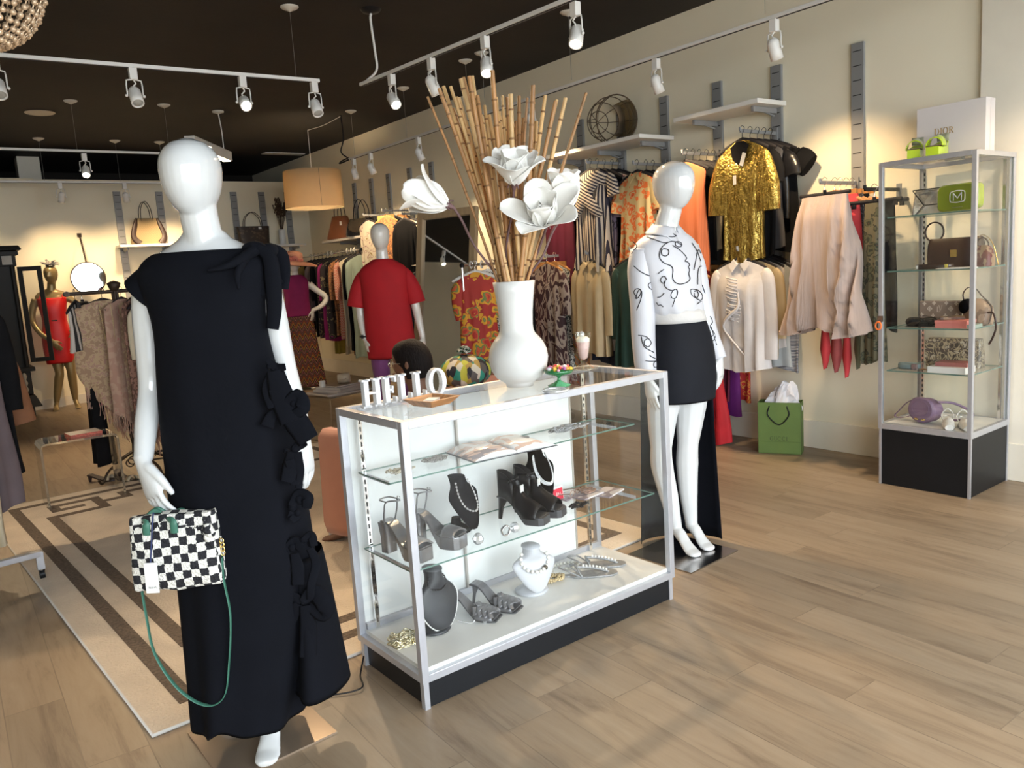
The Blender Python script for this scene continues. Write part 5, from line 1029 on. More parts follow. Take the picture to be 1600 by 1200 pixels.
def chev():
    m_=mat('multicolour_chevron',(.3,.1,.05),.85); nt=m_.node_tree; b_=nt.nodes['Principled BSDF']; N=nt.nodes.new; K=nt.links.new
    tc=N('ShaderNodeTexCoord'); sp=N('ShaderNodeSeparateXYZ'); K(tc.outputs['Object'],sp.inputs[0])
    pp=N('ShaderNodeMath'); pp.operation='PINGPONG'; K(sp.outputs[0],pp.inputs[0]); pp.inputs[1].default_value=.035
    a=N('ShaderNodeMath'); a.operation='MULTIPLY_ADD'; K(pp.outputs[0],a.inputs[0]); a.inputs[1].default_value=2.2; K(sp.outputs[2],a.inputs[2])
    f=N('ShaderNodeMath'); f.operation='MULTIPLY'; K(a.outputs[0],f.inputs[0]); f.inputs[1].default_value=7; g=N('ShaderNodeMath'); g.operation='FRACT'; K(f.outputs[0],g.inputs[0])
    r=N('ShaderNodeValToRGB'); r.color_ramp.interpolation='CONSTANT'; cs=[(.03,.01,.01),(.35,.20,.03),(.03,.008,.01),(.30,.05,.015),(.02,.01,.02),(.06,.07,.02),(.16,.02,.05),(.02,.008,.008),(.28,.14,.10),(.03,.01,.01)]
    el=r.color_ramp.elements
    while len(el)<10: el.new(.5)
    for i,c in enumerate(cs): el[i].position=i/10; 
    for i,c in enumerate(cs): el[i].color=(*c,1)
    K(g.outputs[0],r.inputs[0]); K(r.outputs[0],b_.inputs['Base Color']); return m_
mesh('chevron_trousers',cloth([(.96,-.165,.165,-.12,.125),(.85,-.18,.185,-.13,.135),(.65,-.185,.20,-.13,.14),(.40,-.19,.23,-.13,.15),(.15,-.20,.26,-.14,.16),(.03,-.20,.27,-.14,.16)],48,6,[0,.01,.03,.05,.07,.08],6),chev(),t,sub=1,solid=.003)
ht=tagit(mesh('sun_hat',MB().lathe([(.30,-.035),(.29,-.025),(.20,.005),(.115,.012),(.112,.06),(.10,.115),(.07,.135),(.003,.14),(.003,.13),(.06,.128),(.095,.105),(.105,.05),(.105,.0),(.20,-.006),(.30,-.04)],32,cap=False),mat('pink_straw',(.52,.24,.16),.7,noise=.15,bump=.3,bscale=80),loc=O4+V((0,-.02,1.655)),rot=(.08,.10,0)),'pink straw sun hat with a wide brim and bow, on the magenta mannequin','hat')
b=MB(); b.tube([(.114*cos(a*PI/12),.114*sin(a*PI/12),.028) for a in range(24)],.018,6,True,flat=.25,ref=(0,0,1)); bowmesh(b,(-.08,-.095,.035),1.2,V((.9,-.3,0)),V((-.4,-1,0)),V((0,0,-1)),(.03,.03)); mesh('hat_ribbon',b,mat('rose_ribbon',(.48,.16,.12),.6,noise=.1),ht)
# gold mannequin
m_gm=mat('dull_gold_fibreglass',(.33,.24,.11),.30,.35,noise=.05); O5=V((1.40,11.36,0))
t=T('mannequin','dull gold mannequin with a face in a red strap dress, by the back wall','mannequin',O5,-.15); b=MB()
egg(b,(.03,-.02,0),1.565,1.79,.078,.10,-.35,0,24,1.0); b.tube([(.0,.015,1.36),(.01,.012,1.48),(.02,.005,1.56),(.03,0,1.62)],[.07,.052,.047,.05],16)
b.loft([ell((.0,.02,z*.977),rx,ry,0) for z,rx,ry in ((1.545,.050,.045),(1.525,.09,.055),(1.50,.145,.068),(1.46,.178,.082),(1.40,.172,.10),(1.32,.150,.11),(1.22,.130,.10),(1.12,.112,.09),(1.04,.135,.10),(.94,.160,.115),(.86,.150,.11),(.80,.10,.09))])
limb(b,[(-.17,.02,1.39),(-.215,.03,1.28),(-.235,.02,1.13),(-.17,-.08,.98),(-.06,-.155,.88)],[.046,.041,.036,.032,.025]); hand(b,(-.055,-.16,.875),(.55,-.15,-.85),(.5,-.2,.4),(-.3,.9,0),.3)
limb(b,[(.17,.02,1.39),(.26,.03,1.31),(.33,.03,1.20),(.28,-.05,1.10),(.20,-.10,1.02)],[.046,.041,.036,.032,.025]); hand(b,(.20,-.10,1.02),(-.4,-.4,-.9),(0,-.9,.3),(-.9,.3,0),.3)
limb(b,[(-.06,.01,.86),(-.05,.0,.68),(-.03,-.01,.48),(-.05,.0,.38),(-.085,.02,.22),(-.11,.03,.10)],[.085,.073,.052,.054,.045,.031]); limb(b,[(.075,.01,.86),(.09,.0,.68),(.10,-.02,.48),(.10,.0,.38),(.10,.02,.22),(.10,.03,.10)],[.085,.073,.052,.054,.045,.031])
foot(b,(-.11,.03,.105),(-.13,-.13,.02)); foot(b,(.10,.03,.105),(.13,-.13,.02)); mesh('body',b,m_gm,t,vox=.007)
m_sred=mat('scarlet_satin',(.62,.010,.010),.42,noise=.06); rd=mesh('red_strap_dress',cloth([(1.40,-.165,.165,-.085,.11),(1.34,-.158,.158,-.115,.12),(1.24,-.148,.148,-.125,.12),(1.12,-.128,.128,-.11,.11),(1.02,-.15,.15,-.118,.125),(.92,-.172,.172,-.125,.135),(.75,-.172,.172,-.12,.13),(.58,-.155,.155,-.10,.12)],40,4,[0,0,.004,.004,.008,.01,.012,.015],6,capt=False),m_sred,t,sub=1,solid=.003)
b=MB()
for s_ in (-1,1): b.tube([(s_*.12,-.07,1.39),(s_*.118,.0,1.465),(s_*.11,.08,1.40)],.006,6)
mesh('straps',b,m_sred,rd); b=MB(); b.loft([ell((0,0,z),.133,.113,0,32) for z in (1.128,1.112)],False,False); mesh('thin_belt',b,m_black,rd,solid=.006)
b=MB(); random.seed(2)
for i in range(34):
    a=random.uniform(0,6.28); e=random.uniform(-.3,1.2); l=random.uniform(.05,.13); d=V((cos(a)*cos(e),sin(a)*cos(e)*.8,sin(e)*.7)); b.tube(cat([(0,0,0),d*l*.6+V((0,0,.01)),d*l],3),[.002,.009,.003],5,flat=.3)
fa=one('feather_fascinator',b,pat('black_white_feather','stripe',[(.02,.02,.02),(.6,.55,.5)],60,.7),'black and white feathered fascinator on the gold mannequin','headpiece',loc=O5+V((.03,-.045,1.79)))
b=MB(); b.lathe([(.055,0),(.045,.02),(.003,.025)],16,(0,0,-.01)); mesh('cap_base',b,m_black,fa)
# ---------- person seated behind the case
PO=V((2.04,3.62,0)); m_skin=mat('brown_skin',(.16,.075,.045),.5,noise=.06,sss=.1); m_hair=mat('black_hair',(.006,.004,.004),.7,spec=.15,noise=.3,nscale=40,bump=.5,bscale=120,stretch=(1,1,.2))
t=T('person','person with short dark hair and glasses seated low behind the display case','person',PO,.0)
# faces away and to the left: local -Y is the face, turned
t.rotation_euler=(0,0,-YAW-PI/2-.35); 
b=MB(); egg(b,(0,-.02,0),.845,1.075,.075,.098,0,0,28,1.3); b.tube([(0,.03,.66),(0,.02,.80),(0,.0,.90)],[.06,.052,.055],14)
b.ball((-.078,.0,.955),.020,8,6,sc3=(.4,.8,1.4)); b.ball((.078,.0,.955),.020,8,6,sc3=(.4,.8,1.4))
b.tube(cat([(-.03,-.118,.900),(0,-.124,.903),(.03,-.118,.900)],3),.006,6)
b.loft([ell((0,.05,z),rx,ry,0) for z,rx,ry in ((.76,.06,.05),(.74,.12,.07),(.70,.18,.09),(.62,.18,.11),(.50,.15,.11),(.36,.16,.12),(.30,.15,.12))])
for s_ in (-1,1):
    limb(b,[(s_*.18,.05,.70),(s_*.22,.0,.56),(s_*.21,-.08,.46),(s_*.14,-.22,.44)],[.05,.042,.036,.026]); hand(b,(s_*.14,-.22,.44),(-s_*.1,-1,-.1),(-s_,0,0),(0,0,-1),.3)
    limb(b,[(s_*.09,.03,.36),(s_*.10,-.2,.37),(s_*.10,-.42,.36),(s_*.10,-.42,.2),(s_*.10,-.40,.09)],[.085,.075,.055,.048,.036]); foot(b,(s_*.10,-.40,.09),(s_*.11,-.58,.02))
mesh('body',b,m_skin,t,vox=.006)
b=MB(); rings=[]
for i in range(12):
    q=i/11; zz=.915+.168*q; rr=(1-((q-.35)/.66)**2)**.5 if q>.35 else 1-.10*(.35-q)
    r=[]
    for j in range(28):
        a=2*PI*j/28; f=max(0,-sin(a)); z=zz+ (.075*(1-q)*f**.7 if f>0 else -.03*(1-q)); r.append(V((.083*max(.05,rr)*cos(a),.0+.108*max(.05,rr)*sin(a)-.004,z)))
    rings.append(r)
b.loft(rings,cap0=False); mesh('hair',b,m_hair,t)
for s_ in (-1,1):
    b=MB(); b.ball((s_*.030,-.098,.962),.011,8,6); mesh('eye',b,mat('eye_white',(.5,.48,.45),.2,noise=.02),t)
b=MB()
for s_ in (-1,1): b.tube([(s_*.034+.024*cos(a*PI/8),-.118,.960+.018*sin(a*PI/8)) for a in range(16)],.0022,5,True); b.tube([(s_*.058,-.116,.964),(s_*.082,0,.965)],.0022,5)
b.tube([(-.01,-.12,.963),(.01,-.12,.963)],.002,5); mesh('glasses',b,m_silver,t)
mesh('dark_jumper',cloth([(.775,-.065,.065,-.01,.11),(.745,-.13,.13,-.03,.13),(.70,-.20,.20,-.06,.16),(.60,-.20,.20,-.08,.18),(.45,-.18,.18,-.08,.18),(.31,-.18,.18,-.09,.19)],32,5,[0,0,.01,.02,.02,.02],3),mat('dark_brown_knit',(.03,.015,.012),.9,noise=.2),t,solid=.004)
b=MB()
for s_ in (-1,1): b.tube(cat([(s_*.10,.03,.37),(s_*.10,-.2,.375),(s_*.10,-.44,.36),(s_*.10,-.435,.25),(s_*.10,-.41,.10)],5),[.095,.085,.065,.06,.05],12)
mesh('trousers',b,m_blackcloth,t)
# ================= HANGERS AND GARMENTS =================
# local frame of a garment: X = width, Y = thickness (front is -Y), hook point on the rail at the origin, hanging down -Z
m_hblack=mat('black_velvet_hanger',(.012,.010,.012),.8,noise=.1); m_hwhite=mat('white_plastic_hanger',(.62,.60,.55),.4,noise=.03)
def hanger_proto(kind):
    mt={'black':m_hblack,'wood':m_wood,'white':m_hwhite,'clip':m_hblack}[kind]
    t=L_(bpy.data.objects.new('clothes_hanger',None)); t.empty_display_size=.05
    b=MB(); b.tube(cat([(-.016,0,-.012),(-.017,0,.004),(0,0,.018),(.017,0,.004),(.012,0,-.018),(0,0,-.035),(0,0,-.075)],4),.0022,5); mesh('hook',b,m_chrome if kind!='black' else m_blackshine,t)
    b=MB()
    if kind=='clip': b.tube([(-.17,0,-.085),(.17,0,-.085)],.012,6); b.tube([(0,0,-.06),(0,0,-.085)],.012,6); b.box((-.13,0,-.10),(.022,.016,.04)); b.box((.13,0,-.10),(.022,.016,.04))
    else:
        for s_ in (-1,1): b.tube(cat([(0,0,-.072),(s_*.05,0,-.088),(s_*.13,0,-.115),(s_*.205,0,-.150)],4),[.016,.017,.015,.011],8,flat=.55,ref=(0,0,1))
        if kind=='wood': b.box((0,0,-.088),(.30,.012,.045))
    mesh('hanger_bar',b,mt,t); return t
HP={}
def hanger(kind,loc,rz,label,group=None):
    if kind not in HP:
        HP[kind]=hanger_proto(kind); o=HP[kind]; o.location=loc; o.rotation_euler=(0,0,rz)
    else:
        o=HP[kind]; c=o.copy(); L_(c); c.location=loc; c.rotation_euler=(0,0,rz)
        for ch in o.children: d=ch.copy(); L_(d); d.parent=c
        o=c
    o['label']=label; o['category']='hanger'; o['group']='clothes hangers'; return o
def lim(s): 
    w=s.split(); return ' '.join(w[:16])
def garment(name,style,loc,rz,mt,label,catg,L=.7,hw=.20,th=.035,flare=1.0,sl=None,hang='black',seed=0,folds=7,amp=.085,collar=None,group=None,neck=.05,extra=None,short=None,hangit=True):
    loc=V(loc); random.seed(seed*7+3); N=44; nr=12
    if hangit: hanger(hang,loc,rz,lim({'black':'black hanger','wood':'wooden hanger','white':'white hanger','clip':'black clip hanger'}[hang]+' holding the '+(short or label)))
    skirt=style in('skirt','trousers')
    rows=[]
    if skirt: rows=[(-.095,hw*.78,th*.5),(-.125,hw*.80,th*.55)]; z0=-.125
    else: rows=[(-.080,neck*.8,.008),(-.087,neck,.011),(-.104,neck+(hw-neck)*.35,.012),(-.127,neck+(hw-neck)*.70,.013),(-.150,hw*.96,.014),(-.172,hw,.017),(-.22,hw*.96,th*.6),(-.28,hw*.91,th*.9)]; z0=-.28
    for i in range(1,nr+1):
        q=i/nr; w_=hw*(.80+(flare-.80)*q) if skirt else hw*(.90+(flare-.90)*q)
        rows.append((z0-(L+z0+.08 if False else (L-abs(z0)+.08))*q,w_,th*(1+ (flare-1)*.6*q) if flare>1 else th))
    ph=[random.uniform(0,6.28) for _ in range(4)]; mb=MB(); rings=[]; m_=len(rows)
    for i,(z,w_,t_) in enumerate(rows):
        q=max(0,(i-(2 if skirt else 6))/(m_-1-(2 if skirt else 6))); a_=amp*(.2+.8*q); r=[]
        for j in range(N):
            a=2*PI*j/N; c,s=cos(a),sin(a); x=w_*math.copysign(abs(c)**.75,c); f=1+a_*6*(.6*sin(folds*x/hw*1.6+ph[0]+q)+.4*sin(folds*2.3*x/hw+ph[1]))*(1 if i>4 else .2)
            y=t_*math.copysign(abs(s)**.8,s)*1.0+ t_*a_*9*(.6*sin(folds*x/hw*1.6+ph[2]+q)+.4*sin(folds*2.1*x/hw+ph[1]))*(1 if i>4 or skirt else .15)
            r.append(V((x*(1+a_*.5*sin(z*9+ph[3])),y,z+ (a_*.22*sin(3*x/hw+ph[1]) if i==m_-1 else 0))))
        rings.append(r)
    mb.loft(rings,cap0=True,cap1=False); mb.add([p+V((0,0,.02)) for p in rings[-1]],[tuple(range(N))],False)
    o=one(name,mb,mt,label,catg,group,loc=loc,rz=rz)
    ms=mt[0] if isinstance(mt,(list,tuple)) else mt
    if sl:
        ln,out,r0,r1=sl[:4]
        for s_ in (-1,1):
            if len(sl)>4 and sl[4]!=s_: continue
            b=MB(); x0=hw*.93; P_=cat([(s_*(hw-.050),0,-.178),(s_*(hw-.018),0,-.225),(s_*(hw-.004+out*.5),-.004,-.20-ln*.5),(s_*(hw-.012+out),-.008,-.18-ln)],5)
            b.tube(P_,[r0*.62,r0*.95,(r0+r1)*.5*(1.15 if r1>r0 else 1),r1],14,flat=.45,ref=(1,0,0)); mesh('sleeve',b,ms,o)
    if collar:
        b=MB()
        for s_ in (-1,1): b.add([V((s_*.01,-.028,-.118)),V((s_*.055,-.020,-.085)),V((s_*.085,-.028,-.125)),V((s_*.050,-.036,-.165)),V((s_*.02,.02,-.078)),V((s_*.055,.012,-.075))],[(0,1,2,3),(0,1,5,4)],False)
        mesh('collar',b,collar if not isinstance(collar,bool) else ms,o,solid=.004)
    return o
def arm(loc,L,label,rz=PI,mt=None,group='faceout arms on the wall standards'):
    # bar that sticks out of the wall: local +X away from the wall
    t=T('faceout_arm',label,'clothes arm',loc,rz,group); b=MB(); b.box((L/2,0,-.012),(L,.012,.022)); b.tube([(L,0,-.012),(L,0,.012)],.009,6); mesh('bar',b,mt or m_gstd,t); b=MB(); b.box((.005,0,-.02),(.012,.03,.09)); mesh('plate',b,m_gstd,t); return t
W0=XR-.026
# patterns
m_goldsq=pat('gold_pleated_lame','noise',[(.05,.03,.005),(.26,.17,.03),(.60,.44,.12),(.20,.13,.02)],16,.25,stretch=(6,6,.8),metal=.8,bump=.9,pos='lin')
m_stripev=pat('cream_black_stripe_vertical','stripe',[(.60,.50,.38),(.03,.025,.04)],13,.8)
m_stripeh=pat('cream_black_stripe_slanted','stripe',[(.60,.50,.38),(.03,.025,.04)],13,.8,rot=(0,PI/2-.5,0),dist=1.5)
m_ofl=pat('orange_cream_floral','floral',[(.45,.04,.02),(.68,.12,.03),(.60,.47,.24),(.68,.16,.04),(.56,.42,.20)],17,.8,pos=[0,.14,.36,.50,.80])
m_coral=pat('coral_rib','stripe',[(.70,.20,.08),(.60,.16,.06)],45,.8)
m_cream=mat('cream_cloth',(.58,.50,.36),.8,noise=.06,bump=.1); m_beige=mat('beige_silk',(.46,.36,.21),.5,noise=.06,bump=.15,bscale=20); m_whitec=mat('white_cotton',(.64,.60,.58),.75,noise=.03,bump=.3,bscale=18)
m_green=mat('bottle_green_cloth',(.012,.045,.035),.75,noise=.15); m_navy=mat('navy_cloth',(.012,.018,.045),.8,noise=.15); m_redc=mat('red_cloth',(.50,.012,.02),.75,noise=.1); m_burg=mat('burgundy_cloth',(.12,.008,.03),.8,noise=.1)
m_purple=mat('purple_cloth',(.14,.012,.16),.8,noise=.1); m_lilac=pat('lilac_grey_print','noise',[(.22,.18,.26),(.05,.05,.07),(.32,.26,.32)],14,.8); m_grey=mat('pale_grey_cloth',(.42,.45,.46),.8,noise=.08); m_dgrey=mat('charcoal_cloth',(.05,.05,.055),.85,noise=.2)
m_ikat=pat('brown_ikat','noise',[(.035,.012,.014),(.30,.24,.20),(.05,.015,.018),(.20,.15,.12)],9,.8,stretch=(1,1,.5),dist=2); m_pais=pat('paisley_brown','noise',[(.22,.10,.04),(.42,.18,.06),(.12,.05,.03),(.35,.28,.15)],16,.8,dist=1.5)
m_ostr=pat('orange_green_stripe','stripe',[(.34,.20,.12),(.60,.16,.03),(.26,.26,.10),(.34,.22,.14)],4,.8,rot=(0,.5,0)); m_tulle=mat('blush_tulle',(.52,.40,.35),.9,noise=.08,nscale=5,stretch=(6,6,.5),bump=.3,bscale=12,sheen=.3)
m_rpink=mat('coral_red_cloth',(.70,.06,.07),.75,noise=.05); m_camo=pat('olive_red_floral','floral',[(.25,.05,.03),(.03,.035,.02),(.09,.09,.05),(.04,.04,.025),(.14,.12,.07)],20,.8,pos=[0,.10,.34,.62,.78]); m_spark=pat('sparkling_charcoal','vor',[(.03,.03,.035),(.10,.10,.11),(.25,.25,.27)],160,.4,pos=[0,.6,.92])
m_flor=pat('white_garden_floral','floral',[(.30,.12,.06),(.25,.18,.08),(.50,.44,.34),(.22,.10,.12),(.52,.46,.36)],14,.8,pos=[0,.12,.30,.62,.70])
m_yrf=pat('yellow_red_floral','floral',[(.70,.40,.04),(.50,.03,.02),(.60,.10,.03),(.16,.22,.06),(.70,.33,.02),(.40,.03,.02)],10,.7,pos=[0,.10,.32,.50,.62,.80]); m_leo=pat('black_white_leopard','noise',[(.03,.03,.03),(.60,.57,.50),(.03,.03,.03),(.55,.50,.44)],38,.8,dist=1)
m_grf=pat('green_coral_floral','floral',[(.45,.10,.07),(.42,.10,.07),(.03,.07,.04),(.10,.16,.06),(.45,.25,.2)],12,.8,pos=[0,.12,.30,.62,.78]); m_rcheck=pat('red_check','check',[(.50,.13,.08),(.55,.35,.26)],60,.8); m_mint=mat('grey_green_cloth',(.20,.25,.20),.75,noise=.06)
m_mpr=pat('magenta_black_print','floral',[(.30,.03,.15),(.03,.02,.03),(.25,.20,.10),(.04,.03,.03)],14,.8,pos=[0,.25,.55,.66]); m_must=mat('mustard_cloth',(.30,.23,.03),.8,noise=.1); m_olive=mat('olive_brown_cloth',(.14,.10,.03),.8,noise=.1); m_brown=mat('brown_leather_cloth',(.20,.075,.025),.6,noise=.15); m_blue=mat('grey_blue_denim',(.14,.18,.25),.8,noise=.1)
m_shawl=pat('gold_beige_shawl','noise',[(.32,.20,.12),(.44,.31,.18),(.38,.22,.16),(.50,.38,.24)],30,.7,sheen=.2); m_pshawl=pat('rose_beige_shawl','noise',[(.40,.24,.18),(.45,.30,.22),(.48,.20,.18)],22,.8); m_rust=mat('rust_brown_wool',(.24,.10,.045),.85,noise=.12,bump=.2)
m_mauve=mat('mauve_grey_cloth',(.13,.10,.11),.85,noise=.1); m_pinkstr=pat('pink_stripe','stripe',[(.45,.25,.2),(.55,.42,.33)],30,.8)
R90=-PI/2    # garment front (-Y) turned to face -X (into the room)
def wallset(y,z,L_arm,label,items):
    arm((W0,y,z),L_arm,label)
    n=len(items)
    for k,it in enumerate(items):
        x=W0-L_arm+.02+it.pop('at'); garment(loc=(x,y,z+.003),rz=R90+it.pop('tw',0),seed=int(y*10)+k,**it)
# upper tier
wallset(3.507,2.235,.40,'upper faceout arm holding the gold top',[
 dict(at=.0,name='gold_tunic',style='top',mt=m_goldsq,label='gold pleated metallic tunic with batwing sleeves, front of its arm on the right wall',catg='top',L=.80,hw=.175,th=.05,flare=.92,sl=(.38,.035,.075,.095),folds=12,amp=.07,short='gold metallic tunic',neck=.08),
 dict(at=.085,name='black_dress',style='top',mt=m_blackcloth,label='black garment hanging right behind the gold metallic tunic',catg='dress',L=.78,hw=.20,th=.03,short='black garment right behind the gold tunic',sl=(.2,.03,.06,.05)),
 dict(at=.165,name='black_dress',style='top',mt=m_dgrey,label='charcoal black garment third on the arm of the gold tunic',catg='dress',L=.72,hw=.20,th=.03,short='charcoal garment third on the gold tunic arm'),
 dict(at=.24,name='black_blouse',style='top',mt=m_blackshine,label='shiny black sequined blouse between plain black garments, on the arm of the gold tunic',catg='blouse',L=.55,hw=.20,th=.03,sl=(.15,.04,.07,.06),short='shiny black blouse on the gold tunic arm'),
 dict(at=.31,name='black_dress',style='top',mt=m_blackcloth,label='black dress with puffed shoulders nearest the wall behind the gold tunic',catg='dress',L=.76,hw=.22,th=.035,sl=(.10,.10,.10,.08),short='puff shouldered black dress nearest the wall')])
wallset(4.02,2.165,.40,'upper faceout arm holding the coral sleeveless top',[
 dict(at=.02,name='coral_camisole',style='top',mt=m_coral,label='coral ribbed sleeveless top hanging behind the white mannequin head',catg='top',L=.78,hw=.18,th=.03,flare=1.0,short='coral sleeveless top'),
 dict(at=.10,name='black_camisole',style='top',mt=m_blackcloth,label='black top hanging between the coral top and a cream one',catg='top',L=.70,hw=.19,th=.03,short='black top behind the coral one'),
 dict(at=.17,name='cream_blouse',style='top',mt=m_cream,label='narrow cream sleeve shirt behind the coral top',catg='blouse',L=.66,hw=.19,th=.02,sl=(.5,-.03,.045,.035),short='cream shirt behind the coral top'),
 dict(at=.25,name='black_jacket',style='top',mt=m_dgrey,label='black jacket with long sleeves behind the narrow cream shirt',catg='jacket',L=.74,hw=.21,th=.04,sl=(.5,.02,.05,.045),short='black jacket behind the cream shirt'),
 dict(at=.33,name='patterned_blouse',style='top',mt=m_flor,label='pale flower print top showing below the black jacket at the gold tunic',catg='top',L=.80,hw=.22,th=.02,short='pale flower print top')])
wallset(4.55,2.163,.36,'upper faceout arm holding the orange floral shirt',[
 dict(at=.02,name='floral_shirt',style='top',mt=m_ofl,label='orange and cream floral short sleeve shirt left of the white mannequin head',catg='shirt',L=.72,hw=.19,th=.05,sl=(.20,.05,.07,.075),collar=True,short='orange floral shirt'),
 dict(at=.12,name='dark_blouse',style='top',mt=m_blackcloth,label='black blouse directly behind the orange floral shirt',catg='blouse',L=.60,hw=.20,th=.03,short='black blouse behind the orange shirt'),
 dict(at=.20,name='purple_blouse',style='top',mt=m_burg,label='dark burgundy blouse nearest the wall behind the orange floral shirt',catg='blouse',L=.66,hw=.21,th=.03,sl=(.4,.02,.05,.05),short='burgundy blouse behind the orange shirt')])
sd=dict(at=.02,name='striped_dress',style='top',mt=m_stripev,label='cream and black striped wrap dress with ruffled shoulders beside the magnolias',catg='dress',L=.82,hw=.20,th=.06,flare=1.1,short='striped wrap dress')
wallset(5.044,2.24,.40,'upper faceout arm holding the striped dress',[sd,
 dict(at=.10,name='lilac_dress',style='top',mt=m_lilac,label='lilac grey printed dress behind the striped wrap dress',catg='dress',L=.88,hw=.21,th=.04,flare=1.05,sl=(.3,.02,.06,.05),short='lilac printed dress'),
 dict(at=.18,name='black_dress',style='top',mt=m_blackcloth,label='black dress third on the arm of the striped wrap dress',catg='dress',L=.90,hw=.21,th=.03,short='black dress on the striped dress arm'),
 dict(at=.27,name='patterned_dress',style='top',mt=m_flor,label='beige and black patterned dress nearest the wall by the striped wrap dress',catg='dress',L=.92,hw=.23,th=.04,short='beige patterned dress by the striped one'),
 dict(at=.34,name='dark_dress',style='top',mt=m_dgrey,label='charcoal dress against the wall behind the beige patterned one',catg='dress',L=.95,hw=.24,th=.03,short='charcoal dress against the wall')])
sdo=[o for o in bpy.data.objects if o.name.startswith('striped_dress')][0]
b=MB() # crossed shoulder ruffles
for s_ in (-1,1): b.tube(cat([(s_*.20,-.02,-.17),(s_*.12,-.06,-.16),(0,-.08,-.28),(-s_*.10,-.07,-.40),(-s_*.16,-.05,-.46)],5),[.05,.06,.065,.05,.03],12,flat=.35,ref=(0,0,1))
for s_ in (-1,1): b.tube(cat([(s_*.17,0,-.16),(s_*.24,0,-.20),(s_*.26,0,-.31)],5),[.05,.06,.065],12,flat=.5,ref=(1,0,0))
mesh('wrap_ruffle',b,m_stripeh,sdo)
wallset(5.556,2.16,.36,'upper faceout arm behind the magnolias',[
 dict(at=.05,name='wine_dress',style='top',mt=m_burg,label='wine red dress mostly hidden behind the magnolia flowers',catg='dress',L=.95,hw=.20,th=.04,short='wine red dress behind the magnolias'),
 dict(at=.18,name='black_trousers',style='trousers',mt=m_blackcloth,label='black garment whose hem shows under the magnolias',catg='trousers',L=.85,hw=.17,th=.04,hang='clip',short='black garment under the magnolias')])
# tulle group
wallset(2.905,1.822,.42,'faceout arm holding the tulle skirt',[
 dict(at=.03,name='tulle_skirt',style='skirt',mt=m_tulle,label='long blush pink tulle skirt on a clip hanger, left of the glass tower case',catg='skirt',L=.86,hw=.20,th=.07,flare=1.50,hang='clip',folds=9,amp=.15,short='blush tulle skirt'),
 dict(at=.14,name='red_skirt',style='skirt',mt=m_rpink,label='coral red skirt right behind the blush tulle skirt',catg='skirt',L=.74,hw=.20,th=.03,flare=1.2,hang='wood',short='coral red skirt'),
 dict(at=.20,name='sparkling_trousers',style='trousers',mt=m_spark,label='sparkling charcoal trousers between the coral red skirt and black trousers',catg='trousers',L=.72,hw=.20,th=.025,flare=1.0,hang='wood',short='sparkling charcoal trousers'),
 dict(at=.27,name='black_trousers',style='trousers',mt=m_blackcloth,label='black trousers on a wooden hanger near the tulle skirt',catg='trousers',L=.74,hw=.20,th=.03,flare=1.0,hang='wood',short='black trousers by the tulle skirt'),
 dict(at=.34,name='floral_skirt',style='skirt',mt=m_flor,label='long cream floral skirt nearest the wall by the tulle skirt',catg='skirt',L=.84,hw=.20,th=.03,flare=1.1,hang='wood',short='cream floral skirt')])
arm((W0,2.625,1.75),.40,'dark faceout arm just left of the glass tower case',mt=m_black)
garment('olive_skirt','skirt',(4.72,2.625,1.753),R90,m_camo,'olive and red floral skirt beside the left post of the glass tower case','skirt',.98,.075,.03,1.0,hang='clip',seed=88,short='olive and red floral skirt')
garment('black_skirt','skirt',(4.86,2.66,1.753),R90,m_blackcloth,'black skirt behind the olive floral skirt by the tower case','skirt',.8,.11,.03,1.0,hang='clip',seed=89,short='black skirt by the tower case')
# hanging scarf points below the tulle
t=T('pointed_scarf_skirt','red and pink skirt with scarf points hanging below the blush tulle','skirt',(4.86,2.92,1.40),R90)
b=MB(); b.rb(-.14,-.01,-.52,.14,.01,0.0); mesh('skirt_body',b,m_rpink,t)
for i,(x,zz,w_,mt_) in enumerate([(-.11,-.79,.040,m_rpink),(-.035,-.81,.045,mat('dusty_red_voile',(.45,.10,.10),.8,noise=.1)),(.035,-.84,.034,m_rpink),(.11,-.78,.032,mat('olive_voile',(.12,.12,.07),.8,noise=.1))]):
    b=MB(); b.loft([[V((x-w_*k,-.02+.008*i,z)),V((x,-.045+.008*i,z-.005)),V((x+w_*k,-.02+.008*i,z)),V((x,-.002+.008*i,z))] for z,k in ((-.45,.5),(-.54,.7),(zz+.13,1.0),(zz+.05,.6),(zz,.05))]); mesh('scarf_point',b,mt_,t)
# lower tier
wallset(3.507,1.446,.46,'lower faceout arm holding the white ruched shirt',[
 dict(at=.02,name='white_shirt',style='top',mt=m_whitec,label='white long sleeved shirt with ruched front and big collar on the right wall',catg='shirt',L=.76,hw=.22,th=.065,sl=(.58,.02,.065,.055),collar=True,folds=9,amp=.07,short='white ruched shirt'),
 dict(at=.13,name='beige_blouse',style='top',mt=m_beige,label='beige translucent blouse right behind the white ruched shirt',catg='blouse',L=.70,hw=.22,th=.03,sl=(.45,.02,.06,.05),short='beige blouse behind the white shirt'),
 dict(at=.21,name='white_vest',style='top',mt=m_whitec,label='white sleeveless top with black trim behind the beige blouse',catg='top',L=.62,hw=.21,th=.02,short='white sleeveless top'),
 dict(at=.28,name='grey_camisole',style='top',mt=m_grey,label='pale grey sleeveless top near the wall behind the white shirt',catg='top',L=.78,hw=.21,th=.03,short='pale grey top'),
 dict(at=.35,name='striped_jersey',style='top',mt=pat('navy_white_pinstripe','stripe',[(.5,.5,.5),(.05,.06,.1)],30,.8,rot=(0,PI/2,0)),label='navy and white striped top nearest the wall behind the white shirt',catg='top',L=.80,hw=.23,th=.03,short='navy striped top')])
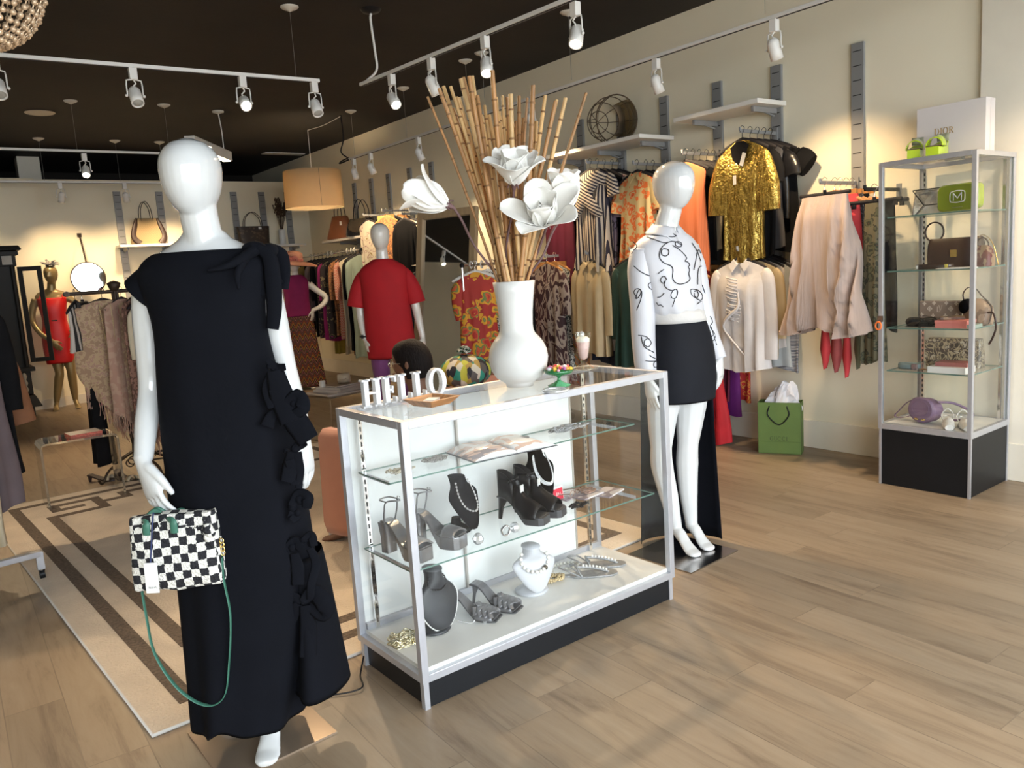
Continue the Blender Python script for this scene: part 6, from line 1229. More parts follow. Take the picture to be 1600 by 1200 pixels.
gto=[o for o in bpy.data.objects if o.name.startswith('gold_tunic')][0]
b=MB(); b.add([V((-.075,-.030,-.120)),V((.075,-.030,-.120)),V((.045,-.050,-.20)),V((0,-.060,-.235)),V((-.045,-.050,-.20)),V((-.03,-.02,-.085)),V((.03,-.02,-.085))],[(0,1,2,3,4),(5,6,1,0)],False); mesh('black_neckline',b,m_blackcloth,gto,solid=.004)
b=MB(); b.box((.05,-.066,-.21),(.030,.002,.085),rot=Matrix.Rotation(.35,3,'Y')); mesh('white_tag',b,m_hwhite,gto)
b=MB(); b.box((-.005,-.085,-.34),(.024,.002,.060)); mesh('white_tag',b,m_hwhite,gto)
wso=[o for o in bpy.data.objects if o.name.startswith('white_shirt')][0]
b=MB(); random.seed(3)
for i in range(14): z=-.20-.022*i; b.tube(cat([(-.075+.01*sin(i),-.068,z),(-.03,-.083,z-.008+.006*sin(i*3)),(.015+.02*math.exp(-((i-9)/3)**2)*4*.3,-.068,z-.02)],4),.006,5)
b.tube(cat([(.02,-.07,-.30),(.03,-.085,-.40),(-.05,-.09,-.47),(-.10,-.08,-.55),(.02,-.085,-.68),(.09,-.07,-.76)],5),[.006,.012,.014,.012,.010,.006],6,flat=.6); mesh('ruching',b,m_whitec,wso)
wallset(4.02,1.396,.42,'lower faceout arm with wooden hangers behind the mannequin',[
 dict(at=.02,name='navy_skirt',style='skirt',mt=m_navy,label='long navy skirt on a wooden hanger directly behind the white mannequin arm',catg='skirt',L=1.12,hw=.19,th=.035,hang='wood',flare=1.1,short='long navy skirt'),
 dict(at=.10,name='red_skirt',style='skirt',mt=m_redc,label='long red skirt reaching near the floor right of the mannequin legs',catg='skirt',L=1.30,hw=.19,th=.04,flare=1.55,hang='wood',short='long red skirt'),
 dict(at=.18,name='brown_skirt',style='skirt',mt=m_brown,label='brown skirt between the long red and burgundy skirts',catg='skirt',L=.9,hw=.19,th=.025,hang='wood',short='brown skirt'),
 dict(at=.24,name='burgundy_skirt',style='skirt',mt=m_burg,label='burgundy skirt left of the purple skirt by the white shirt',catg='skirt',L=1.0,hw=.20,th=.03,hang='wood',short='burgundy skirt'),
 dict(at=.31,name='purple_skirt',style='skirt',mt=m_purple,label='purple skirt with its hem showing under the white ruched shirt',catg='skirt',L=1.12,hw=.22,th=.03,hang='wood',flare=1.1,short='purple skirt'),
 dict(at=.37,name='scarlet_skirt',style='skirt',mt=pat('scarlet_orange_floral','floral',[(.60,.20,.03),(.50,.02,.02),(.62,.26,.05),(.4,.02,.02)],22,.8,pos=[0,.15,.5,.7]),label='scarlet and orange print skirt whose hem shows beside the purple one',catg='skirt',L=1.02,hw=.24,th=.03,flare=1.25,hang='wood',short='scarlet print skirt')])
wallset(4.55,1.50,.44,'lower faceout arm with the bottle green shirts',[
 dict(at=.02,name='green_shirt',style='top',mt=m_green,label='bottle green long sleeved shirt between beige shirt and mannequin sleeve',catg='shirt',L=.86,hw=.21,th=.05,sl=(.55,.03,.06,.05),short='bottle green shirt'),
 dict(at=.11,name='black_shirt',style='top',mt=m_blackcloth,label='black shirt behind the bottle green shirt',catg='shirt',L=.86,hw=.21,th=.04,sl=(.55,.03,.06,.05),short='black shirt behind the green one'),
 dict(at=.19,name='blue_shirt',style='top',mt=m_blue,label='grey blue shirt whose sleeve shows beside the bottle green shirt',catg='shirt',L=.72,hw=.23,th=.04,sl=(.5,.04,.06,.05),short='grey blue shirt behind the green ones'),
 dict(at=.28,name='dark_print_dress',style='top',mt=m_ikat,label='dark print dress nearest the wall behind the grey blue shirt',catg='dress',L=1.0,hw=.24,th=.04,short='dark print dress by the wall')])
bs=dict(at=.02,name='beige_shirt',style='top',mt=m_beige,label='beige silk button shirt hanging left of the white blouse mannequin',catg='shirt',L=.78,hw=.20,th=.05,sl=(.52,.02,.055,.045),collar=True,short='beige silk shirt')
wallset(5.044,1.50,.46,'lower faceout arm holding the beige silk shirt',[bs,
 dict(at=.11,name='white_shirt',style='top',mt=m_whitec,label='white shirt with a wide cuff behind the beige silk shirt',catg='shirt',L=.74,hw=.22,th=.04,sl=(.58,.06,.055,.055),short='white shirt behind the beige one'),
 dict(at=.20,name='navy_shirt',style='top',mt=m_navy,label='navy shirt whose hem shows under the beige silk shirt',catg='shirt',L=.88,hw=.22,th=.04,short='navy shirt under the beige one'),
 dict(at=.29,name='printed_blouse',style='top',mt=m_pais,label='brown print blouse at the wall behind the beige silk shirt',catg='blouse',L=.8,hw=.23,th=.04,short='brown print blouse')])
bso=[o for o in bpy.data.objects if o.name.startswith('beige_shirt')][0]
b=MB(); 
b.box((0,-.052,-.45),(.028,.004,.56))
mesh('button_placket',b,m_beige,bso)
wallset(5.556,1.50,.48,'lower faceout arm with the brown ikat dress',[
 dict(at=.0,name='ikat_dress',style='top',mt=m_ikat,label='brown and cream ikat dress right of the white vase neck',catg='dress',L=1.05,hw=.21,th=.05,flare=1.05,sl=(.35,.03,.07,.07),hang='wood',short='brown ikat dress'),
 dict(at=.09,name='black_print_dress',style='top',mt=m_leo,label='black and white speckled dress between the ikat and orange striped ones',catg='dress',L=1.05,hw=.20,th=.03,hang='wood',short='speckled dress'),
 dict(at=.17,name='orange_striped_dress',style='top',mt=m_ostr,label='tan dress with slanting orange and green stripes behind the soda glass',catg='dress',L=1.10,hw=.21,th=.04,flare=1.15,hang='wood',short='orange striped dress'),
 dict(at=.26,name='paisley_dress',style='top',mt=m_pais,label='brown paisley dress next to the orange striped dress',catg='dress',L=1.05,hw=.22,th=.04,hang='wood',short='brown paisley dress'),
 dict(at=.35,name='patterned_blouse',style='top',mt=m_flor,label='black and beige geometric blouse left of the beige silk shirt',catg='blouse',L=.7,hw=.24,th=.04,hang='black',short='geometric blouse')])
# ---- helpers for rails along which garments are packed (hangers at right angles to the rail)
def rail(p0,p1,label,mt=m_chrome,ends=True,legs=False,name='clothes_rail'):
    p0=V(p0);p1=V(p1); t=T(name,label,'clothes rail',p0); b=MB(); b.tube([(0,0,0),p1-p0],.013,10); mesh('bar',b,mt,t)
    b=MB(); b.ball((0,0,0),.022); b.ball(p1-p0,.022); mesh('end_cap',b,m_black,t)
    if legs:
        for q in (V((0,0,0)),p1-p0):
            d=(p1-p0).normalized(); n=V((-d.y,d.x,0)); b=MB(); b.tube([q+V((0,0,0)),q+V((0,0,-p0.z+.09))],.012,8); b.tube([q+n*.24+V((0,0,-p0.z+.09)),q-n*.24+V((0,0,-p0.z+.09))],.012,8)
            for s_ in (-1,1): b.tube([q+n*(.24*s_)+V((0,-.01,-p0.z+.035)),q+n*(.24*s_)+V((0,.01,-p0.z+.035))],.034,12)
            mesh('leg_frame',b,mt,t)
    return t
def packed(p0,p1,items,seedb,hang='black',group=None,tw=.25):
    p0=V(p0);p1=V(p1); d=p1-p0; rz=math.atan2(d.y,d.x)+PI/2; n=len(items)
    for k,it in enumerate(items):
        q=(k+.5)/n; it=dict(it); h=it.pop('hang',hang); garment(loc=p0+d*q+V((0,0,.0145)),rz=rz+it.pop('tw',tw)*(1 if k%2 else .7),seed=seedb+k,hang=h,group=group,**it)
# rolling rack in the middle (behind the bamboo)
pA=at(722,420,3.5,6.05); pB=at(856,409,4.3,6.05); pA.z=pB.z=1.455
rail(pA,pB,'chrome rolling rack behind the vase, between the standing mirror and brown dresses',legs=True)
# white size markers on the rack
for u,n_ in ((737,'left'),(751,'right')):
    p=pA.lerp(pB,.10 if n_=='left' else .22); b=MB(); b.tube([V((0,0,0))+V((.028*cos(a*PI/8),0,.028*sin(a*PI/8))) for a in range(16)],.009,6,True,flat=.6)
    one('size_ring',b,m_hwhite,n_+' white ring size marker on the rack behind the vase','size marker',loc=p,rz=.6)
def q_(a,b_): return pA.lerp(pB,a)
garment('floral_dress','top',q_(.12,0)+V((0,-.03,.016)),-.5,m_yrf,'yellow and red tropical floral dress left of the white vase','dress',1.15,.17,.05,1.1,hang='white',seed=61,short='yellow and red floral dress',sl=(.3,-.02,.07,.06))
garment('leopard_blouse','top',q_(.26,0)+V((0,-.03,.016)),-.4,m_leo,'black and white leopard print blouse next to the yellow red floral dress','blouse',.62,.14,.04,1,hang='white',seed=62,short='leopard print blouse',sl=(.45,.0,.05,.05))
garment('green_floral_dress','top',q_(.36,0)+V((0,.02,.016)),-.3,m_grf,'green and coral floral dress behind the leopard print blouse','dress',1.0,.15,.04,1.1,seed=63,short='green and coral floral dress')
garment('striped_blouse','top',q_(.45,0)+V((0,.05,.016)),-.3,m_pinkstr,'pale striped blouse just left of the white vase neck','blouse',.9,.14,.04,1.1,seed=64,short='pale striped blouse')
garment('red_dress','top',q_(.55,0)+V((0,.06,.016)),-.3,m_redc,'bright red dress hidden mostly by the white vase','dress',1.0,.15,.04,1.1,seed=65,short='red dress behind the vase')
garment('black_vest','top',q_(.90,0)+V((0,-.02,.016)),-.5,m_blackcloth,'black sleeveless top hanging just right of the white vase neck','top',.62,.16,.04,1.1,seed=66,short='black sleeveless top')
garment('grey_blouse','top',q_(.78,0)+V((0,.05,.016)),-.4,m_grey,'grey blouse behind the black sleeveless top at the vase','blouse',.9,.16,.04,1.1,seed=67,short='grey blouse at the vase')
# back right upper arms
arm((W0,9.185,2.175),.38,'upper arm far down the right wall behind the red mannequin'); arm((W0,8.651,2.18),.40,'upper arm far down the right wall holding beige short garments'); arm((W0,8.145,2.10),.42,'upper arm far down the right wall holding the cream blouse')
for k,(x,y,z,mt_,n_,L,w_,s_) in enumerate([(4.70,9.185,2.178,m_flor,'white floral blouse beside the red mannequin head',.72,.19,None),(4.85,9.185,2.178,m_navy,'navy top above the red mannequin head',.4,.19,None),
 (4.66,8.651,2.183,m_pais,'tan textured jacket right of the red mannequin head',.80,.19,None),(4.75,8.651,2.183,m_blackcloth,'black narrow top between tan and beige garments above the red mannequin',.62,.19,None),(4.83,8.651,2.183,m_cream,'cream jacket third right of the red mannequin head',.60,.19,None),(4.91,8.651,2.183,m_olive,'olive beige blouse fourth right of the red mannequin head',.55,.19,None),
 (4.62,8.145,2.103,m_blackcloth,'black jacket left of the hanging cream sleeve',.80,.19,(.5,.02,.05,.045)),(4.70,8.145,2.103,m_cream,'cream blouse with a long cuffed sleeve left of the standing mirror',.72,.20,(.62,.06,.07,.05)),(4.80,8.145,2.103,m_blackcloth,'black leather jacket left of the standing mirror, under the bud magnolia',.78,.22,(.55,.03,.06,.05)),(4.90,8.145,2.103,m_dgrey,'charcoal coat at the wall left of the standing mirror',.80,.24,(.55,.03,.06,.05))]):
    garment('hanging_jacket','top',(x,y,z),R90+.2,mt_,n_,'garment',L,w_,.035,1.0,sl=s_,hang='wood' if k in(2,4) else 'black',seed=140+k,short=n_.split(' beside')[0].split(' right of')[0])
# lower, behind the red mannequin
rail((4.62,8.75,1.50),(4.62,7.45,1.50),'low rail between the red mannequin and the standing mirror',ends=True)
packed((4.62,8.7,1.50),(4.62,7.5,1.50),[dict(name='hanging_shirt',style='top',mt=m_,label=l_,catg='shirt',L=L,hw=.20,th=.04,sl=(.45,.02,.055,.045),short=l_.split(' right')[0].split(' left')[0].split(' on')[0]) for m_,l_,L in [(m_redc,'dull red shirt right behind the red mannequin shoulder',.7),(m_blackcloth,'black shirt on the low rail by the red mannequin sleeve',.8),(m_blue,'grey blue shirt on the low rail right of the red mannequin',.85),(m_navy,'navy coat on the low rail left of the standing mirror',.95),(m_dgrey,'charcoal shirt on the low rail nearest the standing mirror',.9)]],170)
# back rail with many garments
rA=V((4.62,11.3,1.735)); rB=V((4.62,9.30,1.755)); rail(rA,rB,'long rail in the back right corner, packed with clothes')
for k,q in enumerate((.50,.56,.80,.86,.91)): b=MB(); b.tube([(.030*cos(a*PI/8),0,.030*sin(a*PI/8)) for a in range(16)],.010,6,True,flat=.6); one('size_ring',b,m_hwhite,'white ring size marker on the packed rail, '+['first','second','third','fourth','fifth'][k]+' from the left','size marker','ring size markers on the packed rail',loc=rA.lerp(rB,q),rz=.8)
bk=[(m_olive,'olive jacket at the left end of the packed back rail',1.0),(m_blackcloth,'black jacket second on the packed back rail',.95),(m_mauve,'mauve cardigan third on the packed back rail',.85),(m_blackcloth,'black dress fourth on the packed back rail',1.05),(m_mpr,'magenta and black print dress fifth on the packed back rail',1.05),(mat('hot_pink_cloth',(.40,.02,.18),.75,noise=.1),'hot pink dress on the packed back rail right of the magenta mannequin',1.1),(m_mpr,'pink grey print dress next to the hot pink dress',1.05),(m_blackcloth,'black top right of the hot pink dress on the packed rail',.7),(m_pais,'tan patterned dress mid right on the packed back rail',1.0),(m_rcheck,'red and white checked dress on the packed back rail',1.05),(m_cream,'cream blouse right of the checked dress on the packed rail',1.15),(m_blackcloth,'black coat behind the grey green dress on the packed rail',1.2),(m_mint,'grey green long dress left of the red mannequin sleeve',1.30)]
packed(rA+V((0,-.35,0)),rB+V((0,-.02,0)),[dict(name='hanging_dress',style='top',mt=m_,label=l_,catg='garment',L=L,hw=.21,th=.035,sl=(.45,.02,.06,.05) if k%3!=1 else None,short=l_.split(' at ')[0].split(' on the')[0].split(' right of')[0]) for k,(m_,l_,L) in enumerate(bk)],200,tw=.35)
for k,(y,mt_,n_) in enumerate([(10.45,m_must,'mustard trousers hanging low under the packed back rail'),(10.15,m_cream,'cream trousers hanging low under the packed back rail'),(9.9,m_brown,'brown leather skirt hanging low under the packed back rail')]):
    garment('low_garment','trousers',(4.82,y,1.45),R90+.5,mt_,n_,'trousers',1.0,.16,.04,1.0,hang='clip',seed=230+k,short=n_.split(' hanging')[0])
rail((4.80,10.9,1.435),(4.80,9.6,1.435),'lower rail in the back right corner with trousers')
# ---- left iron rack with shawls
m_iron=mat('wrought_iron',(.05,.032,.02),.5,.5,noise=.2)
rk=V((1.235,6.62,0)); rt=T('iron_clothes_rack','dark wrought iron clothes rack with shawls, behind the acrylic side table','clothes rack',rk)
zr=1.425
b=MB(); b.tube([(-.32,0,zr),(.42,.0,zr)],.014,8); b.tube([(-.32,.05,zr+.0),(-.32,-.02,zr)],.02,8); mesh('bar',b,m_iron,rt)
b=MB()
for k in range(4): b.tube(cat([(.02*cos(k*1.57),.02*sin(k*1.57),.16),(.03*cos(k*1.57+1.5),.03*sin(k*1.57+1.5),.5),(.02*cos(k*1.57+3),.02*sin(k*1.57+3),.9),(.015*cos(k*1.57+4.5),.015*sin(k*1.57+4.5),zr)],6),.011,6)
b.lathe([(.02,zr),(.035,zr+.02),(.05,zr+.06),(.02,zr+.075),(.003,zr+.08)],12); mesh('twisted_post',b,m_iron,rt)
b=MB()
for k in range(4):
    a=k*PI/2+.4; c,s=cos(a),sin(a); b.tube(cat([(c*.02,s*.02,.20),(c*.10,s*.10,.17),(c*.24,s*.24,.10),(c*.30,s*.30,.02),(c*.33,s*.33,.05)],6),.010,6)
    b.tube(cat([(c*.06+.03*cos(q),c*0+s*.06,.12+.03*sin(q)) for q in [x*.8 for x in range(8)]],4),.005,5)
b.tube([(.0,0,.17),(.62,-.1,.17)],.009,6); b.tube([(.05,0,.11),(.62,-.1,.11)],.007,6); b.tube([(.30,-.05,.0),(.30,-.05,.17)],.009,6); b.tube([(.60,-.1,.0),(.60,-.1,.17)],.009,6)
for x in (.1,.2,.42): b.tube(cat([(x+.028*cos(q)*(1-q/9),-.02-x*.16,.14+.028*sin(q)*(1-q/9)) for q in [k*.8 for k in range(9)]],4),.004,5)
mesh('scroll_base',b,m_iron,rt)
def shawl(name,loc,rz,mt,label,L,w,seed,point=.35,hang='black'):
    loc=V(loc); random.seed(seed); hanger(hang,loc,rz,'black hanger carrying the '+label.split(',')[0].split(' with')[0]); 
    b=MB(); rings=[]; n=13; N=36
    for i in range(n):
        q=max(0,(i-2)/(n-3)); z=-.078-.06*min(i,2)/2-(L-.14)*q; ww=(.06,.16,.215)[i] if i<3 else max(.215,w*(.95+.35*math.sin(min(1,q*1.3)*PI*.5))*(1 if q<.75 else 1-.25*(q-.75)/.25)); r=[]
        for j in range(N):
            a=2*PI*j/N; x=ww*cos(a); y=(.014+.035*q)*sin(a)+.02*q*sin(6*x/w+seed)+.012*q*sin(13*x/w); r.append(V((x+.03*q*sin(seed),y,z+ (point*(1-abs(x/ww))*-.5+.12*abs(x/ww)*(1-(x>0)*.6))*q*q*.8)))
        rings.append(r)
    b.loft(rings,cap1=False); o=one(name,b,mt,label,'shawl',loc=loc,rz=rz)
    b=MB(); last=rings[-1]
    for j in range(N):
        for k in (0,.5):
            p=last[j].lerp(last[(j+1)%N],k); l=.09+.03*random.random(); b.tube([p+V((0,0,.01)),p+V((random.uniform(-.008,.008),random.uniform(-.008,.008),-l*.5)),p+V((random.uniform(-.014,.014),random.uniform(-.01,.01),-l))],[.0035,.0025,.003],5)
    mesh('fringe',b,m_pshawl,o); return o
P0=lambda x,y=0: rk+V((x,y,zr+.016))
garment('monochrome_blouse','top',P0(-.27),1.1,pat('black_white_panels','stripe',[(.55,.50,.45),(.02,.02,.02)],6,.8),'white and black panelled top at the left end of the iron rack','top',.36,.17,.03,1,seed=301,short='white and black panelled top')
garment('black_trousers','trousers',P0(-.22,.03),1.25,m_blackcloth,'long black trousers beside the red dress on the iron rack','trousers',1.22,.12,.04,1.0,hang='clip',seed=302,short='long black trousers on the iron rack')
shawl('gold_shawl',P0(-.10,-.05),.10,m_shawl,'gold beige fringed shawl at the front of the iron rack',.84,.20,1)
shawl('rose_shawl',P0(.04,.0),.75,m_pshawl,'rose beige fringed shawl behind the gold beige one',1.02,.17,4,.2)
shawl('brown_lace_shawl',P0(.12,.0),.95,pat('brown_rose_lace','noise',[(.12,.06,.04),(.28,.15,.11),(.18,.10,.07)],40,.8),'brown lace shawl hanging lowest on the iron rack',1.16,.15,6,.1)
garment('cream_blouse','top',P0(.20,-.03),.7,m_cream,'cream long blouse on the iron rack beside the mannequin arm','blouse',.62,.18,.05,1,seed=305,sl=(.35,.02,.06,.05),short='cream long blouse on the iron rack')
garment('cream_blouse','top',P0(.29,.0),.7,pat('pale_yellow_cloth','noise',[(.58,.50,.34),(.5,.42,.28)],6,.7),'pale yellow blouse at the right of the iron rack','blouse',.72,.18,.05,1,seed=306,short='pale yellow blouse on the iron rack')
garment('lace_blouse','top',P0(.36,.03),.7,pat('grey_lace','vor',[(.40,.38,.38),(.12,.12,.14),(.5,.48,.46)],60,.8),'grey lace top half hidden by the mannequin arm','top',.95,.17,.05,1,seed=307,short='grey lace top on the iron rack')
b=MB(); beads([(-.035,-.045,-.10),(-.03,-.06,-.25),(-.02,-.065,-.42),(.0,-.07,-.54),(.03,-.065,-.42),(.04,-.06,-.25),(.04,-.045,-.10)],.0055,b,gap=2.2); one('long_bead_necklace',b,m_pg,'long bead necklace hanging over the gold beige shawl','necklace',loc=P0(-.10,-.055))
# ---- rolling rack at the left edge
ra=V((.335,4.60,0)); t=T('rolling_clothes_rack','chrome rolling clothes rack cut off by the left edge of the picture','clothes rack',ra)
ZL=1.50
b=MB(); b.box((-.55,-.06,.135),(1.15,.04,.028),rz=.11); b.box((.012,.0,.10),(.035,.035,.09)); b.tube([(-.2,-.3,.14),(-.2,-.3,ZL)],.014,8); b.box((-1.05,-.1,.10),(.035,.035,.09)); mesh('base_frame',b,m_alu,t,bev=.002)
b=MB(); b.tube([(-.2,-.3,ZL),(-.2,.7,ZL)],.013,8); b.tube([(-.2,-.3,.14),(-.2,.7,.14)],.013,8); mesh('bar',b,m_chrome,t)
for x,y in ((.012,0),(-1.05,-.1)):
    b=MB(); b.tube([(x-.012,y,.028),(x+.012,y,.028)],.028,14); mesh('caster',b,m_black,t); b=MB(); b.tube([(x,y,.045),(x,y,.07)],.016,10); mesh('caster_fork',b,m_chrome,t)
for k,(y,mt_,n_,L,w_,s_,xo) in enumerate([(5.12,m_rust,'rust brown wool coat at the left edge of the picture',.95,.22,(.60,.11,.065,.07),.09),(4.95,m_blackcloth,'black jacket in front of the rust brown coat at the left edge',.92,.21,(.5,.02,.06,.05),.14),(4.78,m_cream,'cream trousers lowest on the rack at the left edge',1.26,.17,None,.05),(4.88,m_mauve,'mauve grey layered dress at the left edge',1.10,.20,None,.13),(4.66,m_navy,'navy jacket first on the rack at the left edge',.85,.20,None,.02)]):
    garment('rack_garment','top',(xo,y,ZL+.0145),.1,mt_,n_,'garment',L,w_,.05,1.1,sl=s_,seed=320+k,short=n_.split(' at ')[0].split(' in ')[0].split(' lowest')[0].split(' first')[0])
# ================= TOWER CASE =================
TY=.0168; TX,TYY=4.4956,1.9436; TD,TLn,TH=.4988,.5199,1.863
TX-=.012
def tw(x,y,z=0): return V((TX+x*cos(TY)-y*sin(TY),TYY+x*sin(TY)+y*cos(TY),z))
tow=T('glass_tower_case','tall square glass tower display case with black base at the right','display case',(TX,TYY,0),TY)
f2=.024; zb=.335
b=MB()
for x in (f2/2,TD-f2/2):
    for y in (f2/2,TLn-f2/2): b.box((x,y,(zb+TH)/2),(f2,f2,TH-zb))
for z in (zb+f2*.7,TH-f2/2):
    h=f2*1.4 if z<1 else f2*1.1
    for y in (f2/2,TLn-f2/2): b.box((TD/2,y,z),(TD-2*f2,f2,h))
    for x in (f2/2,TD-f2/2): b.box((x,TLn/2,z),(f2,TLn-2*f2,h))
mesh('frame',b,m_alu,tow,bev=.0015)
b=MB(); b.rb(.006,.006,0.004,TD-.006,TLn-.006,zb); mesh('base_cabinet',b,m_black,tow)
for x,y in ((.004,.004),(.004,TLn-.018),(TD-.018,.004),(TD-.018,TLn-.018)): b=MB(); b.rb(x-.002,y-.002,0,x+.012,y+.012,zb); mesh('corner_trim',b,m_alu,tow)
b=MB(); b.rb(f2,f2,zb+.02,TD-f2,TLn-f2,zb+.032); mesh('deck',b,m_wpanel,tow)
def tpane(name,a,c,thin):
    b=MB(); b.rb(*a,*c); big={'x':(3,5),'y':(2,4),'z':(0,1)}[thin]; b.mi=[0 if i in big else 1 for i in range(6)]; mesh(name,b,[m_glass,m_gedge],tow)
tpane('glass_door',(.008,f2,zb+.03),(.013,TLn-f2,TH-f2),'x'); tpane('side_glass',(f2,.008,zb+.03),(TD-f2,.013,TH-f2),'y'); tpane('side_glass',(f2,TLn-.013,zb+.03),(TD-f2,TLn-.008,TH-f2),'y'); tpane('rear_glass',(TD-.013,f2,zb+.03),(TD-.008,TLn-f2,TH-f2),'x')
tpane('glass_top',(f2-.005,f2-.005,TH-.010),(TD-f2+.005,TLn-f2+.005,TH-.004),'z')
TS=[1.560,1.255,.930,.680]
for z in TS: tpane('glass_shelf',(.04,.03,z-.007),(TD-.035,TLn-.03,z),'z')
b=MB(); b.rb(TD-.045,TLn-.05,zb+.03,TD-.028,TLn-.035,TH-.03); b.rb(TD-.045,.035,zb+.03,TD-.028,.05,TH-.03); mesh('shelf_standard',b,m_chrome,tow)
b=MB()
for i in range(46): b.rb(TD-.047,TLn-.046,.4+i*.031,TD-.044,TLn-.039,.416+i*.031)
mesh('standard_slots',b,m_slot,tow)
b=MB(); b.box((-.008,TLn-.016,.985),(.014,.028,.035)); mesh('lock',b,m_chrome,tow)
b=MB(); b.tube([(.0,.017*cos(a*PI/10),.022*sin(a*PI/10)) for a in range(20)],.0045,6,True); one('orange_key_coil',b,mat('orange_plastic',(.85,.18,.03),.4,noise=.03),'orange key ring hanging on the lock of the glass tower case','key ring',loc=tw(-.018,TLn-.010,.945))
b=MB(); b.box((0,0,0),(.05,.08,.02)); one('case_light',b,m_chrome,'small chrome light fitting under the top of the tower case','light',loc=tw(.05,.13,TH-.028))
# --- on the top
def tt(u,v,z): return atz(u,v,z)
zTT=TH+.0005
t=T('shoe_box','large white gift box with a gold serif brand name, on top of the tower case','box',tw(.34,.26,zTT),TY)
b=MB(); b.box((0,0,.148),(.115,.37,.295)); mesh('box_body',b,mat('white_card_box',(.70,.64,.62),.6,noise=.01),t,bev=.002)
b=MB(); b.box((0.0,0,.148),(.008,.372,.297)); mesh('lid_seam',b,mat('white_card_edge',(.62,.56,.54),.6,noise=.01),t)
b=MB(); word(b,'DIOR',.036,(-.0575,.085,.135),V((0,-1,0)),V((0,0,1)),V((-1,0,0)),.0012,.10,.9); mesh('gold_lettering',b,mat('gold_foil',(.50,.33,.14),.4,.3,noise=.03),t)
m_lime=mat('lime_patent_leather',(.46,.62,.02),.12,coat=.6,noise=.05); m_ins=mat('brown_insole',(.16,.09,.05),.6,noise=.1)
def platform_mule(loc,rz,label):
    t=T('platform_mule',label,'shoe',loc,rz); b=MB(); rings=[]
    for i in range(11):
        s=i/10; y=-.10+.20*s; w_=.020+.020*math.sin(PI*min(1,(s+.12)/1.1))**.5; z=.045+.045*max(0,(s-.35)/.65)
        rings.append([V((-w_,y,0.0)),V((w_,y,0.0)),V((w_,y,z)),V((-w_,y,z))])
    b.loft(rings,smooth=False); mesh('platform',b,m_lime,t,bev=.005)
    b=MB(); b.box((0,0,-.0),(.07,.18,.012)); 
    b=MB(); rings=[]
    for i in range(6):
        y=-.075+.075*i/5; w_=.042; rings.append([V((w_*cos(a),y,.048+(.045+.02*i/5)*sin(a))) for a in [PI*j/12 for j in range(13)]])
    b.loft(rings,closed=False); mesh('strap',b,m_lime,t,solid=.004); b=MB(); b.box((0,-.02,.050),(.066,.14,.004)); mesh('insole',b,m_ins,t)
    b=MB(); b.loft([[V((x,.085-.0+abs(x)*-.3,z)) for x in (-.03,-.01,.01,.03)] for z in (.085,.125)],closed=False); mesh('heel_tab',b,mat('sage_tab',(.30,.30,.20),.6,noise=.05),t,solid=.004); return t
platform_mule(tw(.10,.36,zTT),-PI/2+.35,'left lime green platform mule on top of the tower case'); platform_mule(tw(.09,.235,zTT),-PI/2+.15,'right lime green platform mule in front of the white gift box')
# --- contents
def facing(y,x,z): return tw(x,y,z)
# shelf 1: silver envelope bag, lime bag
m_sv=mat('silver_mirror_leather',(.80,.79,.74),.2,.85,noise=.1,nscale=5,bump=.5,bscale=9)
t=T('silver_handbag','crumpled silver metallic envelope handbag on the top glass shelf of the tower case','handbag',tw(.30,.30,TS[0]+.0005),TY)
b=MB(); rings=[]
for z,w_,t_ in ((0,.17,.030),(.05,.165,.030),(.10,.16,.022),(.145,.155,.012)): rings.append([p for p in [V((q.y*1.0,q.x,z)) for q in ell((0,0,0),w_,t_,0,28,5)]])
b.loft(rings); mesh('body',b,m_sv,t)
b=MB()
for pts in ([(-.034,.155,.142),(-.038,.09,.055)],[(-.038,.09,.055),(-.034,.14,.005)],[(-.038,.09,.055),(-.038,-.15,.058)],[(-.030,.158,.145),(-.030,-.158,.145)]): b.tube(pts,.0028,5)
mesh('black_piping',b,m_black,t)
t=T('lime_handbag','lime green translucent handbag with crystal monogram buckle on the top glass shelf','handbag',tw(.14,.14,TS[0]+.0005),TY-.25)
m_lg=mat('lime_vinyl',(.24,.32,.02),.15,coat=.6,noise=.15,nscale=5)
b=MB(); rings=[]
for x,k in ((-.030,.90),(-.020,1.0),(.020,1.0),(.030,.9)): rings.append([V((x,q.x,q.y+.075)) for q in [V((.125*k*math.copysign(abs(cos(a))**.35,cos(a)),.072*k*math.copysign(abs(sin(a))**.35,sin(a)),0)) for a in [2*PI*j/40 for j in range(40)]]])
b.loft(rings,smooth=False); mesh('body',b,m_lg,t,bev=.002)
b=MB(); random.seed(1)
def gl(pts,cl_=False): beads([(-.034,y,z) for y,z in pts],.0032,b,cl_,1.9)
gl([(.028,.052),(.034,.062),(.034,.095),(.028,.105)]);gl([(-.048,.052),(-.054,.062),(-.054,.095),(-.048,.105)]);gl([(.028,.052),(-.01,.048),(-.048,.052)]);gl([(.028,.105),(-.01,.110),(-.048,.105)])
for a_,c_ in (((.014,.060),(.014,.098)),((.014,.098),(-.01,.070)),((-.01,.070),(-.034,.098)),((-.034,.098),(-.034,.060))):
    n=8
    for i in range(n+1): b.ball((-.034,a_[0]+(c_[0]-a_[0])*i/n,a_[1]+(c_[1]-a_[1])*i/n),.0034,6,4)
mesh('crystal_monogram',b,m_crys,t)
b=MB(); 
for i in range(9): b.box((-.0315,.018-.007*i,.022),(.001,.004,.004))
mesh('small_lettering',b,m_silver,t)
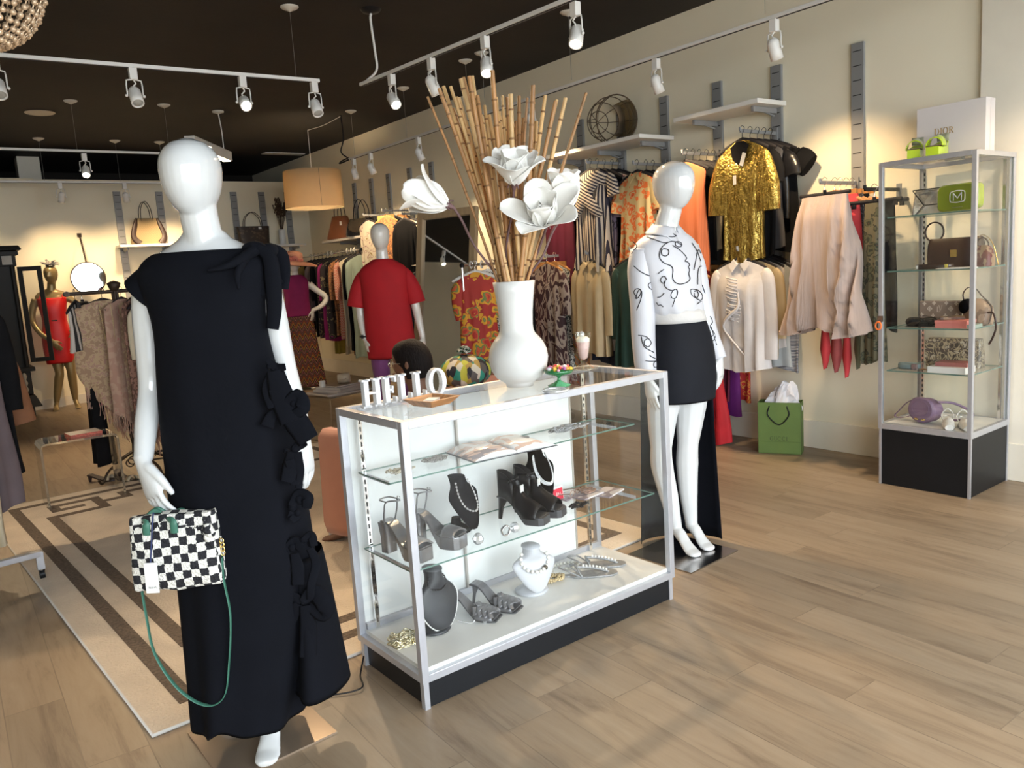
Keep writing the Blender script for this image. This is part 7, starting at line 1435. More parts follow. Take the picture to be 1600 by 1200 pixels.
# shelf 2: dark bag, jewelled belt, small bag
t=T('dark_handbag','dark brown flap handbag with a square gold clasp on the second glass shelf','handbag',tw(.33,.24,TS[1]+.0005),TY)
m_db=mat('dark_brown_leather',(.035,.018,.012),.35,noise=.1,coat=.2)
b=MB(); rings=[]
for z,w_,t_ in ((0,.145,.045),(.06,.15,.048),(.13,.148,.04),(.165,.14,.022)): rings.append([V((q.y,q.x,z)) for q in ell((0,0,0),w_,t_,0,32,5)])
b.loft(rings); mesh('body',b,m_db,t); b=MB(); b.box((-.050,-.01,.078),(.006,.036,.040)); mesh('gold_clasp',b,m_gold,t)
b=MB(); b.tube([(-.01,.115+.052*cos(a*PI/12),.205+.055*sin(a*PI/12)) for a in range(24)],.005,6,True); mesh('ring_handle',b,m_db,t)
t=T('jewelled_belt','coiled dark belt with coloured square studs on the second glass shelf','belt',tw(.12,.26,TS[1]+.0005),TY)
b=MB(); b.tube([(.055*cos(a*PI/12),.10*sin(a*PI/12),.014) for a in range(24)],.013,6,True,flat=.2,ref=(0,0,1)); mesh('strap',b,m_db,t)
cols=[(.7,.7,.65),(.6,.08,.15),(.05,.25,.10),(.7,.7,.7),(.1,.2,.5),(.6,.5,.1)]
b=MB(); 
for i,c in enumerate(cols): b.box((-.052+.010*abs(i-2.5)*.6,.075-.03*i,.014),(.008,.020,.020),mi=i)
mesh('coloured_studs',b,[mat('stud_%s'%n,c,.2,coat=.5,noise=.05) for n,c in zip(['pearl','ruby','emerald','clear','sapphire','topaz'],cols)],t)
b=MB(); b.lathe([(.075,0),(.08,.003),(.07,.006)],20,(0,0,0),.7,1.4); o=one('pale_tray',b,m_wpanel,'pale folded cloth lying at the front edge of the second glass shelf','cloth',loc=tw(.065,.12,TS[1]+.0005))
t=T('small_brown_bag','small tan and burgundy bag with a thin gold chain on the second glass shelf','handbag',tw(.25,.06,TS[1]+.0005),TY-.4); b=MB(); rings=[]
for z,w_,t_ in ((0,.055,.035),(.05,.058,.034),(.10,.045,.02),(.115,.03,.010)): rings.append([V((q.y,q.x,z)) for q in ell((0,0,0),w_,t_,0,24,4)])
b.loft(rings); mesh('body',b,pat('burgundy_tan','noise',[(.12,.02,.02),(.28,.20,.13),(.14,.03,.03)],20,.4),t); b=MB(); b.tube(cat([(0,.04,.10),(0,.05,.15),(0,.0,.17),(0,-.06,.12),(-.02,-.12,.006)],5),.002,5); mesh('gold_chain',b,m_gold,t)
b=MB(); b.tube(cat([(0,.03,.10),(0,.035,.14),(0,.0,.155),(0,-.03,.13),(0,-.03,.10)],5),.004,6); mesh('top_handle',b,m_db,t)
# shelf 3: monogram clutch, black bow, pink box, brown bag
t=T('monogram_clutch','taupe monogram canvas clutch leaning on the third glass shelf','handbag',tw(.35,.33,TS[2]+.0005),TY)
b=MB(); b.box((0,0,.066),(.026,.235,.130)); mesh('body',b,mat('taupe_canvas',(.17,.13,.11),.6,noise=.06),t,bev=.006)
b=MB(); V0=V((0,-1,0))
m_mono=mat('cream_print',(.50,.45,.40),.6,noise=.03); ox=-.0136
def four(cy,cz,r,d45=False):
    for k in range(4):
        a=k*PI/2+(PI/4 if d45 else 0); p=(r*cos(a),r*sin(a)); q=(-sin(a),cos(a)); b.prism([(cy,cz),(cy+p[0]*.5+q[0]*r*.32,cz+p[1]*.5+q[1]*r*.32),(cy+p[0],cz+p[1]),(cy+p[0]*.5-q[0]*r*.32,cz+p[1]*.5-q[1]*r*.32)],0,.0006,(ox,0,0),V0,V((0,0,1)),V((-1,0,0)))
def dia(cy,cz,r):
    for k in range(4):
        a=k*PI/2; c=(k+1)*PI/2; b.prism([(cy+r*cos(a),cz+r*sin(a)),(cy+r*cos(c),cz+r*sin(c)),(cy+r*.7*cos(c),cz+r*.7*sin(c)),(cy+r*.7*cos(a),cz+r*.7*sin(a))],0,.0006,(ox,0,0),V0,V((0,0,1)),V((-1,0,0)))
    four(cy,cz,r*.5)
for cy,cz in ((-.085,.115),(-.03,.118),(.04,.118),(.095,.115),(-.035,.045),(.035,.045),(-.10,.05),(.10,.05)): four(cy,cz,.013)
dia(-.055,.085,.016); dia(.065,.085,.016)
glyph(b,'L',-.014,.030,V((ox,0,.066)),V0,V((0,0,1)),V((-1,0,0)),0,.0007,.7); glyph(b,'V',-.004,.030,V((ox,0,.074)),V0,V((0,0,1)),V((-1,0,0)),0,.0007,.7)
mesh('monogram_print',b,m_mono,t); b=MB(); b.tube([(ox-.001,.115,.05),(ox-.002,.0,.028),(ox-.001,-.115,.05)],.0015,5); mesh('flap_edge',b,m_db,t)
t=T('black_bow_clip','black satin bow lying on the third glass shelf beside the pink box','bow',tw(.13,.33,TS[2]+.0005),TY)
b=MB(); bowmesh(b,(0,0,.028),1.1,V((0,-1,0)),V((-1,0,.2)),V((-.6,0,-.16)),(.10,.10)); b.prism([(-.085,0),(.085,0),(.03,.022),(-.03,.022)],-.03,.03,(0,0,.002),V((0,-1,0)),V((0,0,1)),V((-1,0,0))); mesh('bow_loops',b,m_bsat,t)
t=T('pink_box','salmon pink lidded box on the third glass shelf of the tower case','box',tw(.12,.145,TS[2]+.0005),TY); m_sal=mat('salmon_card',(.62,.20,.17),.6,noise=.03)
b=MB(); b.box((0,0,.013),(.115,.165,.026)); mesh('base',b,m_sal,t,bev=.001); b=MB(); b.box((0,0,.034),(.12,.17,.017)); mesh('lid',b,m_sal,t,bev=.001)
b=MB(); b.box((0,0,.008),(.08,.12,.014),rz=.2); one('snake_print_purse',b,pat('brown_snake','noise',[(.10,.05,.03),(.25,.16,.09),(.05,.03,.02)],30,.5),'flat brown snake print purse lying on the pink box','purse',loc=tw(.14,.17,TS[2]+.0435),rz=.3)
t=T('brown_crossbody_bag','brown and black round topped bag with long straps hanging over the third glass shelf','handbag',tw(.30,.10,TS[2]+.0005),TY-.3)
b=MB(); rings=[]
for z,w_,t_ in ((0,.075,.05),(.05,.08,.052),(.10,.075,.045),(.13,.05,.03),(.145,.02,.012)): rings.append([V((q.y,q.x,z)) for q in ell((0,0,0),w_,t_,0,28,3)])
b.loft(rings); mesh('body',b,pat('brown_snake_leather','noise',[(.16,.09,.05),(.30,.20,.13),(.10,.04,.03)],16,.4),t)
b=MB(); b.ball((-.02,.055,.10),.045,12,9); mesh('black_pouch_cap',b,m_velvet,t)
b=MB(); b.tube(cat([(0,.09,.12),(0,.10,.17),(0,.07,.205),(0,.02,.20),(0,-.02,.16),(0,-.06,.13)],5),.006,6,flat=.4); b.tube(cat([(0,-.04,.13),(.0,-.08,.10),(-.02,-.09,.03),(-.03,-.085,.01)],5),.006,6,flat=.4); b.tube(cat([(.0,.05,.12),(.02,.14,.10),(.03,.18,.08)],5),.003,6); b.tube(cat([(.03,.18,.08),(.04,.19,.05),(.04,.185,.004)],4),.003,6); mesh('straps',b,m_db,t)
b=MB(); b.tube(cat([(0,0,.075),(0,-.03,.07),(0,-.045,.0),(0,-.03,-.06),(0,-.01,-.10)],5),.0055,6,flat=.4); b.tube([(.0,.02,.004),(0,0,.01)],.004,6); one('hanging_strap',b,m_db,'brown leather strap end dangling below the third glass shelf','strap',loc=tw(.21,.017,TS[2]))
b=MB(); b.box((0,0,.010),(.10,.06,.018)); one('mint_case',b,mat('mint_leather',(.28,.36,.31),.5,noise=.04),'flat mint coloured case on the third glass shelf near the brown bag','case',loc=tw(.12,.035+.02,TS[2]+.0005))
# shelf 4: belt roll, snake bag, white box, pink purse
t=T('grey_blue_belt_roll','rolled grey blue belt with a silver buckle on the fourth glass shelf','belt',tw(.13,.40,TS[3]+.0005),TY)
b=MB(); b.tube([(.032*cos(a*PI/12),.062*sin(a*PI/12),.018) for a in range(24)],.017,6,True,flat=.25,ref=(0,0,1)); mesh('strap',b,mat('grey_blue_leather',(.16,.22,.23),.5,noise=.05),t); b=MB(); b.box((-.034,-.045,.019),(.010,.034,.036)); mesh('buckle',b,mat('glitter_buckle',(.5,.45,.5),.2,.8,noise=.4,nscale=200),t,bev=.002)
m_pyth=pat('python_print','noise',[(.06,.05,.04),(.32,.27,.18),(.07,.055,.045),(.40,.36,.28),(.20,.16,.10)],22,.4,dist=1.6,stretch=(1,1,.8))
t=T('python_print_bag','large beige and brown python print bag on the fourth glass shelf','handbag',tw(.33,.235,TS[3]+.0005),TY); b=MB(); rings=[]
for z,w_,t_ in ((0,.155,.045),(.06,.155,.048),(.12,.15,.042),(.165,.145,.03)): rings.append([V((q.y,q.x,z)) for q in ell((0,0,0),w_,t_,0,32,5)])
b.loft(rings); mesh('body',b,m_pyth,t); b=MB(); b.box((-.0475,0,.10),(.006,.300,.115)); mesh('flap',b,m_pyth,t,bev=.004)
b=MB(); b.box((0,0,.017),(.13,.20,.034)); one('white_box',b,m_wpanel,'flat white box on the fourth glass shelf beneath the dusty pink purse','box',loc=tw(.115,.16,TS[3]+.0005),rz=TY)
b=MB(); b.box((0,0,.011),(.10,.165,.022)); one('pink_purse',b,mat('dusty_pink_leather',(.32,.12,.11),.5,noise=.05),'dusty pink wallet lying on the flat white box','purse',loc=tw(.13,.15,TS[3]+.035),rz=TY+.05)
b=MB(); b.tube(cat([(0,.03,.004),(.01,.01,.008),(0,-.02,.005),(-.01,-.04,.006)],4),.004,6); one('gold_chain_strap',b,pat('tan_scarf','noise',[(.3,.15,.06),(.4,.3,.2)],30,.5),'tan strap end lying before the python print bag','strap',loc=tw(.09,.295,TS[3]+.001))
# deck: lilac saddle bag, white flats
zdk=zb+.0325
t=T('lilac_saddle_bag','lilac round saddle bag with two gold studs at the bottom of the tower case','handbag',tw(.15,.315,zdk),TY-.1); m_li=mat('lilac_leather',(.19,.12,.19),.5,noise=.04)
b=MB(); rings=[]
for x,k in ((-.045,.93),(-.035,1.0),(.035,1.0),(.045,.93)): rings.append([V((x,.085*k*cos(a),.078+.075*k*(sin(a) if sin(a)<0 else sin(a)*.85))) for a in [2*PI*j/32 for j in range(32)]])
b.loft(rings,smooth=False); mesh('body',b,m_li,t,bev=.005)
b=MB(); rings=[]
for x,k in ((-.060,.88),(-.055,.95),(-.047,1.0)): rings.append([V((x,-.004+.078*k*math.copysign(abs(cos(a))**.8,cos(a)),.090+.068*k*sin(a))) for a in [2*PI*j/32 for j in range(32)]])
b.loft(rings,smooth=False); b.tube([(-.062,-.004+.050*cos(a*PI/16),.095+.043*sin(a*PI/16)) for a in range(32)],.0022,5,True); mesh('flap',b,m_li,t,bev=.002)
b=MB(); b.ball((-.062,.018,.030),.010,8,6,sc3=(.6,1.3,.7)); b.ball((-.062,-.022,.030),.010,8,6,sc3=(.6,1.3,.7)); mesh('gold_studs',b,m_gold,t)
b=MB(); b.tube(cat([(0,.075,.13),(.0,.12,.10),(.01,.17,.05),(.0,.19,.02),(-.01,.15,.012),(0,.09,.03)],6),.008,6,flat=.35,ref=(1,0,0)); b.tube(cat([(0,-.075,.13),(.06,-.13,.12),(.10,-.20,.08),(.10,-.22,.05),(.06,-.18,.03),(.04,-.10,.02)],6),.007,6,flat=.35,ref=(0,0,1)); mesh('shoulder_strap',b,m_li,t)
m_wsh=mat('white_perforated_leather',(.72,.70,.66),.5,noise=.1,nscale=60,bump=.4,bscale=120)
for (x,y,r_,n_) in ((.10,.165,-PI/2+.5,'left white strappy flat shoe at the bottom of the tower case'),(.12,.085,-PI/2+.6,'right white strappy flat shoe at the bottom of the tower case')):
    t=T('white_flat_shoe',n_,'shoe',tw(x,y,zdk),r_); b=MB(); rings=[]
    for i in range(11):
        s=i/10; yy=-.09+.18*s; w_=.010+.024*math.sin(PI*min(1,(s+.10)/1.05))**.6; hh=.020+.030*math.sin(PI*min(1,s*1.4)) if s<.7 else .025
        rings.append([V((w_*cos(a),yy,max(.001,.012+ (hh*sin(a) if sin(a)>0 else .012*sin(a))))) for a in [2*PI*j/14 for j in range(14)]])
    b.loft(rings); mesh('upper',b,m_wsh,t); b=MB(); b.tube(cat([(-.02,.04,.02),(-.03,.06,.06),(0,.055,.095),(.03,.06,.06),(.02,.04,.02)],5),.003,6); b.tube(cat([(-.02,.06,.05),(0,.085,.05),(.02,.06,.05)],4),.003,6); mesh('ankle_strap',b,m_wsh,t)
# ================= wire basket on the shelf
t=T('wire_basket','round rusty wire basket lying on its side on the long wall shelf','basket',(4.83,4.985,2.361),0)
b=MB(); m_rw=mat('rusty_wire',(.12,.08,.045),.6,.5,noise=.2); Rb=.20
C0=V((0,-.0,.20)); axis=V((.25,.95,.1)).normalized(); e1=V((0,0,1)); e1=(e1-axis*e1.dot(axis)).normalized(); e2=axis.cross(e1)
def ring(r,d,th=.004): b.tube([C0+axis*d+(e1*cos(a*PI/16)+e2*sin(a*PI/16))*r for a in range(32)],th,6,True)
ring(.19,-.14,.006); ring(.185,-.03); ring(.15,.09); ring(.09,.17); 
for k in range(8):
    a=k*PI/4; b.tube(cat([C0+axis*d+(e1*cos(a)+e2*sin(a))*r for r,d in ((.19,-.14),(.187,-.03),(.15,.09),(.09,.17),(.005,.19))],5),.003,5)
mesh('wire_frame',b,m_rw,t)
b=MB(); b.loft([[C0+axis*d+(e1*cos(a*PI/16)+e2*sin(a*PI/16))*r for a in range(3,13)] for r,d in ((.189,-.135),(.185,-.03),(.149,.09))],closed=False); mesh('mesh_panel',b,glassmat('rust_gauze',(.62,.55,.42),1.2,.5),t,solid=.002)
# ================= shelves: back handbags
def tote(loc,rz,w,h,th,mt,mth,label,handle_h,name='handbag',taper=.85,slouch=False,trim=None):
    t=T(name,label,'handbag',loc,rz); b=MB(); rings=[]
    for q in (0,.1,.4,.7,.93,1.0):
        ww=w/2*(1+(taper-1)*q) if not slouch else w/2*(1.0+.05*sin(q*3))*(1-(1-taper)*q**1.5); rings.append([V((p.x,p.y,h*q)) for p in ell((0,0,0),ww*(.96 if q==0 else 1),th/2*(1-.45*q),0,32,4)])
    b.loft(rings); mesh('body',b,mt,t); tw_=w/2*taper*.55
    for s_ in (-1,1):
        b=MB(); y=s_*th*.25; b.tube(cat([(-tw_,y,h*.86),(-tw_,y,h),(-tw_*.8,y,h+handle_h*.6),(0,y,h+handle_h),(tw_*.8,y,h+handle_h*.6),(tw_,y,h),(tw_,y,h*.86)],5),.009,6,flat=.5,ref=(0,1,0)); mesh('handle',b,mth,t)
    if trim:
        for s_ in (-1,1):
            b=MB(); b.tube(cat([(s_*w*.30,-th*.48,0.01),(s_*w*.44,-th*.35,h*.3),(s_*w*.36,-th*.30,h*.75),(s_*w*.30,-th*.25,h)],5),[.05,.04,.03,.012],6,flat=.3,ref=(1,0,0)); mesh('leather_trim',b,trim,t)
    return t
m_jac=pat('beige_signature_weave','check',[(.34,.25,.13),(.24,.17,.09)],90,.8); m_dbr=mat('espresso_leather',(.03,.015,.012),.5,noise=.1)
tote((2.66,11.60,2.0205),.1,.44,.34,.16,m_jac,m_dbr,'beige woven slouchy handbag with dark trim on the back wall shelf',.22,slouch=True,taper=.62,trim=m_dbr)
m_mon=pat('dark_brown_monogram','vor',[(.035,.02,.012),(.07,.045,.025),(.10,.065,.035)],38,.5,pos=[0,.80,.93])
t=tote((4.09,11.60,1.9555),0,.42,.27,.14,m_mon,m_dbr,'dark brown monogram tote with a white tag on the back wall shelf',.20,taper=1.12); b=MB(); b.box((.08,-.06,.24),(.045,.002,.032),rz=.1); mesh('price_tag',b,m_wpanel,t)
t=tote((4.76,10.12,1.9305),-1.0,.42,.30,.18,mat('chestnut_leather',(.17,.055,.02),.5,noise=.1),m_dbr,'chestnut brown handbag on the corner shelf',.17,taper=.5); b=MB(); b.box((.05,-.075,.20),(.03,.002,.05)); mesh('price_tag',b,m_wpanel,t)
t=tote((4.78,9.52,1.9305),-1.0,.46,.22,.20,mat('black_patent_leather',(.012,.012,.014),.12,coat=.6,noise=.1,bump=.4,bscale=14),m_bsat,'shiny black patent handbag on the corner shelf',.24,taper=.7,slouch=True)
# reed vase on the back shelf
t=T('dried_flower_vase','slim white vase with dark dried flowers on the back wall shelf','vase',(4.52,11.62,1.9555)); b=MB(); b.lathe([(.045,0),(.048,.01),(.05,.20),(.046,.215),(.04,.215),(.04,.1)],20,cap=False); mesh('body',b,m_wpanel,t)
b=MB(); random.seed(8)
for i in range(26):
    a=random.uniform(0,6.28); s_=random.uniform(.3,1); l=random.uniform(.36,.52); tp=V((.15*s_*cos(a),.08*s_*sin(a),.15+l)); b.tube(cat([(0,0,.15),tp*.5+V((0,0,.1)),tp],4),.0025,4)
    for k in range(5): p=tp-V((tp.x*.12*k,tp.y*.12*k,.032*k)); b.ball(p+V((random.uniform(-.012,.012),random.uniform(-.012,.012),0)),.011,5,4,sc3=(1,1,1.6))
mesh('dried_flowers',b,mat('dark_dried_flowers',(.07,.045,.03),.9,noise=.3),t)
b=MB(); b.rb(-.10,-.10,0,.30,.10,.035); one('flat_box',b,m_wpaint,'flat pale box beside the beige woven handbag','box',loc=(2.90,11.63,2.0205)) if False else None
# round wall mirror on a rod
mirm=mat('mirror_silvering',(.86,.88,.88),.02,1,noise=.004)
t=T('round_mirror','round mirror with thin dark frame on a rod from the back wall','mirror',(1.87,11.55,1.615)); Rm=.20
b=MB(); b.T=Matrix.Rotation(PI/2,4,'X'); b.lathe([(.002,0),(Rm,0),(Rm,-.006),(.002,-.006)],48,(0,0,.006),smooth=False); mesh('glass',b,mirm,t)
b=MB(); b.tube([(Rm*cos(a*PI/24),0,Rm*sin(a*PI/24)) for a in range(48)],.009,6,True); mesh('rim',b,m_iron,t)
b=MB(); b.tube([(.0,.01,Rm),(-.0,.22,Rm+.36)],.010,6); b.box((0,.235,Rm+.36),(.05,.02,.05)); mesh('rod',b,m_iron,t)
# ================= black carved cabinet
t=T('carved_cabinet','tall black carved cabinet with an open glass door at the left edge','cabinet',(.72,11.22,0),0); m_bw=mat('ebonised_wood',(.006,.005,.004),.6,noise=.2); m_inl=mat('bone_inlay',(.40,.37,.32),.5,noise=.1)
b=MB(); b.box((0,.0,1.2),(.62,.42,1.2)); b.mi=[0]*6; b.box((0,0,1.86),(.66,.46,.14)); b.box((0,0,2.0),(.80,.58,.05),taper=.93); b.box((0,0,1.94),(.72,.50,.05)); b.box((0,0,.58),(.72,.50,.05)); b.box((0,0,.42),(.62,.42,.28)); b.box((0,0,.2),(.76,.54,.14),taper=.85); b.box((0,0,.07),(.60,.42,.13)); mesh('body',b,m_bw,t,bev=.008)
for x in (-.24,-.08,.08,.24):
    b=MB(); b.lathe([(.012,.31),(.028,.34),(.012,.38),(.028,.42),(.012,.46),(.028,.50),(.012,.54)],10,(x,-.225,0)); mesh('inlay_column',b,m_inl,t)
    b=MB(); b.box((x,-.235,1.86),(.10,.01,.10)); mesh('inlay_tile',b,m_inl,t)
b=MB(); 
for x in (-.28,.28): b.tube([(x,-.24,.62),(x,-.24,1.80)],.022,8)
mesh('front_columns',b,m_bw,t)
b=MB(); b.T=Matrix.Translation((.33,-.22,0))@Matrix.Rotation(-.35,4,'Z')
for x0,x1,z0_,z1_ in ((0,.05,.66,1.78),(.20,.25,.66,1.78),(.05,.20,.66,.71),(.05,.20,1.73,1.78)): b.rb(x0,-.012,z0_,x1,.012,z1_)
dr=mesh('door',b,m_bw,t,bev=.003); b=MB(); b.T=Matrix.Translation((.33,-.22,0))@Matrix.Rotation(-.35,4,'Z'); b.rb(.05,-.002,.71,.20,.002,1.73); mesh('door_glass',b,m_glass,dr)
b=MB(); b.box((-.05,-.228,1.12),(.09,.012,.02)); b.box((.06,-.228,.98),(.03,.006,.05)); b.box((.12,-.228,.80),(.02,.006,.05)); mesh('hanging_tags',b,m_wpanel,t)
# ================= standing mirror
def perp_frame(): pass
mz=T('standing_mirror','tall leaning floor mirror in a pale wooden frame, between red mannequin and vase','mirror',(3.90,6.98,0),-1.297,rot=(-.155,0,-1.297))
Wm,Hm,fm=.76,2.02,.07
b=MB(); 
for x0,x1,z0_,z1_ in ((0,fm,0,Hm),(Wm-fm,Wm,0,Hm),(fm,Wm-fm,0,fm),(fm,Wm-fm,Hm-fm,Hm)): b.rb(x0,-.05,z0_,x1,0,z1_)
mesh('frame',b,mat('pale_oak_frame',(.45,.32,.18),.5,noise=.12,nscale=6,stretch=(6,6,.6)),mz,bev=.003)
b=MB(); b.rb(fm-.005,-.022,fm-.005,Wm-fm+.005,-.016,Hm-fm+.005); mesh('glass',b,mirm,mz); b=MB(); b.rb(.02,-.012,.02,Wm-.02,.012,Hm-.02); mesh('backing',b,mat('backing_board',(.10,.09,.08),.8,noise=.05),mz)
b=MB(); b.tube([(Wm*.5,.01,1.2),(Wm*.5,.42,.052)],.015,6); mesh('rear_leg',b,m_iron,mz)
# ================= rug
rg=T('area_rug','cream rug with dark brown Greek key border lying on the oak floor','rug',(.432,2.649,0),.062)
Wr,Lr=2.50,3.74
m_rug=mat('cream_rug_pile',(.62,.53,.43),.95,noise=.10,nscale=5,bump=.8,bscale=90,sheen=.2); m_rugd=mat('dark_brown_rug_pile',(.13,.10,.08),.95,noise=.35,nscale=70,bump=.8,bscale=110)
b=MB(); b.rb(0,0,.001,Wr,Lr,.012); mesh('pile',b,m_rug,rg,bev=.004)
b=MB(); b.tube([(0,0,.006),(Wr,0,.006),(Wr,Lr,.006),(0,Lr,.006)],.0065,8,True); mesh('bound_edge',b,mat('rug_binding',(.62,.60,.57),.8,noise=.05),rg)
b=MB(); zz0,zz1=.0115,.0132; s=.062
nb=[0]
def bar(x0,y0,x1,y1): nb[0]+=1; b.rb(min(x0,x1),min(y0,y1),zz0,max(x0,x1),max(y0,y1),zz1+.00002*nb[0])
def band(path,w=s):
    for (x0,y0),(x1,y1) in zip(path,path[1:]):
        if abs(x1-x0)>abs(y1-y0): bar(min(x0,x1)-w/2,y0-w/2,max(x0,x1)+w/2,y0+w/2)
        else: bar(x0-w/2,min(y0,y1)-w/2,x0+w/2,max(y0,y1)+w/2)
A1,A2=.155,.305
def corner(fx,fy):
    def m(p): return (p[0] if not fx else Wr-p[0], p[1] if not fy else Lr-p[1])
    # outer line corner, then the key hook between the two lines
    band([m(q) for q in ((A1,1.6),(A1,A1),(1.2,A1))])
    band([m(q) for q in ((A2,1.87),(A2,.60),(.62,.60),(.62,.30),(.36,.30),(.36,.44),(.50,.44))]); band([m(q) for q in ((1.25,A2),(.80,A2),(.80,.44),(.68,.44))])
for fx in (0,1):
    for fy in (0,1): corner(fx,fy)
band([(A1,1.5),(A1,Lr-1.5)]); band([(Wr-A1,1.5),(Wr-A1,Lr-1.5)]); band([(A2,1.8),(A2,Lr-1.8)]); band([(Wr-A2,1.8),(Wr-A2,Lr-1.8)])
mesh('key_border',b,m_rugd,rg)
# ================= armchairs
m_pk=mat('salmon_velvet',(.46,.20,.14),.8,sheen=.3,noise=.05,bump=.05)
def chair(c,rz,R,h,label,hs=.45):
    t=T('barrel_armchair',label,'armchair',c,rz); b=MB(); rows=[]
    n=28; a0=.55*PI*-1+0; 
    sec=[(R,.10),(R+.015,.16),(R,h-.04),(R-.03,h),(R-.08,h),(R-.10,h-.04),(R-.10,.10)]
    for i in range(n+1):
        a=-.20+(PI+.40)*i/n; hh=1-.12*abs(cos(a))**2; rows.append([V((r*cos(a),r*sin(a),z if z<.2 else z*hh)) for r,z in sec])
    b.loft(rows); mesh('curved_back',b,m_pk,t,bev=.0)
    b=MB(); b.lathe([(R-.12,.10),(R-.10,.14),(R-.10,hs-.05),(R-.13,hs-.01),(.01,hs)],32,(0,0,0)); mesh('seat_cushion',b,m_pk,t)
    for k in range(4):
        a=PI/4+k*PI/2; b=MB(); b.box(((R-.10)*cos(a),(R-.10)*sin(a),.055),(.09,.05,.10),rz=a); mesh('leg',b,m_wpanel,t)
    return t
chair((1.97,3.88,.0135),PI+.3,.40,.73,'salmon pink barrel armchair left behind the display case, with the seated person',.29)
chair((3.22,4.62,.0),.9-PI,.36,.80,'salmon pink barrel armchair showing right behind the white vase')
cu=at(727,575,2.75,4.15)
t=T('round_cushion','round cushion in a teal, yellow and black geometric print with a tufted bobble','cushion',cu,-YAW)
def geo():
    m_=pat('teal_yellow_geometric','vor',[(.03,.25,.20),(.62,.60,.52),(.02,.02,.03),(.50,.50,.06),(.10,.09,.09),(.03,.28,.22),(.60,.55,.48),(.40,.28,.08)],26,.7,stretch=(1,1,.4),rot=(.2,.6,0)); return m_
b=MB(); rings=[]
for i in range(13):
    q=i/12; a=-PI/2+PI*max(.03,min(.97,q)); r=[]
    for j in range(56):
        f=1+.035*cos(14*(2*PI*j/56))*cos(a); r.append(V((.158*cos(a)*f*cos(2*PI*j/56),.15*cos(a)*f*sin(2*PI*j/56),-.02+.105*sin(a)*f)))
    rings.append(r)
b.loft(rings); mesh('cover',b,geo(),t); b=MB(); random.seed(4)
for i in range(40):
    a=random.uniform(0,6.28); e=random.uniform(-.2,1.5); b.tube([(0,0,.095),V((.045*cos(a)*cos(e),.045*sin(a)*cos(e),.105+.035*sin(e)))],[.006,.008],5)
mesh('bobble',b,pat('green_white_fringe','vor',[(.02,.06,.03),(.5,.5,.45)],120,.8),t)
b=MB(); b.box((0,0,-.38),(.26,.26,.50),taper=.95); b.T=None
one('small_pouf',b,m_pk,'salmon pink upholstered block under the round print cushion','pouf',loc=cu+V((0,0,-.0)),rz=-YAW) if False else None
b=MB(); h=cu.z-.125; b.lathe([(.16,0),(.17,.02),(.17,h-.02),(.155,h)],28); one('upholstered_stool',b,m_pk,'salmon pink round stool carrying the print cushion behind the case','stool',loc=(cu.x,cu.y,0))
# ================= acrylic tables
def waterfall(name,loc,rz,w,d,h,label,th=.014):
    t=T(name,label,'table',loc,rz); r=.035; path=[(-w/2,0),(-w/2,h-r),(-w/2+r*.3,h-r*.3),(-w/2+r,h),(w/2-r,h),(w/2-r*.3,h-r*.3),(w/2,h-r),(w/2,0)]; inn=[(-w/2+th,0),(-w/2+th,h-r),(-w/2+r*.5,h-r*.55),(-w/2+r,h-th),(w/2-r,h-th),(w/2-r*.5,h-r*.55),(w/2-th,h-r),(w/2-th,0)]
    b=MB(); n=len(path)
    for i in range(n-1):
        a0,a1=path[i],path[i+1]; c0,c1=inn[i],inn[i+1]
        vs=[V((x,y,z)) for y in (-d/2,d/2) for x,z in (a0,a1,c1,c0)]
        b.add(vs,[(0,1,5,4),(2,3,7,6)],False,0); b.add(vs,[(3,2,1,0),(4,5,6,7)],False,1)
    b.add([V((-w/2,-d/2,0)),V((-w/2,d/2,0)),V((-w/2+th,d/2,0)),V((-w/2+th,-d/2,0))],[(0,1,2,3)],False,1)
    mesh('curved_sheet',b,[m_acr,m_acre],t); return t
waterfall('acrylic_side_table',(.79,6.20,.013),-.0,.48,.30,.44,'clear acrylic waterfall side table at the left on the rug corner')
b=MB(); b.box((0,0,.009),(.20,.17,.018)); b.mi=[1,0,1,1,1,1]; 
t=one('red_lettered_magazine',b,[mat('magazine_white',(.6,.55,.5),.4,noise=.1),mat('red_cover_lettering',(.45,.10,.07),.5,noise=.5,nscale=70)],'magazine with red lettering lying on the acrylic side table','magazine',loc=(.84,6.22,.4535),rz=.1)
waterfall('acrylic_coffee_table',(3.02,6.72,0),.25,.62,.42,.40,'clear acrylic coffee table stacked with magazines, left behind the HELLO letters')
ct=V((3.02,6.72,.4005)); zz=0
for k,(w_,d_,h_,r_,c,n_) in enumerate([(.50,.38,.012,.10,(.40,.33,.30),'largest pale magazine at the bottom of the coffee table stack'),(.40,.30,.016,.35,(.30,.22,.20),'brown grey book second from the bottom of the coffee table stack'),(.42,.30,.014,.5,(.45,.42,.43),'pale grey magazine third in the coffee table stack'),(.36,.28,.016,.42,(.33,.30,.31),'grey book fourth in the coffee table stack'),(.30,.24,.010,.25,(.22,.15,.10),'brown booklet on top of the coffee table stack')]):
    b=MB(); b.box((0,0,h_/2),(w_,d_,h_)); b.mi=[1,1,0,0,0,0]; one('magazine',b,[mat('pages_%s'%'abcde'[k],(.55,.50,.46),.6,noise=.1,nscale=60,stretch=(1,1,30)),mat('cover_%s'%'abcde'[k],c,.35,noise=.2)],n_,'magazine','magazines stacked on the coffee table',loc=ct+V((0,0,zz)),rz=r_); zz+=h_+.0004
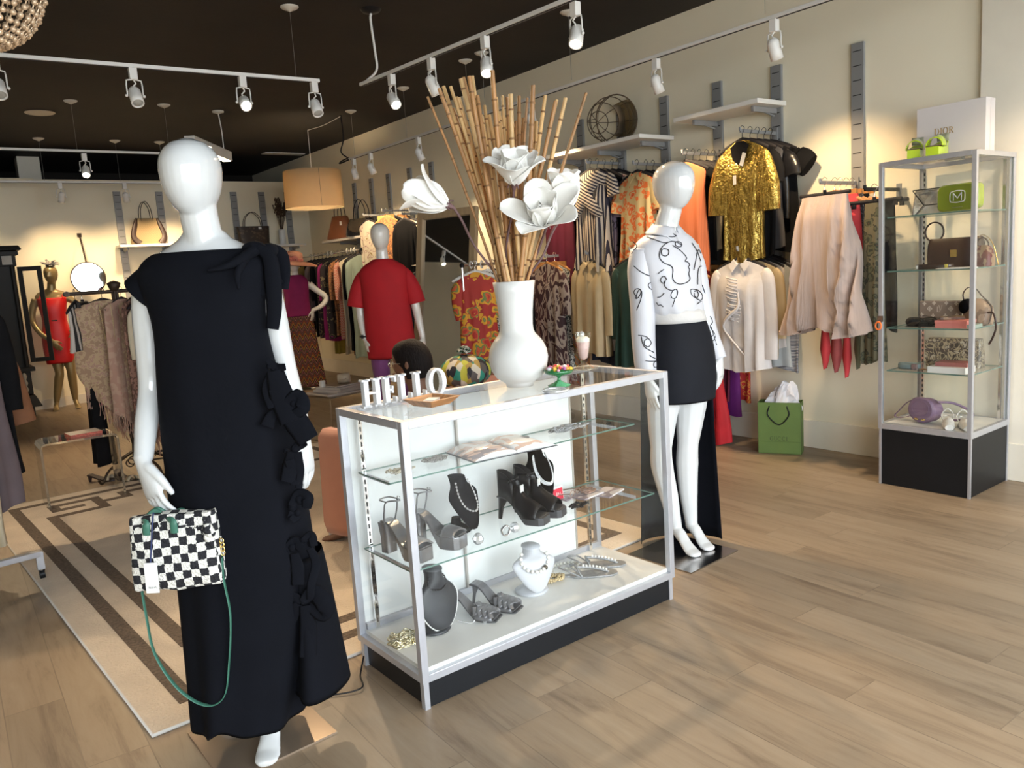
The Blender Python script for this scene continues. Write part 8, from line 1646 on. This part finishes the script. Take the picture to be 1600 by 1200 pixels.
t=T('ceramic_mug','cream ceramic mug tipped over on the coffee table magazines','mug',ct+V((.03,0,zz+.044)),.5,rot=(0,PI/2-.05,-.6)); b=MB(); b.lathe([(.003,.006),(.036,.004),(.040,-.05),(.043,-.05),(.044,.045),(.04,.045),(.036,.012)],24,cap=False); 
b=MB(); b.lathe([(.002,-.05),(.043,-.05),(.044,.055),(.040,.055),(.039,-.044),(.002,-.044)],24,cap=False); mesh('cup_body',b,mat('cream_ceramic',(.62,.54,.42),.4,noise=.05),t); b=MB(); b.tube(cat([(.0,-.042,.03),(.0,-.07,.02),(.0,-.07,-.02),(.0,-.042,-.03)],5),.006,6); mesh('mug_handle',b,bpy.data.materials['cream_ceramic'],t)
b=MB(); b.lathe([(.026,0),(.027,.01),(.027,.07),(.024,.072),(.003,.066)],20); one('white_candle',b,m_wpanel,'small white candle jar standing on the coffee table magazines','candle',loc=ct+V((-.17,.02,.0435+.0)) )
# sandals on floor by the iron rack
for (x,y,r_,n_) in ((.99,6.69,.9,'cream strapped brown sandal lying left under the iron rack'),(1.13,6.52,.5,'cream strapped brown sandal standing right under the iron rack')):
    t=T('floor_sandal',n_,'shoe',(x,y,0),r_); b=MB(); b.loft([[V((-w_,yy,z)),V((w_,yy,z)),V((w_,yy,z+.012)),V((-w_,yy,z+.012))] for yy,w_,z in ((-.11,.015,0),(-.08,.036,0),(-.03,.04,.0),(.03,.03,.02),(.09,.026,.045),(.11,.018,.045))],smooth=False); b.tube([(0,.095,.045),(0,.10,0)],[.018,.010],8); mesh('sole',b,m_dbr,t)
    b=MB(); b.loft([[V((.042*cos(a),yy,.012+.035*sin(a))) for a in [PI*j/10 for j in range(11)]] for yy in (-.07,-.03)],closed=False); mesh('strap',b,m_cream,t,solid=.004)
# ================= green paper bag
t=T('green_paper_bag','green paper shopping bag with black rope handle on the floor by the right wall','shopping bag',(4.79,3.35,0),-1.10)
m_gb=mat('green_paper',(.12,.19,.045),.7,noise=.06); Wg,Dg,Hg=.29,.13,.365
b=MB()
b.rb(-Wg/2,-Dg/2,0,Wg/2,Dg/2,.004)
for a in ((-Wg/2,-Dg/2,0,Wg/2,-Dg/2+.003,Hg),(-Wg/2,Dg/2-.003,0,Wg/2,Dg/2,Hg),(-Wg/2,-Dg/2,0,-Wg/2+.003,Dg/2,Hg),(Wg/2-.003,-Dg/2,0,Wg/2,Dg/2,Hg)): b.rb(*a)
mesh('bag_body',b,m_gb,t); b=MB(); b.rb(-Wg/2,-Dg/2-.0012,.085,Wg/2,-Dg/2,.088); mesh('fold_line',b,mat('green_paper_fold',(.09,.15,.03),.7,noise=.05),t)
for s_ in (-1,1): b=MB(); b.tube(cat([(-.065,s_*(Dg/2+.004),Hg-.025),(-.075,s_*(Dg/2+.008),Hg-.09),(0,s_*(Dg/2+.012),Hg-.155),(.065,s_*(Dg/2+.008),Hg-.09),(.052,s_*(Dg/2+.004),Hg-.025)],6),.004,6); mesh('rope_handle',b,m_black,t)
b=MB(); word(b,'GUCCI',.028,(-.065,-Dg/2-.0003,.095),V((1,0,0)),V((0,0,1)),V((0,-1,0)),.0008,.16,.8); mesh('dark_lettering',b,mat('dark_green_ink',(.04,.06,.02),.6,noise=.03),t)
b=MB(); random.seed(12); rings=[]
for i in range(9):
    q=i/8; z=.20+.29*q; rr=.11*(1-.5*abs(q-.35)*2) if q<.9 else .03; r=[]
    for j in range(24):
        a=2*PI*j/24; f=1+.22*sin(5*a+i*.9)+.12*sin(9*a+i*1.7); r.append(V((.04*q+min(.138,max(-.138,rr*f*cos(a)*1.15)),max(-.058,min(.058,rr*f*sin(a)*.55)) if z<Hg+.02 else rr*f*sin(a)*.7,z+.02*sin(3*a+i))))
    rings.append(r)
b.loft(rings,smooth=False); one('tissue_paper',b,mat('white_tissue',(.72,.70,.72),.8,noise=.03,sheen=.1),'crumpled white tissue paper sticking out of the green bag','tissue',loc=(4.79,3.35,0),rz=-1.10)
